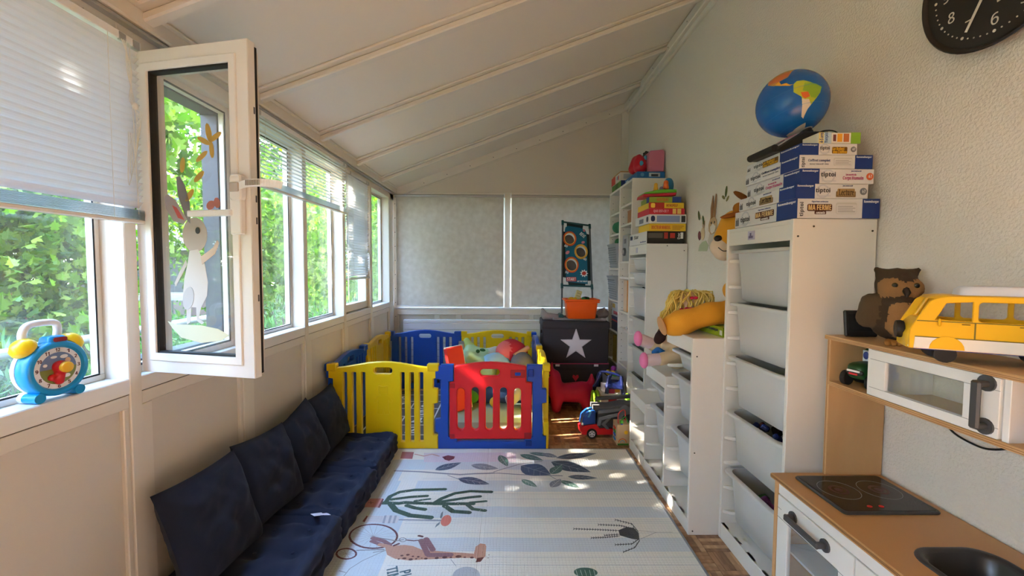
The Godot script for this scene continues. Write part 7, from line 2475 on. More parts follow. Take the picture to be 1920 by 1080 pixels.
	var it2 := thing("toy_car", "shiny green toy car poking out of the orange tub", "toy", Vector3(0.735, 0.972, -4.05), 0.4)
	put("body", G().ball(Vector3.ZERO, Vector3(0.042, 0.026, 0.03), 14, 9, 0.7, 0.8), cm(50, 130, 44, 0.3), it2)
	put("windscreen", G().ball(Vector3(-0.01, 0.014, 0.012), Vector3(0.02, 0.014, 0.02), 10, 7), M.black, it2)
	var it3 := thing("toy_block", "cream toy building block standing in the orange tub", "toy", Vector3(0.665, 0.975, -4.06), 0.2)
	put("block", G(Vector3(0, 0.03, 0), rot(0, 0, -18)).box(Vector3.ZERO, Vector3(0.055, 0.10, 0.02), 0.003), cm(212, 200, 140, 0.6), it3)
	put("stripe", G(Vector3(0, 0.03, 0.0105), rot(0, 0, -18)).bx(-0.02, 0.02, -0.005, 0.0, 0, 0.001).bx(-0.02, 0.02, 0.02, 0.025, 0, 0.001), cm(160, 146, 90, 0.6), it3)

func poly_scaled(p: PackedVector2Array, s: float) -> PackedVector2Array:
	var o := PackedVector2Array()
	for q in p:
		o.append(q * s)
	return o


# ---------------------------------------------------------------- toys in the pen and on the floor
func build_pen_toys() -> void:
	var base := 0.062
	var bl := thing("floor_pillow", "dark blue padded pillow lying in the playpen under the soft toys", "pillow", Vector3(-0.10, base, -3.98))
	put("cover", G().loft([[0.0, 0.31, 0.20, 0.05], [0.03, 0.33, 0.22, 0.05], [0.10, 0.33, 0.22, 0.05], [0.13, 0.30, 0.19, 0.05]], 5), cm(44, 70, 110, 0.9), bl)
	var c1 := Color(0.42, 0.68, 0.42)
	var c2 := Color(0.72, 0.78, 0.72)
	var t := thing("plush_turtle", "pale green plush lying across the pile in the playpen", "plush toy", Vector3(-0.25, 0.19, -3.95))
	var g := G()
	g.use_c = true
	g.blob([[Vector3(-0.08, 0.28, 0.05), Vector3(0.03, 0.25, 0.05), 0.085, 0.08, c1], [Vector3(0.03, 0.25, 0.05), Vector3(0.14, 0.28, 0.0), 0.07, 0.07, c2], [Vector3(-0.05, 0.08, 0.0), Vector3(0.05, 0.12, 0.0), 0.1, 0.1, c1], [Vector3(-0.1, 0.36, 0.02), Vector3(-0.13, 0.40, 0.0), 0.035, 0.03, Color(0.45, 0.62, 0.2)]], 0.014, 0.04)
	put("body", g, M.plush_mix, t)
	put("print", G().ball(Vector3(0.02, 0.325, 0.085), Vector3(0.03, 0.02, 0.02), 10, 6).ball(Vector3(-0.02, 0.32, 0.105), Vector3(0.02, 0.02, 0.02), 10, 6), cm(40, 96, 50, 0.9), t)
	var rd := thing("plush_hood", "round red cloth toy on top of the pile in the playpen", "plush toy", Vector3(0.03, 0.19, -3.88))
	var g2 := G()
	g2.use_c = true
	g2.blob([[Vector3(0.0, 0.30, 0.0), Vector3(0.03, 0.29, 0.0), 0.13, 0.125, Color(0.62, 0.03, 0.05)], [Vector3(-0.05, 0.32, 0.05), Vector3(-0.06, 0.28, 0.06), 0.09, 0.08, Color(0.75, 0.16, 0.16)], [Vector3(0, 0.12, 0), Vector3(0, 0.2, 0), 0.1, 0.11, Color(0.55, 0.03, 0.05)]], 0.014, 0.03)
	put("body", g2, M.plush_mix, rd)
	var gy := thing("plush_elephant", "grey fleece plush at the right of the pile in the playpen", "plush toy", Vector3(0.125, 0.062, -3.72))
	var g3 := G()
	g3.use_c = true
	var gr := Color(0.16, 0.16, 0.18)
	g3.blob([[Vector3(0, 0.37, 0), Vector3(0.01, 0.35, 0), 0.10, 0.10, gr], [Vector3(0, 0.2, 0), Vector3(0, 0.26, 0), 0.09, 0.08, gr], [Vector3(-0.03, 0.13, 0.04), Vector3(-0.09, 0.085, 0.10), 0.05, 0.055, Color(0.3, 0.3, 0.32)], [Vector3(0.02, 0.13, 0.04), Vector3(0.05, 0.075, 0.10), 0.05, 0.055, Color(0.3, 0.3, 0.32)]], 0.013, 0.03)
	put("body", g3, M.fur, gy)
	put("arm", G().tube([Vector3(-0.06, 0.43, 0.0), Vector3(0.06, 0.50, -0.06)], [0.03, 0.022], 8), cm(214, 158, 120, 0.9), gy)
	var yb := thing("plush_ball", "small yellow plush ball seen through the red gate", "ball", Vector3(-0.11, 0.24, -3.66))
	put("ball", G().ball(Vector3.ZERO, Vector3(0.045, 0.045, 0.045), 14, 10), cm(222, 180, 50, 0.8), yb)
	put("seam", G(Vector3.ZERO, rot(70, 0, 20)).lathe([Vector2(0.0445, -0.002), Vector2(0.0462, 0.0), Vector2(0.0445, 0.002)], 18), cm(160, 120, 30, 0.8), yb)
	yb.position.y = 0.107
	var gp := thing("plush_frog", "dark green plush lying low behind the red gate", "plush toy", Vector3(-0.335, 0.062, -3.70))
	put("body", G().blob([[Vector3(0, 0.06, 0), Vector3(0.03, 0.08, 0.02), 0.06, 0.055], [Vector3(-0.03, 0.1, 0), Vector3(-0.02, 0.14, 0), 0.05, 0.045]], 0.012, 0.02), cm(56, 120, 30, 0.9), gp)
	put("eye", G().ball(Vector3(0.0, 0.16, 0.04), Vector3(0.012, 0.012, 0.01), 8, 6), M.black, gp)
	var rs := thing("red_book", "red padded book leaning on the pile behind the gate post", "book", Vector3(-0.42, 0.062, -3.60), 0.5)
	put("cover", G(Vector3(0, 0.27, 0), rot(-10, 0, 6)).box(Vector3.ZERO, Vector3(0.16, 0.54, 0.05), 0.012), cm(206, 40, 34, 0.6), rs)
	put("pages", G(Vector3(0, 0.27, 0), rot(-10, 0, 6)).box(Vector3(0.004, 0.003, 0), Vector3(0.158, 0.538, 0.03), 0.002), cm(228, 220, 204, 0.9), rs)
	var lb := thing("bolster", "pale blue cloth bolster between the green plush and the red hood", "pillow", Vector3(-0.09, 0.36, -3.76))
	put("cover", G().pillow(0.24, 0.16, 0.12, 12, 4), cm(150, 190, 214, 0.9), lb)
	lb.rotation = Vector3(-1.2, 0.1, 0)
	lb.position.y = 0.445

func build_floor_toys() -> void:
	# hopping animal: one inflated body
	var h := thing("hopper_donkey", "dark red inflatable hopping animal standing side on behind the truck", "hopper", Vector3(0.555, 0, -3.77))
	var caps := [
		[Vector3(-0.10, 0.158, 0), Vector3(0.11, 0.165, 0), 0.078, 0.094], [Vector3(-0.12, 0.18, 0), Vector3(-0.15, 0.29, 0), 0.078, 0.062], [Vector3(-0.15, 0.305, 0), Vector3(-0.21, 0.285, 0), 0.062, 0.048],
		[Vector3(-0.165, 0.345, 0.03), Vector3(-0.172, 0.425, 0.035), 0.022, 0.007], [Vector3(-0.165, 0.345, -0.03), Vector3(-0.155, 0.42, -0.04), 0.022, 0.007],
		[Vector3(0.165, 0.21, 0), Vector3(0.192, 0.265, 0), 0.03, 0.024], [Vector3(0.192, 0.265, 0), Vector3(0.193, 0.318, 0), 0.024, 0.013]]
	for s in [-1, 1]:
		caps.append([Vector3(-0.115, 0.12, s * 0.04), Vector3(-0.125, 0.038, s * 0.05), 0.054, 0.042])
		caps.append([Vector3(0.135, 0.12, s * 0.04), Vector3(0.15, 0.038, s * 0.05), 0.056, 0.042])
	put("body", G().blob(caps, 0.009, 0.025), M.hopper, h)
	put("eye", G().ball(Vector3(-0.185, 0.325, 0.052), Vector3(0.008, 0.01, 0.005), 8, 6), M.black, h)
	# car transporter truck
	var t := thing("toy_truck", "red and blue toy car transporter truck with a grey ramp on the parquet", "toy truck", Vector3(0.735, 0, -3.20), 0.04)
	t.scale = Vector3.ONE * 1.28
	var tg := mat("truck_grey", rgb(112, 114, 118), 0.45)
	put("chassis", G().plate([poly([-0.145, 0.025, -0.15, 0.06, -0.125, 0.075, -0.055, 0.085, -0.04, 0.06, 0.06, 0.055, 0.08, 0.085, 0.17, 0.085, 0.17, 0.025, 0.13, 0.02, 0.115, 0.04, 0.095, 0.04, 0.08, 0.02, -0.055, 0.02, -0.07, 0.045, -0.10, 0.045, -0.115, 0.02])], -0.05, 0.05, 0.004), cm(220, 30, 40, 0.35), t)
	put("cab", G().plate([poly([-0.143, 0.075, -0.135, 0.125, -0.105, 0.15, -0.075, 0.158, -0.062, 0.155, -0.06, 0.085])], -0.048, 0.048, 0.006), cm(24, 74, 150, 0.35), t)
	put("windscreen", G().plate([poly([-0.112, 0.128, -0.098, 0.152, -0.088, 0.155, -0.10, 0.125])], -0.0485, 0.0495), cm(90, 170, 214, 0.2), t)
	put("headlamp", G().ball(Vector3(-0.138, 0.085, 0.04), Vector3(0.008, 0.01, 0.01), 10, 6), cm(240, 236, 220, 0.3), t)
	put("load_bay", G().plate([poly([-0.056, 0.06, -0.05, 0.155, 0.17, 0.165, 0.17, 0.06])], -0.046, 0.044, 0.003), cm(52, 53, 56, 0.5), t)
	put("side_frame", G().plate([poly([-0.055, 0.075, -0.045, 0.125, 0.15, 0.168, 0.17, 0.165, 0.17, 0.148, 0.05, 0.126, -0.028, 0.108, -0.035, 0.075])], 0.044, 0.051, 0.002).plate([poly([-0.05, 0.145, -0.05, 0.165, 0.17, 0.188, 0.17, 0.170])], 0.044, 0.051, 0.002), tg, t)
	put("chevron", G().plate([poly([-0.03, 0.085, 0.0, 0.055, 0.02, 0.055, -0.005, 0.085, 0.025, 0.118, 0.005, 0.118])], 0.044, 0.052, 0.001).plate([poly([0.03, 0.06, 0.055, 0.06, 0.08, 0.09, 0.10, 0.135, 0.075, 0.13, 0.055, 0.09])], 0.044, 0.052, 0.001), tg, t)
	put("ramp", G().plate([poly([-0.075, 0.165, -0.075, 0.19, 0.02, 0.185, 0.10, 0.20, 0.17, 0.195, 0.17, 0.175, 0.02, 0.165])], -0.045, 0.045, 0.004), cm(84, 84, 84, 0.5), t)
	put("upper_deck", G().plate([poly([-0.05, 0.205, -0.04, 0.222, 0.08, 0.228, 0.17, 0.236, 0.17, 0.216, 0.05, 0.21])], -0.045, -0.01, 0.004), cm(74, 74, 74, 0.5), t)
	put("ramp_wheel", G().cyl(Vector3(0.105, 0.165, 0.03), Vector3(0.105, 0.165, 0.052), 0.03, 18), tg, t)
	for x in [-0.085, 0.105]:
		for s in [-1.0, 1.0]:
			var w := put("wheel", G().cyl(Vector3(x, 0.03, s * 0.034), Vector3(x, 0.03, s * 0.054), 0.03, 20), M.rubber, t)
			put("hub", G().cyl(Vector3(x, 0.03, s * 0.0535), Vector3(x, 0.03, s * 0.0555), 0.019, 16), cm(210, 212, 216, 0.35), w)
			var sp := G()
			for k in 5:
				var a := TAU * k / 5.0
				sp.t = Transform3D(Basis(Vector3.BACK, a), Vector3(x, 0.03, s * 0.0558))
				sp.box(Vector3(0, 0.0115, 0), Vector3(0.006, 0.006, 0.001))
			put("spoke_gap", sp, M.rubber, w)
	# activity cube with a bead wire
	var c := thing("activity_cube", "wooden activity cube with bead wires beside the white frame", "activity cube", Vector3(0.815, 0, -3.07))
	put("cube", G().box(Vector3(0.02, 0.075, 0), Vector3(0.10, 0.15, 0.12), 0.003), M.raw_wood, c)
	for e in [[0.11, [230, 80, 40]], [0.085, [60, 150, 70]], [0.06, [40, 110, 200]], [0.03, [40, 130, 200]]]:
		put("block", G().box(Vector3(-0.032, e[0], 0.0), Vector3(0.008, 0.018, 0.05), 0.002), cm(e[1][0], e[1][1], e[1][2]), c)
	put("flower_print", G(Vector3(0.035, 0.095, 0.0605)).plate([oval(0, 0, 0.014, 0.014, 14)], 0, 0.001), cm(240, 190, 30, 0.5), c)
	for k in 3:
		put("rainbow", G(Vector3(0.01, 0.022, 0.0605)).plate([arc(Vector2.ZERO, 0.030 - k * 0.006, 0, 180, 12) + reversed(arc(Vector2.ZERO, 0.025 - k * 0.006, 0, 180, 12))], 0, 0.0008), [cm(220, 90, 70), cm(236, 190, 80), cm(110, 160, 200)][k], c)
	put("grass_print", G(Vector3(0.015, 0.008, 0.0605)).box(Vector3.ZERO, Vector3(0.08, 0.012, 0.001)), cm(70, 140, 50), c)
	put("red_wire", G().tube(curve([Vector3(-0.015, 0.15, 0.03), Vector3(-0.015, 0.215, 0.03), Vector3(0.02, 0.235, 0.0), Vector3(0.05, 0.22, -0.03), Vector3(0.055, 0.15, -0.03)], 5), 0.004, 8), cm(226, 70, 60, 0.4), c)
	put("green_wire", G().tube(curve([Vector3(0.005, 0.15, 0.04), Vector3(0.01, 0.18, 0.04), Vector3(0.04, 0.195, 0.02), Vector3(0.06, 0.15, 0.02)], 5), 0.004, 8), cm(60, 160, 70, 0.4), c)
	put("green_bead", G().ball(Vector3(0.006, 0.165, 0.042), Vector3(0.014, 0.014, 0.014), 12, 8), cm(90, 180, 60, 0.35), c)
	put("blue_bead", G().ball(Vector3(0.006, 0.148, 0.048), Vector3(0.01, 0.008, 0.01), 10, 7), cm(40, 80, 190, 0.35), c)
	# toys stacked between the chest and the bookcase
	var bx := thing("toy_crate", "white toy shop crate holding small boxes behind the truck", "toy", Vector3(0.90, 0, -3.66))
	put("crate", G().loft([[0.0, 0.11, 0.10, 0.006], [0.14, 0.11, 0.10, 0.006], [0.20, 0.115, 0.105, 0.006]], 2), cm(216, 206, 196, 0.5), bx)
	put("red_panel", G().bx(-0.05, 0.02, 0.10, 0.17, 0.104, 0.108, 0.001), cm(160, 40, 40, 0.5), bx)
	put("tray", G().bx(-0.11, 0.12, 0.20, 0.215, -0.10, 0.11, 0.003), cm(230, 226, 222, 0.5), bx)
	for e in [[-0.07, 0.25, 0.02, [230, 232, 236], 0.07], [-0.01, 0.245, 0.03, [70, 170, 214], 0.05], [0.03, 0.235, 0.05, [226, 160, 60], 0.05], [-0.02, 0.23, 0.08, [210, 60, 90], 0.04]]:
		put("small_box", G().box(Vector3(e[0], e[1], e[2]), Vector3(0.05, e[4], 0.04), 0.003), cm(e[3][0], e[3][1], e[3][2]), bx)
	var st := thing("toy_step_stool", "dark blue plastic step stool tipped over on the toy crate", "stool", Vector3(0.915, 0.215, -3.60), -0.25)
	st.scale = Vector3.ONE * 1.25
	var nb := mat("stool_blue", rgb(28, 40, 98), 0.4)
	put("seat", G(Vector3(0, 0.06, 0.035), rot(-74, 0)).plate([poly([-0.05, -0.05, 0.05, -0.05, 0.04, 0.06, -0.04, 0.06]), rrect(-0.02, 0.02, 0.035, 0.048, 0.005)], -0.006, 0.006, 0.003), nb, st)
	for s in [-1, 1]:
		put("leg", G().tube([Vector3(s * 0.04, 0.115, 0.02), Vector3(s * 0.055, 0.0, 0.055)], [0.011, 0.013], 8), nb, st)
		put("leg", G().tube([Vector3(s * 0.035 - 0.06, 0.125, 0.0), Vector3(s * 0.04 - 0.10, 0.03, 0.01)], [0.009, 0.01], 8), nb, st)
	put("back_bow", G().tube(curve([Vector3(-0.12, 0.03, 0.0), Vector3(-0.11, 0.12, 0.0), Vector3(-0.06, 0.135, 0.0), Vector3(0.03, 0.118, 0.01)], 4), 0.009, 8), nb, st)
	var lg := thing("green_rack", "lime green plastic rack standing beside the toy crate", "toy", Vector3(0.752, 0, -3.62), 0.3)
	for s in [-1, 1]:
		put("rack_leg", G().tube(curve([Vector3(s * 0.018, 0.0, 0.05), Vector3(s * 0.018, 0.18, 0.02), Vector3(s * 0.018, 0.20, -0.02), Vector3(s * 0.018, 0.0, -0.05)], 4), 0.012, 8), cm(140, 196, 44, 0.4), lg)
	put("rack_bar", G().tube([Vector3(-0.018, 0.1, 0.035), Vector3(0.018, 0.1, 0.035)], 0.008, 8), cm(140, 196, 44, 0.4), lg)
	var cr := thing("toy_crocodile", "lime green toy crocodile lying on the toys beside the white frame", "toy", Vector3(0.925, 0.155, -3.43), 0.1)
	put("body", G().blob([[Vector3(-0.07, 0.02, 0.0), Vector3(0.03, 0.012, 0.0), 0.014, 0.024], [Vector3(0.03, 0.012, 0), Vector3(0.06, 0.05, 0), 0.022, 0.02], [Vector3(0.055, 0.06, 0), Vector3(0.05, 0.085, 0), 0.018, 0.014], [Vector3(-0.03, 0.03, 0.0), Vector3(0.02, 0.03, 0), 0.012, 0.012]], 0.006, 0.012, 0.003), cm(140, 210, 40, 0.4), cr)
	put("eye", G().ball(Vector3(0.047, 0.075, 0.014), Vector3(0.004, 0.005, 0.004), 8, 6), M.black, cr)
	var sp := thing("brick_support", "dark red toy brick tower under the lime crocodile", "toy", Vector3(0.93, 0, -3.44))
	for k in 4:
		put("toy_brick", G().box(Vector3((k % 2) * 0.01, 0.019 + k * 0.038, 0), Vector3(0.085, 0.037, 0.06), 0.003), cm([150, 60, 170, 90][k], [50, 60, 70, 40][k], [40, 66, 50, 34][k], 0.5), sp)
	var tb := thing("grey_toy_tub", "grey tub of bright toys squeezed against the bookcase", "tub", Vector3(0.955, 0.0, -3.90))
	put("tub", G().loft([[0.0, 0.055, 0.09, 0.02], [0.28, 0.07, 0.11, 0.02], [0.30, 0.075, 0.115, 0.02], [0.30, 0.065, 0.10, 0.02], [0.02, 0.05, 0.085, 0.02]], 3), cm(160, 168, 178, 0.4), tb)
	for e in [[0.0, 0.31, 0.05, [240, 206, 40], 0.03], [0.02, 0.345, 0.0, [150, 50, 160], 0.026], [0.01, 0.30, 0.09, [90, 190, 60], 0.024], [-0.03, 0.31, 0.0, [240, 210, 60], 0.025]]:
		put("toy_figure", G().ball(Vector3(e[0], e[1], e[2]), Vector3.ONE * e[4], 12, 8), cm(e[3][0], e[3][1], e[3][2], 0.35), tb)

func reversed(p: PackedVector2Array) -> PackedVector2Array:
	var o := p.duplicate()
	o.reverse()
	return o


# ---------------------------------------------------------------- game boxes, globe
func gbox(called: String, label: String, x0: float, x1: float, d0: float, d1: float, y0: float, y1: float, m: Material, group: String, turn := 0.0) -> Node3D:
	var t := thing(called, label, "box", Vector3((x0 + x1) / 2, y0, -(d0 + d1) / 2), turn, group)
	t.set_meta("size", Vector3(x1 - x0, y1 - y0, d1 - d0))
	put("carton", G().box(Vector3(0, (y1 - y0) / 2, 0), Vector3(x1 - x0, y1 - y0 - 0.001, d1 - d0), 0.0015), m, t)
	return t

# face "z" looks towards the camera, face "x" looks to the left; u, v in fractions of that face
func face_at(t: Node3D, face: String, u: float, v: float, off: float) -> Transform3D:
	var s: Vector3 = t.get_meta("size")
	if face == "z":
		return Transform3D(Basis.IDENTITY, Vector3((u - 0.5) * s.x, v * s.y, s.z / 2 + off))
	return Transform3D(Basis(Vector3.UP, -PI / 2), Vector3(-s.x / 2 - off, v * s.y, (u - 0.5) * s.z))

func patch(t: Node3D, face: String, u0: float, u1: float, v0: float, v1: float, m: Material, round_ := 0.0, lift := 0.0) -> void:
	var s: Vector3 = t.get_meta("size")
	var L := s.x if face == "z" else s.z
	var x := face_at(t, face, (u0 + u1) / 2, (v0 + v1) / 2, 0.0002 + lift)
	var w := (u1 - u0) * L / 2
	var h := (v1 - v0) * s.y / 2
	var g := Geo.new()
	g.t = x
	if round_ > 0.0:
		g.plate([rrect(-w, w, -h, h, round_ * h, 4)], 0.0, 0.0006)
	else:
		g.bx(-w, w, -h, h, -0.0004, 0.0006)
	put("print", g, m, t)

func words(t: Node3D, face: String, s: String, u: float, v: float, wu: float, hv: float, m: Material, spin := 0.0, lift := 0.0, face_name := "Droid Sans") -> void:
	var sz: Vector3 = t.get_meta("size")
	var L := sz.x if face == "z" else sz.z
	var x := face_at(t, face, u, v, 0.0012 + lift)
	if spin != 0.0:
		x.basis = x.basis * Basis(Vector3.BACK, spin)
		lettering(t, s, hv * sz.y, wu * L, m, x, true, face_name)
	else:
		lettering(t, s, wu * L, hv * sz.y, m, x, true, face_name)

func build_boxes() -> void:
	var wh := cm(226, 224, 224, 0.45)
	var navy := cm(20, 52, 128, 0.45)
	var ink := cm(60, 60, 66, 0.5)
	var lite := cm(206, 206, 212, 0.5)
	var wt := cm(240, 240, 240, 0.5)
	var grp := "learning game boxes stacked on the tall frame by the kitchen"
	var a := gbox("game_box", "white and navy game box with a dark red farm logo, lowest in its stack", 1.012, 1.302, 1.505, 1.918, 1.4505, 1.519, wh, grp)
	var b := gbox("game_box", "white and navy game box with a tan reading banner, second from the bottom", 1.008, 1.264, 1.51, 1.88, 1.519, 1.571, wh, grp)
	var c := gbox("game_box", "white and navy game box with pink human body lettering in the middle of the stack", 1.024, 1.282, 1.51, 1.85, 1.571, 1.623, wh, grp)
	var d := gbox("game_box", "white and navy starter set box with plain blue lettering, fourth from the bottom", 1.016, 1.274, 1.51, 1.85, 1.623, 1.671, wh, grp)
	var e := gbox("game_box", "white and navy game box with yellow robot lettering on top of the stack", 1.022, 1.220, 1.512, 1.853, 1.671, 1.711, wh, grp)
	for q in [[a, "x", 0.72, 1.0, 0.86], [a, "z", 0.79, 1.0, 0.895], [b, "x", 0.75, 1.0, 0.87], [b, "z", 0.0, 0.26, 0.13], [c, "x", 0.72, 1.0, 0.86], [c, "z", 0.0, 0.25, 0.125], [d, "x", 0.70, 1.0, 0.85], [d, "z", 0.76, 1.0, 0.88], [e, "x", 0.66, 1.0, 0.83], [e, "z", 0.0, 0.31, 0.155]]:
		patch(q[0], q[1], q[2], q[3], 0.0, 1.0, navy)
		words(q[0], q[1], "Ravensburger", q[4], 0.84, (q[3] - q[2]) * 0.86, 0.17, wt)
	# faint grey rings and arcs printed on the white
	for q in [[a, "x", 0.20], [b, "x", 0.25], [c, "x", 0.26], [d, "x", 0.22], [e, "x", 0.26], [c, "z", 0.37], [b, "z", 0.37], [e, "z", 0.42]]:
		var g := Geo.new()
		var s: Vector3 = q[0].get_meta("size")
		g.t = face_at(q[0], q[1], q[2], 0.5, 0.0002)
		var r := s.y * 0.46
		g.plate([oval(0, 0, r, r, 24), oval(0, 0, r * 0.78, r * 0.78, 24)], 0, 0.0005)
		put("print", g, lite, q[0])
	for q in [[a, "x", 0.20, 0.42, 0.17], [b, "x", 0.25, 0.42, 0.18], [c, "x", 0.26, 0.45, 0.2], [d, "x", 0.22, 0.45, 0.2], [e, "x", 0.26, 0.5, 0.2], [b, "z", 0.37, 0.52, 0.2], [c, "z", 0.37, 0.58, 0.2], [e, "z", 0.42, 0.56, 0.17]]:
		words(q[0], q[1], "tiptoi", q[2], q[3], q[4], 0.40, ink)
		patch(q[0], q[1], q[2] - q[4] * 0.4, q[2] + q[4] * 0.55, 0.16, 0.22, lite)
	for q in [[a, "z"], [d, "z"]]:
		words(q[0], q[1], "tiptoi", 0.055, 0.45, 0.06, 0.72, ink, PI / 2)
		patch(q[0], q[1], 0.47, 0.72, 0.22, 0.80, cm(210, 208, 204, 0.5), 0.3)
		patch(q[0], q[1], 0.475, 0.715, 0.25, 0.70, wh, 0.2, 0.0005)
		for k in 4:
			patch(q[0], q[1], 0.49, 0.70 - 0.03 * (k % 2), 0.32 + k * 0.09, 0.345 + k * 0.09, cm(150, 148, 148, 0.5), 0.0, 0.001)
	# bar marks at the far end of the left faces
	for q in [a, b, c, d, e]:
		for k in 4:
			patch(q, "x", 0.02 + k * 0.016, 0.028 + k * 0.016, 0.12 if q != e else 0.3, 0.5 + 0.12 * (k % 2), cm(40, 40, 44, 0.6))
	# titles
	var gold := cm(238, 206, 140, 0.5)
	var brown := cm(84, 34, 24, 0.5)
	for q in [["x", 0.53, 0.30], ["z", 0.27, 0.30]]:
		patch(a, q[0], q[1] - q[2] / 2, q[1] + q[2] / 2, 0.36, 0.72, brown, 0.4)
		words(a, q[0], "MA FERME", q[1], 0.545, q[2] * 0.92, 0.27, gold, 0.0, 0.0004)
		patch(a, q[0], q[1] - 0.06, q[1] + 0.08, 0.20, 0.37, brown, 0.4)
		words(a, q[0], "ANIMÉE", q[1] + 0.01, 0.285, 0.11, 0.12, wt, 0.0, 0.0004)
		words(a, q[0], "Figurines animaux", q[1], 0.83, 0.2, 0.10, navy)
	var tan := cm(176, 146, 96, 0.5)
	var dk := cm(70, 50, 30, 0.5)
	for q in [["x", 0.53, 0.24], ["z", 0.69, 0.27]]:
		patch(b, q[0], q[1] - q[2] / 2, q[1] + q[2] / 2, 0.12, 0.50, cm(136, 108, 66, 0.5), 0.2)
		patch(b, q[0], q[1] - q[2] * 0.44, q[1] + q[2] * 0.44, 0.2, 0.68, tan, 0.3, 0.0006)
		words(b, q[0], "Lecture", q[1], 0.42, q[2] * 0.78, 0.40, dk, 0.0, 0.001, "Droid Serif")
		words(b, q[0], "Jeu interactif", q[1] + 0.02, 0.86, 0.14, 0.11, navy)
	var pk := cm(196, 70, 130, 0.5)
	for q in [["x", 0.55, 0.30], ["z", 0.71, 0.28]]:
		words(c, q[0], "Corps Humain", q[1], 0.36, q[2], 0.30, pk)
		words(c, q[0], "Les secrets du", q[1] - 0.03, 0.62, q[2] * 0.5, 0.14, pk)
		words(c, q[0], "Jeu interactif", q[1] + 0.04, 0.84, 0.14, 0.11, navy)
	for q in [["x", 0.52, 0.34], ["z", 0.27, 0.30]]:
		words(d, q[0], "Coffret complet", q[1], 0.57, q[2], 0.24, cm(40, 60, 120, 0.5))
		words(d, q[0], "lecteur interactif + livre", q[1], 0.34, q[2] * 0.85, 0.10, cm(120, 120, 130, 0.5))
	var yl := cm(240, 186, 40, 0.5)
	for q in [["x", 0.48, 0.28], ["z", 0.68, 0.26]]:
		patch(e, q[0], q[1] - q[2] * 0.5, q[1] + q[2] * 0.54, 0.12, 0.70, cm(120, 84, 30, 0.5), 0.3)
		words(e, q[0], "Le Robot", q[1] - 0.02, 0.55, q[2] * 0.8, 0.26, yl, 0.0, 0.0006)
		words(e, q[0], "des Chiffres", q[1] + 0.01, 0.27, q[2] * 0.96, 0.26, yl, 0.0, 0.0006)
	for q in [[c, 0.94, [226, 104, 50]], [b, 0.93, [120, 120, 124]], [e, 0.93, [130, 130, 134]]]:
		var g := Geo.new()
		var s: Vector3 = q[0].get_meta("size")
		g.t = face_at(q[0], "z", q[1], 0.5, 0.0002)
		g.plate([oval(0, 0, s.y * 0.24, s.y * 0.24, 18)], 0, 0.0006)
		put("age_mark", g, cm(q[2][0], q[2][1], q[2][2], 0.5), q[0])
		words(q[0], "z", "4-7", q[1], 0.5, 0.045, 0.22, wt, 0.0, 0.0006)
	var f := gbox("card_box", "small cream and green card game box on the stack beside the globe", 1.085, 1.232, 1.515, 1.60, 1.7115, 1.75, cm(232, 226, 206, 0.5), grp)
	patch(f, "z", 0.77, 1.0, 0.0, 1.0, cm(140, 186, 50, 0.5))
	patch(f, "z", 0.0, 0.12, 0.0, 1.0, cm(240, 224, 150, 0.5))
	patch(f, "z", 0.12, 0.30, 0.0, 1.0, cm(190, 214, 232, 0.5))
	words(f, "z", "4-5 ans", 0.06, 0.5, 0.08, 0.9, cm(30, 60, 140, 0.5), PI / 2)
	words(f, "z", "français", 0.18, 0.5, 0.10, 0.85, cm(40, 80, 160, 0.5), PI / 2)
	patch(f, "z", 0.32, 0.76, 0.1, 0.92, cm(240, 238, 232, 0.5))
	patch(f, "z", 0.44, 0.56, 0.15, 0.88, cm(240, 170, 40, 0.5), 0.0, 0.0006)
	patch(f, "z", 0.59, 0.72, 0.15, 0.88, cm(206, 120, 60, 0.5), 0.0, 0.0006)
	patch(f, "z", 0.34, 0.41, 0.2, 0.8, cm(120, 60, 60, 0.5), 0.0, 0.0006)
	var gl := Geo.new()
	# globe on its talking console
	var con := thing("globe", "blue toy globe on a black console on top of the game boxes", "globe", Vector3(1.085, 1.7115, -1.715), 0.0)
	put("console", G().plate([poly([-0.085, 0.0, 0.11, 0.0, 0.11, 0.075, 0.015, 0.075, -0.08, 0.016])], -0.075, 0.10, 0.006), M.black, con)
	put("console_edge", G().tube([Vector3(-0.088, 0.012, -0.07), Vector3(-0.088, 0.012, 0.095)], 0.014, 10), M.black, con)
	var tl := Basis(Vector3.BACK, 0.555)
	put("control_panel", G(Vector3(-0.033, 0.0455, 0.012), tl).box(Vector3.ZERO, Vector3(0.095, 0.004, 0.15), 0.001), cm(196, 190, 196, 0.4), con)
	put("screen", G(Vector3(-0.038, 0.0435, 0.01), tl).box(Vector3.ZERO, Vector3(0.045, 0.006, 0.07), 0.001), cm(40, 44, 50, 0.2), con)
	put("keys", G(Vector3(0.0, 0.066, 0.02), tl).box(Vector3.ZERO, Vector3(0.022, 0.006, 0.10), 0.001), cm(206, 110, 140, 0.4), con)
	put("arm", G().tube(curve([Vector3(0.06, 0.04, 0.03), Vector3(0.07, 0.075, 0.05), Vector3(0.05, 0.09, 0.045)], 4), 0.018, 10), M.black, con)
	var im := Image.create(1024, 512, false, Image.FORMAT_RGB8)
	im.fill(rgb(10, 98, 180))
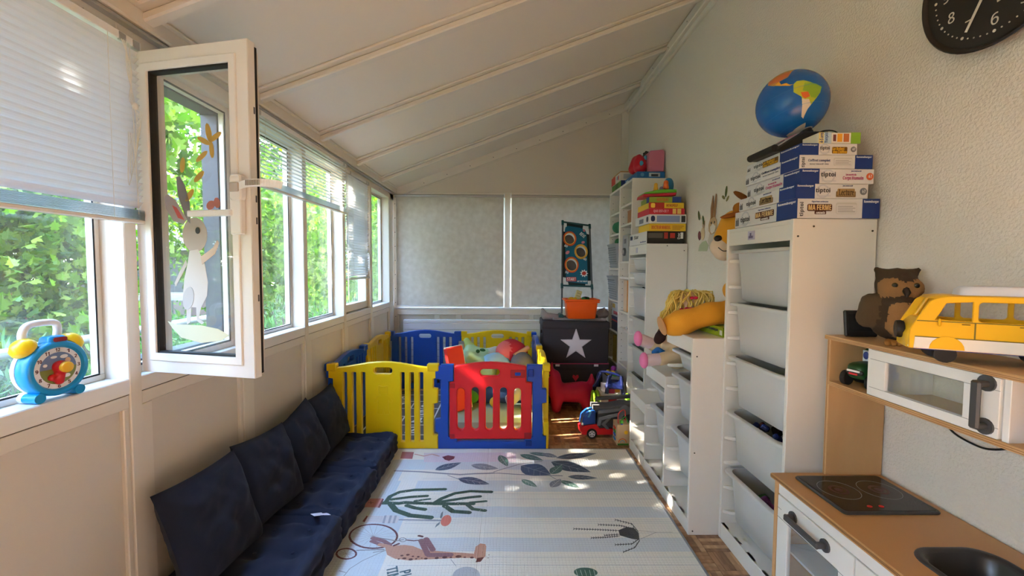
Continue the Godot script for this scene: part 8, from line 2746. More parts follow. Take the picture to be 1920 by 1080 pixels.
	var lands := [
		[[206, 150, 60], [-168, 66, -140, 70, -95, 72, -80, 62, -56, 52, -70, 44, -82, 28, -97, 26, -106, 22, -122, 36, -125, 48, -150, 60]],
		[[216, 120, 60], [-125, 49, -95, 49, -75, 45, -70, 44, -81, 30, -97, 26, -108, 31, -118, 33]],
		[[236, 180, 60], [-106, 23, -97, 26, -95, 18, -87, 16, -83, 10, -78, 8, -84, 8, -97, 16]],
		[[190, 200, 60], [-78, 8, -72, 12, -62, 10, -50, 2, -35, -6, -39, -16, -48, -26, -56, -34, -62, -40, -68, -50, -70, -55, -75, -50, -72, -32, -71, -18, -81, -6]],
		[[150, 190, 60], [-62, 5, -50, 2, -35, -6, -39, -16, -48, -24, -56, -22, -60, -12, -68, -8]],
		[[226, 110, 50], [-71, -10, -60, -12, -58, -20, -66, -22, -70, -18]],
		[[222, 210, 190], [-71, -20, -66, -23, -60, -24, -56, -34, -62, -40, -68, -50, -70, -55, -75, -50, -72, -32]],
		[[230, 190, 90], [-16, 14, -6, 35, 10, 37, 32, 31, 43, 12, 51, 11, 40, -5, 40, -18, 32, -28, 20, -35, 12, -18, 9, 4, -8, 5]],
		[[150, 190, 80], [-10, 36, -5, 48, 8, 56, 12, 70, 40, 68, 70, 72, 110, 76, 170, 68, 140, 54, 130, 40, 120, 28, 108, 14, 100, 10, 90, 22, 78, 8, 70, 22, 56, 26, 45, 14, 35, 30, 26, 38, 10, 44]],
		[[226, 160, 80], [114, -22, 130, -12, 142, -11, 153, -26, 148, -38, 130, -32, 116, -34]],
		[[220, 220, 216], [-180, -70, -120, -74, -60, -64, -50, -76, 0, -70, 60, -67, 120, -66, 180, -72, 180, -90, -180, -90]]]
	for q in lands:
		var pts := []
		for k in range(0, q[1].size(), 2):
			pts.append((q[1][k] + 180.0) / 360.0 * 1023.0)
			pts.append((90.0 - q[1][k + 1]) / 180.0 * 511.0)
		paint_poly(im, pts, rgb(q[0][0], q[0][1], q[0][2]))
	for k in 5:
		im.fill_rect(Rect2i(0, 85 * k + 85, 1024, 1), rgb(60, 130, 200))
	var gm := StandardMaterial3D.new()
	gm.resource_name = "globe_print"
	gm.albedo_texture = ImageTexture.create_from_image(im)
	gm.roughness = 0.22
	var prof := []
	for k in 25:
		var la := PI * (k / 24.0 - 0.5)
		prof.append(Vector2(maxf(cos(la), 0.0), sin(la)) * 0.124)
	var ball := put("ball", G().lathe(prof, 40), gm, con)
	ball.position = Vector3(0.02, 0.203, 0.015)
	ball.basis = Basis(Vector3(0.84, 0, 0.54).normalized(), deg_to_rad(-7)) * Basis(Vector3(-0.5, -0.2, 0.8).normalized(), deg_to_rad(14)) * Basis(Vector3.UP, deg_to_rad(142))
	put("pole_cap", G(Vector3(0.055, 0.09, 0.05)).ball(Vector3.ZERO, Vector3(0.022, 0.018, 0.022), 12, 8), M.black, con)
	var cb := thing("globe_lead", "thin black cable arching up behind the small card box", "cable")
	put("lead", G().tube(curve([Vector3(1.12, 1.73, -1.66), Vector3(1.15, 1.775, -1.63), Vector3(1.19, 1.79, -1.62), Vector3(1.235, 1.775, -1.62), Vector3(1.25, 1.70, -1.62), Vector3(1.27, 1.60, -1.64)], 5), 0.0022, 6), M.black, cb)
	# board games on the far tall frame
	var g2 := "board games on the far tall frame"
	var p := gbox("board_game", "black electronics kit box at the bottom of the board game stack", 1.012, 1.285, 3.135, 3.58, 1.4505, 1.541, cm(30, 28, 28, 0.45), g2)
	patch(p, "x", 0.0, 1.0, 0.0, 1.0, wh)
	patch(p, "x", 0.05, 0.2, 0.5, 0.85, cm(40, 90, 180, 0.5))
	words(p, "x", "Star", 0.42, 0.68, 0.25, 0.3, ink)
	words(p, "x", "nathan", 0.8, 0.2, 0.3, 0.14, cm(40, 60, 130, 0.5))
	patch(p, "z", 0.03, 0.42, 0.45, 0.85, cm(92, 90, 80, 0.5))
	patch(p, "z", 0.46, 0.56, 0.4, 0.9, cm(190, 60, 50, 0.5))
	patch(p, "z", 0.62, 0.75, 0.45, 0.85, cm(200, 60, 50, 0.5))
	patch(p, "z", 0.9, 0.97, 0.4, 0.9, wt)
	words(p, "z", "Doc", 0.85, 0.62, 0.07, 0.5, wt, PI / 2)
	var q2 := gbox("board_game", "yellow operation game box above the black kit box", 1.03, 1.297, 3.14, 3.40, 1.541, 1.597, cm(240, 196, 50, 0.5), g2)
	words(q2, "z", "DOCTEUR MABOUL", 0.32, 0.5, 0.52, 0.42, cm(206, 50, 50, 0.5))
	for k in 3:
		patch(q2, "z", 0.63, 0.95 - 0.05 * k, 0.62 - k * 0.2, 0.70 - k * 0.2, cm(190, 120, 40, 0.5))
	var q3 := gbox("board_game", "white and blue game box in the middle of the board game stack", 1.022, 1.297, 3.138, 3.45, 1.597, 1.663, cm(226, 224, 222, 0.5), g2, 0.03)
	patch(q3, "z", 0.2, 0.82, 0.15, 0.85, cm(140, 156, 196, 0.5))
	patch(q3, "z", 0.86, 0.97, 0.15, 0.85, cm(50, 50, 56, 0.5))
	patch(q3, "z", 0.04, 0.15, 0.2, 0.85, cm(40, 50, 96, 0.5), 0.8)
	patch(q3, "x", 0.3, 0.6, 0.2, 0.7, cm(130, 136, 160, 0.5))
	patch(q3, "x", 0.8, 0.93, 0.2, 0.8, cm(40, 44, 60, 0.5), 0.8)
	var q4 := gbox("board_game", "red guessing game box under the yellow and red box", 1.026, 1.285, 3.138, 3.42, 1.663, 1.707, cm(206, 40, 56, 0.5), g2)
	words(q4, "z", "QUI EST-CE ?", 0.33, 0.5, 0.42, 0.5, cm(236, 190, 200, 0.5))
	patch(q4, "z", 0.66, 0.76, 0.08, 0.92, cm(240, 206, 110, 0.5))
	patch(q4, "z", 0.79, 0.9, 0.08, 0.92, cm(240, 206, 110, 0.5))
	var q5 := gbox("board_game", "yellow and red property game box near the top of the board game stack", 1.022, 1.28, 3.14, 3.40, 1.707, 1.748, cm(238, 200, 50, 0.5), g2)
	patch(q5, "z", 0.0, 0.44, 0.0, 1.0, cm(190, 50, 46, 0.5))
	patch(q5, "z", 0.06, 0.18, 0.1, 0.9, cm(240, 200, 70, 0.5), 0.5, 0.0004)
	words(q5, "z", "MONOPOLY", 0.66, 0.5, 0.32, 0.46, cm(180, 40, 40, 0.5))
	var q6 := gbox("board_game", "green and blue game box on top of the board game stack", 1.03, 1.262, 3.14, 3.36, 1.748, 1.79, cm(150, 170, 60, 0.5), g2, -0.04)
	patch(q6, "z", 0.72, 1.0, 0.0, 1.0, cm(30, 60, 130, 0.5))
	patch(q6, "x", 0.7, 1.0, 0.0, 1.0, cm(30, 70, 150, 0.5))
	words(q6, "z", "MISTIGRI", 0.42, 0.5, 0.36, 0.5, cm(206, 90, 40, 0.5))
	var kb := thing("toy_piano", "green and red toy keyboard with little figures on the board game stack", "toy", Vector3(1.11, 1.79, -3.24))
	put("base", G().plate([poly([-0.125, 0.0, 0.115, 0.012, 0.12, 0.035, -0.12, 0.022])], -0.08, 0.09, 0.006), cm(206, 40, 66, 0.4), kb)
	put("top", G().plate([poly([-0.12, 0.023, 0.12, 0.036, 0.12, 0.058, 0.0, 0.056, -0.11, 0.034])], -0.08, 0.09, 0.006), cm(110, 196, 60, 0.4), kb)
	put("lid", G(Vector3(0.095, 0.095, -0.02), rot(0, -70, 0)).plate([oval(0, 0, 0.055, 0.065, 24)], -0.008, 0.008, 0.003), cm(30, 120, 170, 0.35), kb)
	put("bear", G(Vector3(0.06, 0.058, 0.03)).blob([[Vector3(0, 0.02, 0), Vector3(0, 0.03, 0), 0.022, 0.02], [Vector3(0, 0.055, 0), Vector3(0, 0.058, 0), 0.018, 0.018]], 0.006, 0.008), cm(238, 110, 40, 0.5), kb)
	put("figure", G(Vector3(-0.015, 0.05, 0.03)).blob([[Vector3(0, 0.015, 0), Vector3(0, 0.025, 0), 0.018, 0.016], [Vector3(0, 0.045, 0), Vector3(0, 0.05, 0), 0.014, 0.014]], 0.006, 0.008), cm(226, 176, 60, 0.5), kb)
	put("figure", G(Vector3(0.02, 0.052, 0.05)).ball(Vector3(0, 0.012, 0), Vector3(0.016, 0.02, 0.014), 10, 7), cm(150, 120, 150, 0.5), kb)
	put("key", G(Vector3(-0.04, 0.043, 0.06)).ball(Vector3.ZERO, Vector3(0.014, 0.01, 0.014), 10, 7), cm(190, 40, 50, 0.4), kb)
	# on top of the bookcases
	var g3 := "things on top of the bookcases"
	var r1 := gbox("puzzle_box", "blue puzzle box lying on the bookcases under the red case", 1.072, 1.305, 3.605, 3.98, 2.0205, 2.075, cm(24, 104, 176, 0.5), g3)
	patch(r1, "z", 0.42, 0.82, 0.2, 0.8, cm(190, 200, 206, 0.5))
	patch(r1, "z", 0.5, 0.75, 0.25, 0.6, cm(50, 60, 70, 0.5), 0.0, 0.0005)
	patch(r1, "z", 0.12, 0.25, 0.25, 0.8, cm(90, 160, 210, 0.5), 0.9)
	patch(r1, "x", 0.1, 0.3, 0.3, 0.7, cm(200, 210, 216, 0.5))
	var r2 := gbox("puzzle_box", "green and blue puzzle box at the far end of the bookcase top", 1.04, 1.24, 4.0, 4.34, 2.0205, 2.08, cm(90, 150, 60, 0.5), g3)
	patch(r2, "z", 0.0, 1.0, 0.0, 1.0, cm(24, 56, 128, 0.5))
	patch(r2, "x", 0.4, 0.7, 0.1, 0.9, cm(60, 110, 50, 0.5))
	var r3 := gbox("puzzle_box", "white and red game box lying on the green puzzle box", 1.035, 1.23, 4.005, 4.34, 2.08, 2.155, cm(228, 224, 220, 0.5), g3)
	patch(r3, "x", 0.0, 0.45, 0.0, 1.0, cm(206, 60, 56, 0.5))
	patch(r3, "x", 0.62, 0.7, 0.3, 0.8, cm(40, 120, 190, 0.5), 0.9)
	patch(r3, "x", 0.75, 0.85, 0.2, 0.8, cm(206, 60, 56, 0.5), 0.8)
	patch(r3, "z", 0.15, 0.85, 0.2, 0.8, cm(180, 190, 200, 0.5))
	var r4 := thing("wooden_tray", "thin wooden tray on the white and red game box", "tray", Vector3(1.13, 2.155, -4.16))
	put("tray", G().loft([[0.0, 0.09, 0.15, 0.006], [0.012, 0.092, 0.152, 0.006], [0.012, 0.086, 0.146, 0.006], [0.006, 0.085, 0.145, 0.006]], 2), cm(196, 150, 96, 0.6), r4)
	var rc := thing("toy_case", "red ride-on style toy case with blue buttons on the bookcases", "toy case", Vector3(1.115, 2.075, -3.72), 0.25)
	put("shell", G().blob([[Vector3(0, 0.055, 0.03), Vector3(0, 0.10, 0.02), 0.055, 0.05], [Vector3(-0.01, 0.055, -0.05), Vector3(0.0, 0.12, -0.03), 0.05, 0.045], [Vector3(0.0, 0.145, 0.01), Vector3(0.015, 0.15, -0.01), 0.022, 0.02]], 0.01, 0.02), cm(190, 20, 46, 0.35), rc)
	put("button", G(Vector3(-0.018, 0.075, 0.078)).ball(Vector3.ZERO, Vector3(0.018, 0.022, 0.008), 12, 8), cm(70, 170, 214, 0.4), rc)
	put("button", G(Vector3(0.035, 0.13, 0.058)).ball(Vector3.ZERO, Vector3(0.018, 0.020, 0.010), 12, 8), cm(70, 170, 214, 0.4), rc)
	var ph := thing("pink_house", "pink toy house standing on the blue puzzle box", "toy house", Vector3(1.235, 2.075, -3.74), 0.0)
	put("wall_shell", G().plate([poly([-0.065, 0.0, 0.065, 0.005, 0.068, 0.17, 0.05, 0.185, -0.05, 0.175, -0.065, 0.14])], -0.13, 0.12, 0.004), cm(206, 120, 150, 0.5), ph)
	put("arch", G(Vector3(-0.066, 0.10, 0.02), Basis(Vector3.UP, -PI / 2)).plate([oval(0, 0, 0.04, 0.03, 16)], 0, 0.002), M.black, ph)
	put("arch", G(Vector3(-0.066, 0.03, 0.06), Basis(Vector3.UP, -PI / 2)).plate([oval(0, 0, 0.02, 0.025, 16)], 0, 0.002), cm(60, 40, 60, 0.6), ph)
	put("cresting", G(Vector3(-0.02, 0.18, 0)).tube([Vector3(-0.03, 0.0, -0.1), Vector3(-0.03, 0.0, 0.05)], 0.008, 6).ball(Vector3(-0.03, 0.012, -0.05), Vector3(0.012, 0.012, 0.012), 8, 6).ball(Vector3(-0.03, 0.012, 0.0), Vector3(0.012, 0.012, 0.012), 8, 6), M.black, ph)

# ---------------------------------------------------------------- soft toys on the stepped unit
func build_plush() -> void:
	var gb := thing("green_game_box", "lime green game box lying on the stepped frame under the giraffe's leg", "box", Vector3(1.13, 0.9455, -2.145))
	gb.set_meta("size", Vector3(0.23, 0.045, 0.28))
	put("carton", G().box(Vector3(0, 0.0225, 0), Vector3(0.23, 0.045, 0.28), 0.0015), cm(160, 184, 40, 0.5), gb)
	words(gb, "z", "fiche électronique", 0.42, 0.62, 0.72, 0.42, cm(30, 50, 110, 0.5))
	words(gb, "x", "fiche électronique", 0.5, 0.62, 0.7, 0.42, cm(30, 50, 110, 0.5))
	patch(gb, "x", 0.9, 0.98, 0.2, 0.7, cm(230, 234, 220, 0.5))
	# large golden giraffe sitting at the back of the top step
	var g := thing("plush_giraffe", "large golden plush giraffe with a brown mane sitting on the stepped frame", "plush giraffe", Vector3(1.128, 0.9455, -2.16))
	var body := G()
	body.blob([[Vector3(0.09, 0.16, 0.01), Vector3(0.08, 0.30, 0.0), 0.10, 0.075], [Vector3(0.075, 0.32, 0.0), Vector3(0.04, 0.50, 0.0), 0.066, 0.066], [Vector3(0.025, 0.535, 0.0), Vector3(-0.015, 0.475, 0.005), 0.088, 0.075], [Vector3(0.06, 0.115, 0.045), Vector3(-0.12, 0.10, 0.035), 0.065, 0.052], [Vector3(-0.12, 0.10, 0.035), Vector3(-0.255, 0.055, 0.025), 0.052, 0.058], [Vector3(-0.255, 0.055, 0.025), Vector3(-0.30, 0.04, 0.02), 0.056, 0.054], [Vector3(0.06, 0.30, 0.05), Vector3(-0.015, 0.22, 0.055), 0.042, 0.05]], 0.011, 0.03, 0.001)
	put("body", body, M.gold_plush, g)
	put("muzzle", G().blob([[Vector3(-0.062, 0.435, 0.01), Vector3(-0.045, 0.42, 0.01), 0.05, 0.055]], 0.008, 0.01), cm(236, 214, 190, 0.95), g)
	put("nose", G().ball(Vector3(-0.088, 0.475, 0.035), Vector3(0.02, 0.016, 0.018), 12, 8), M.black, g)
	put("smile", G().tube(curve([Vector3(-0.095, 0.43, 0.052), Vector3(-0.075, 0.412, 0.062), Vector3(-0.05, 0.415, 0.066)], 4), 0.002, 5), M.black, g)
	put("eye", G().ball(Vector3(-0.02, 0.525, 0.082), Vector3(0.009, 0.013, 0.006), 10, 7), M.black, g)
	put("ear", G(Vector3(0.02, 0.60, 0.07), rot(10, -20, 12)).ball(Vector3(-0.05, 0, 0), Vector3(0.06, 0.012, 0.03), 14, 8), cm(166, 92, 30, 0.95), g)
	put("ear", G(Vector3(0.04, 0.655, 0.02), rot(10, 15, -24)).ball(Vector3(-0.02, 0.02, 0), Vector3(0.06, 0.011, 0.028), 14, 8), cm(150, 84, 30, 0.95), g)
	put("mane", G().blob([[Vector3(0.02, 0.625, 0.02), Vector3(0.06, 0.60, 0.03), 0.03, 0.03], [Vector3(0.0, 0.60, 0.04), Vector3(0.03, 0.59, 0.05), 0.022, 0.022]], 0.008, 0.015), cm(190, 116, 36, 0.95), g)
	put("sole", G(Vector3(-0.352, 0.036, 0.018), Basis(Vector3.BACK, PI / 2 + 0.3)).ball(Vector3.ZERO, Vector3(0.05, 0.012, 0.05), 16, 8), cm(200, 150, 100, 0.95), g)
	# rag doll with yellow yarn hair
	var d := thing("rag_doll", "rag doll with thick yellow yarn hair and red bows behind the giraffe's leg", "doll", Vector3(0.955, 0.9455, -2.265))
	put("head", G().ball(Vector3(0, 0.13, 0), Vector3(0.075, 0.08, 0.06), 16, 10), cm(232, 200, 170, 0.9), d)
	put("dress", G().blob([[Vector3(0.02, 0.05, -0.01), Vector3(0.05, 0.06, -0.02), 0.05, 0.05]], 0.012, 0.02), cm(196, 120, 130, 0.9), d)
	var rng := RandomNumberGenerator.new()
	rng.seed = 8
	var J := func(q: float) -> Vector3: return Vector3(rng.randf_range(-q, q), rng.randf_range(-q, q), rng.randf_range(-q, q))
	for k in 110:
		var a := rng.randf_range(-1.8, 1.8)
		var b := rng.randf_range(0.1, 1.0)
		var p0: Vector3 = Vector3(sin(a) * 0.05, 0.21 - absf(a) * 0.012, cos(a) * 0.02) + J.call(0.012)
		var p1: Vector3 = Vector3(sin(a) * 0.095, 0.185, 0.02 + b * 0.05) + J.call(0.022)
		var p2: Vector3 = Vector3(sin(a) * 0.11 - 0.01, 0.13, 0.035 + b * 0.04) + J.call(0.022)
		var p3: Vector3 = Vector3(sin(a) * 0.12 - 0.02, 0.08, 0.035 + b * 0.03) + J.call(0.022)
		var p4: Vector3 = Vector3(sin(a) * 0.13 - 0.03, rng.randf_range(0.01, 0.05), 0.035 + b * 0.02) + J.call(0.008)
		put("yarn_strand", G().tube(curve([p0, p1, p2, p3, p4], 3), rng.randf_range(0.003, 0.0045), 5), [cm(232, 206, 110, 0.95), cm(222, 190, 90, 0.95), cm(238, 216, 130, 0.95)][k % 3], d)
	for e in [Vector3(0.0, 0.175, 0.075), Vector3(-0.03, 0.12, 0.085), Vector3(-0.055, 0.115, 0.082)]:
		put("bow", G().ball(e + Vector3(-0.01, 0, 0), Vector3(0.012, 0.008, 0.006), 8, 6).ball(e + Vector3(0.01, 0, 0), Vector3(0.012, 0.008, 0.006), 8, 6), cm(196, 30, 70, 0.8), d)
	# cream puppy in sparkling boots on the middle step
	var p := thing("plush_puppy", "cream plush puppy with dark ears and pink soled boots on the middle step", "plush puppy", Vector3(0.945, 0.6805, -2.47))
	put("body", G().blob([[Vector3(0.04, 0.08, 0), Vector3(0.02, 0.14, 0), 0.075, 0.06], [Vector3(-0.01, 0.215, 0.02), Vector3(-0.03, 0.21, 0.02), 0.065, 0.055], [Vector3(0.02, 0.10, 0.06), Vector3(-0.075, 0.075, 0.065), 0.038, 0.036], [Vector3(0.02, 0.10, -0.06), Vector3(-0.08, 0.135, -0.06), 0.038, 0.036]], 0.009, 0.02), cm(222, 196, 156, 0.95), p)
	put("ear", G().blob([[Vector3(-0.06, 0.245, 0.05), Vector3(-0.08, 0.20, 0.06), 0.022, 0.028], [Vector3(-0.08, 0.20, 0.06), Vector3(-0.09, 0.185, 0.06), 0.03, 0.026]], 0.008, 0.01), cm(44, 22, 22, 0.95), p)
	put("patch", G().ball(Vector3(-0.05, 0.235, 0.065), Vector3(0.022, 0.028, 0.016), 10, 7), cm(40, 20, 20, 0.95), p)
	for e in [[Vector3(-0.085, 0.075, 0.065), Vector3(-0.15, 0.07, 0.065)], [Vector3(-0.085, 0.14, -0.06), Vector3(-0.15, 0.165, -0.055)]]:
		var bt := put("boot", G().blob([[e[0], e[1], 0.034, 0.036]], 0.008, 0.01), cm(230, 206, 210, 0.35), p)
		var dir: Vector3 = (e[1] - e[0]).normalized()
		put("sole", G(e[1] + dir * 0.022).ball(Vector3.ZERO, Vector3(0.024, 0.046, 0.042), 14, 9), cm(238, 130, 180, 0.8), bt)
	put("scarf", G().blob([[Vector3(-0.07, 0.115, 0.0), Vector3(-0.10, 0.105, 0.02), 0.018, 0.014], [Vector3(-0.06, 0.11, -0.02), Vector3(-0.05, 0.105, 0.03), 0.016, 0.016]], 0.006, 0.01), cm(40, 110, 190, 0.9), p)

# ---------------------------------------------------------------- wall clock and wall stickers
func build_wall_things() -> void:
	var c := thing("wall_clock", "round black wall clock with white numerals above the toy kitchen", "clock", Vector3(WR, 2.065, -1.15))
	c.basis = Basis(Vector3.UP, -PI / 2)
	var bk := mat("clock_black", rgb(26, 24, 24), 0.4)
	put("case", G(Vector3.ZERO, Basis(Vector3.RIGHT, PI / 2)).lathe([Vector2(0, 0.0), Vector2(0.16, 0.0), Vector2(0.185, 0.02), Vector2(0.2, 0.036), Vector2(0.202, 0.042), Vector2(0.198, 0.046), Vector2(0.19, 0.042), Vector2(0.188, 0.037)], 56), bk, c)
	put("dial", G(Vector3.ZERO, Basis(Vector3.RIGHT, PI / 2)).lathe([Vector2(0.189, 0.037), Vector2(0, 0.037)], 56), mat("dial_black", rgb(34, 31, 30), 0.6), c)
	var im := cm(214, 210, 196, 0.6)
	for k in 12:
		var a := PI / 2 - TAU * (k + 1) / 12.0
		lettering(c, str(k + 1), 0.018 if k < 9 else 0.03, 0.030, im, Transform3D(Basis.IDENTITY, Vector3(cos(a) * 0.132, sin(a) * 0.132, 0.0378)), false)
	var dots := G()
	for k in 60:
		var a := TAU * k / 60.0
		dots.cyl(Vector3(cos(a) * 0.163, sin(a) * 0.163, 0.037), Vector3(cos(a) * 0.163, sin(a) * 0.163, 0.0378), 0.0042 if k % 5 == 0 else 0.0022, 8)
	put("minute_dots", dots, im, c)
	for e in [[208.0, 0.148, 0.0035, 0.0405], [172.0, 0.095, 0.0055, 0.0425]]:
		var a: float = PI / 2 - deg_to_rad(e[0])
		put("hand", G(Vector3(0, 0, e[3]), Basis(Vector3.BACK, a)).bx(-0.02, e[1], -e[2], e[2], -0.0006, 0.0006), im, c)
	put("spindle", G().cyl(Vector3(0, 0, 0.037), Vector3(0, 0, 0.045), 0.008, 14), im, c)
	# stickers on the plaster: hare, small bird, leaves
	var B := Basis(Vector3.UP, -PI / 2)
	var at := Vector3(WR - 0.002, 0, 0)
	var h := thing("hare_sticker", "brown hare wall sticker on the plaster beside the giraffe", "sticker", at)
	var P := func(called: String, o: Array, m: Material, z: float) -> void:
		put(called, G(Vector3.ZERO, B).plate([poly(o)], z, z + 0.0008), m, h)
	P.call("body", [-2.80, 1.50, -2.72, 1.50, -2.71, 1.43, -2.735, 1.38, -2.80, 1.40, -2.82, 1.45], cm(206, 196, 180, 0.8), 0.0)
	P.call("head", [-2.815, 1.555, -2.79, 1.60, -2.745, 1.61, -2.705, 1.575, -2.70, 1.53, -2.73, 1.495, -2.78, 1.49, -2.81, 1.515], cm(196, 164, 124, 0.8), 0.001)
	P.call("muzzle", [-2.79, 1.54, -2.755, 1.56, -2.72, 1.54, -2.73, 1.505, -2.765, 1.495, -2.785, 1.51], cm(226, 218, 206, 0.8), 0.002)
	P.call("ear", [-2.785, 1.59, -2.79, 1.66, -2.765, 1.74, -2.755, 1.73, -2.75, 1.66, -2.755, 1.60], cm(150, 108, 72, 0.8), 0.002)
	P.call("ear", [-2.75, 1.60, -2.745, 1.68, -2.725, 1.745, -2.715, 1.74, -2.715, 1.66, -2.725, 1.595], cm(160, 116, 78, 0.8), 0.002)
	put("eye", G(Vector3.ZERO, B).plate([oval(-2.775, 1.565, 0.006, 0.008, 10)], 0.003, 0.0038).plate([oval(-2.73, 1.565, 0.006, 0.008, 10)], 0.003, 0.0038), M.black, h)
	var s := thing("bird_sticker", "small pale green snail wall sticker left of the hare", "sticker", at)
	put("body", G(Vector3.ZERO, B).plate([poly([-2.96, 1.39, -2.83, 1.385, -2.81, 1.42, -2.85, 1.455, -2.90, 1.45, -2.94, 1.43])], 0, 0.0008), cm(176, 186, 150, 0.8), s)
	put("shell", G(Vector3.ZERO, B).plate([oval(-2.945, 1.495, 0.022, 0.032, 14, 10)], 0.001, 0.0018), cm(120, 60, 66, 0.8), s)
	put("head", G(Vector3.ZERO, B).plate([oval(-2.895, 1.505, 0.03, 0.045, 14)], 0.001, 0.0018), cm(214, 190, 150, 0.8), s)
	put("feelers", G(Vector3.ZERO, B).plate([poly([-2.90, 1.54, -2.905, 1.585, -2.90, 1.585, -2.893, 1.545])], 0.001, 0.0018).plate([poly([-2.885, 1.54, -2.875, 1.59, -2.868, 1.59, -2.875, 1.54])], 0.001, 0.0018), cm(176, 130, 90, 0.8), s)
	var lv := [[-2.965, 1.635, 15, "upper dark green leaf sticker left of the hare"], [-2.895, 1.595, 20, "lower dark green leaf sticker left of the hare"], [-2.60, 1.735, -10, "olive leaf sprig sticker above the giraffe's ear"]]
	for k in 3:
		var e: Array = lv[k]
		var t := thing("leaf_sticker", e[3], "sticker", at, 0.0, "leaf stickers on the plaster wall")
		put("leaf", G(Vector3.ZERO, B).plate([oval(e[0], e[1], 0.013, 0.034, 14, e[2])], 0, 0.0008), cm(100, 110, 62, 0.8), t)
		put("vein", G(Vector3.ZERO, B).plate([oval(e[0], e[1], 0.002, 0.030, 8, e[2])], 0.001, 0.0015), cm(70, 80, 44, 0.8), t)
		if k == 2:
			put("leaf", G(Vector3.ZERO, B).plate([oval(e[0] - 0.03, e[1] - 0.03, 0.010, 0.022, 12, 60)], 0, 0.0008).plate([oval(e[0] + 0.02, e[1] - 0.045, 0.010, 0.022, 12, -50)], 0, 0.0008), cm(140, 132, 84, 0.8), t)

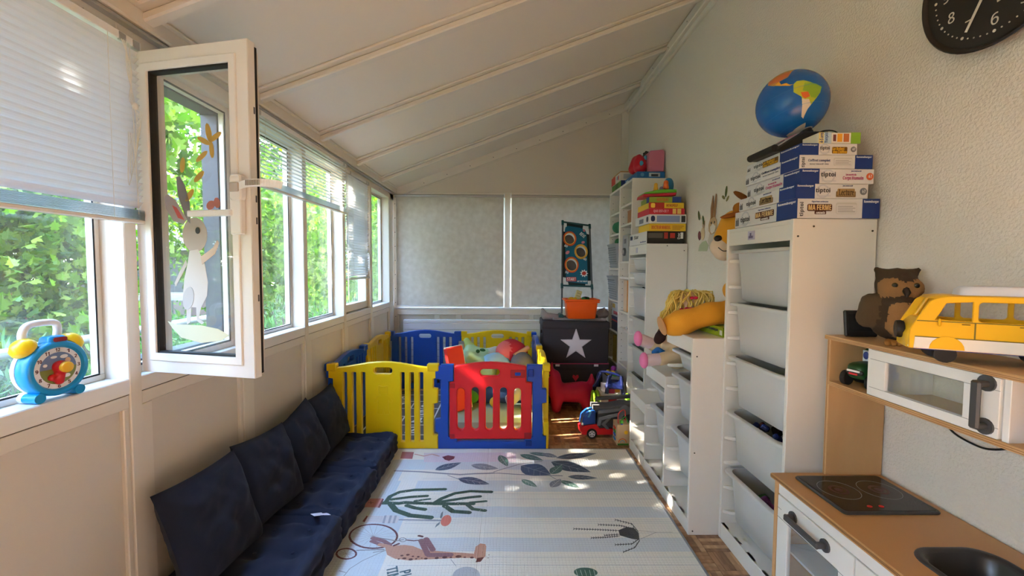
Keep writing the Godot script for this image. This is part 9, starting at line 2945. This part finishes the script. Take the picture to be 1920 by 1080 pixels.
# ---------------------------------------------------------------- toy clock on the window sill
func build_sill_clock() -> void:
	var t := thing("toy_clock", "blue and white toy alarm clock with yellow bells on the window sill", "toy clock", Vector3(-1.300, 0.895, -1.215), deg_to_rad(84))
	t.scale = Vector3.ONE * 0.9
	var bl := mat("clock_blue", rgb(20, 150, 214), 0.32)
	var wh := mat("clock_white", rgb(238, 238, 240), 0.35)
	var cy := 0.098
	var F := Basis(Vector3.RIGHT, PI / 2)
	put("body", G(Vector3(0, cy, 0), F).lathe([Vector2(0.0, -0.006), Vector2(0.082, -0.006), Vector2(0.086, 0.0), Vector2(0.086, 0.034), Vector2(0.080, 0.042), Vector2(0.070, 0.042), Vector2(0.064, 0.034), Vector2(0.0, 0.034)], 40), bl, t)
	put("back_shell", G(Vector3(0, cy, 0), F).lathe([Vector2(0.0, -0.030), Vector2(0.072, -0.030), Vector2(0.083, -0.022), Vector2(0.0845, -0.006), Vector2(0, -0.006)], 40), wh, t)
	put("dial", G(Vector3(0, cy, 0), F).lathe([Vector2(0.0645, 0.0345), Vector2(0.0, 0.0345)], 40), wh, t)
	put("picture_sky", G(Vector3(0, cy, 0.0345)).plate([oval(0, 0, 0.05, 0.05, 32)], 0, 0.0006), cm(110, 132, 176, 0.5), t)
	put("picture_grass", G(Vector3(0, cy, 0.035)).plate([arc(Vector2.ZERO, 0.05, 180, 360, 16)], 0, 0.0006), cm(126, 140, 70, 0.5), t)
	put("picture_cloud", G(Vector3(0, cy, 0.0352)).plate([oval(0.016, 0.034, 0.011, 0.006, 14)], 0, 0.0006).plate([oval(-0.012, 0.036, 0.009, 0.004, 12)], 0, 0.0006).plate([oval(-0.036, 0.014, 0.006, 0.005, 12)], 0, 0.0006).plate([oval(0.022, -0.028, 0.010, 0.006, 12)], 0, 0.0006), wh, t)
	put("picture_sun", G(Vector3(0.026, cy + 0.020, 0.0352)).plate([oval(0, 0, 0.008, 0.009, 14)], 0, 0.0006), cm(232, 190, 150, 0.5), t)
	for k in 12:
		var a := PI / 2 - TAU * (k + 1) / 12.0
		lettering(t, str(k + 1), 0.0075 if k < 9 else 0.012, 0.011, cm(96, 34, 40, 0.6), Transform3D(Basis.IDENTITY, Vector3(cos(a) * 0.0572, cy + sin(a) * 0.0572, 0.0352)))
	put("red_pointer", G(Vector3(0, cy, 0.036)).blob([[Vector3(0.0, 0.004, 0.006), Vector3(0.0, 0.0, 0.014), 0.020, 0.018], [Vector3(-0.004, -0.028, 0.002), Vector3(-0.002, -0.04, 0.002), 0.014, 0.012], [Vector3(-0.022, -0.026, 0.002), Vector3(-0.012, -0.03, 0.002), 0.010, 0.010], [Vector3(0.0, -0.012, 0.004), Vector3(-0.003, -0.028, 0.002), 0.013, 0.013]], 0.0035, 0.006), cm(206, 30, 36, 0.35), t)
	put("yellow_knob", G(Vector3(0.0, cy + 0.004, 0.058), F).lathe([Vector2(0, 0.0), Vector2(0.017, 0.0), Vector2(0.017, 0.010), Vector2(0.0145, 0.013), Vector2(0, 0.013)], 24), cm(240, 186, 24, 0.3), t)
	for s in [-1.0, 1.0]:
		put("bell", G(Vector3(s * 0.066, cy + 0.074, 0.002), Basis(Vector3.BACK, -s * 0.8)).lathe([Vector2(0, -0.012), Vector2(0.03, -0.012), Vector2(0.033, -0.006), Vector2(0.030, 0.008), Vector2(0.018, 0.020), Vector2(0.006, 0.024), Vector2(0, 0.024)], 24), cm(248, 206, 24, 0.28), t)
		put("foot", G(Vector3(s * 0.055, 0.016, 0.012), F).lathe([Vector2(0, -0.018), Vector2(0.0155, -0.018), Vector2(0.016, 0.0), Vector2(0.015, 0.028), Vector2(0, 0.028)], 20), bl, t)
		put("foot_back", G(Vector3(s * 0.055, 0.016, 0.012), F).lathe([Vector2(0, -0.036), Vector2(0.014, -0.036), Vector2(0.0158, -0.030), Vector2(0.0158, -0.018)], 20), wh, t)
	put("top_block", G(Vector3(0.004, cy + 0.088, 0.014)).loft([[-0.012, 0.028, 0.024, 0.01], [0.008, 0.025, 0.021, 0.01], [0.012, 0.02, 0.017, 0.01]], 5), bl, t)
	put("red_window", G(Vector3(0.006, cy + 0.090, 0.0375)).plate([rrect(-0.019, 0.019, -0.007, 0.007, 0.006)], 0, 0.002), cm(140, 24, 30, 0.2), t)
	put("handle", G(Vector3(-0.006, cy + 0.088, -0.012)).tube(curve([Vector3(-0.042, -0.012, 0), Vector3(-0.050, 0.02, 0), Vector3(-0.036, 0.048, 0), Vector3(0.0, 0.054, 0), Vector3(0.036, 0.050, 0), Vector3(0.044, 0.030, 0), Vector3(0.040, 0.0, 0)], 5), 0.0105, 12), wh, t)
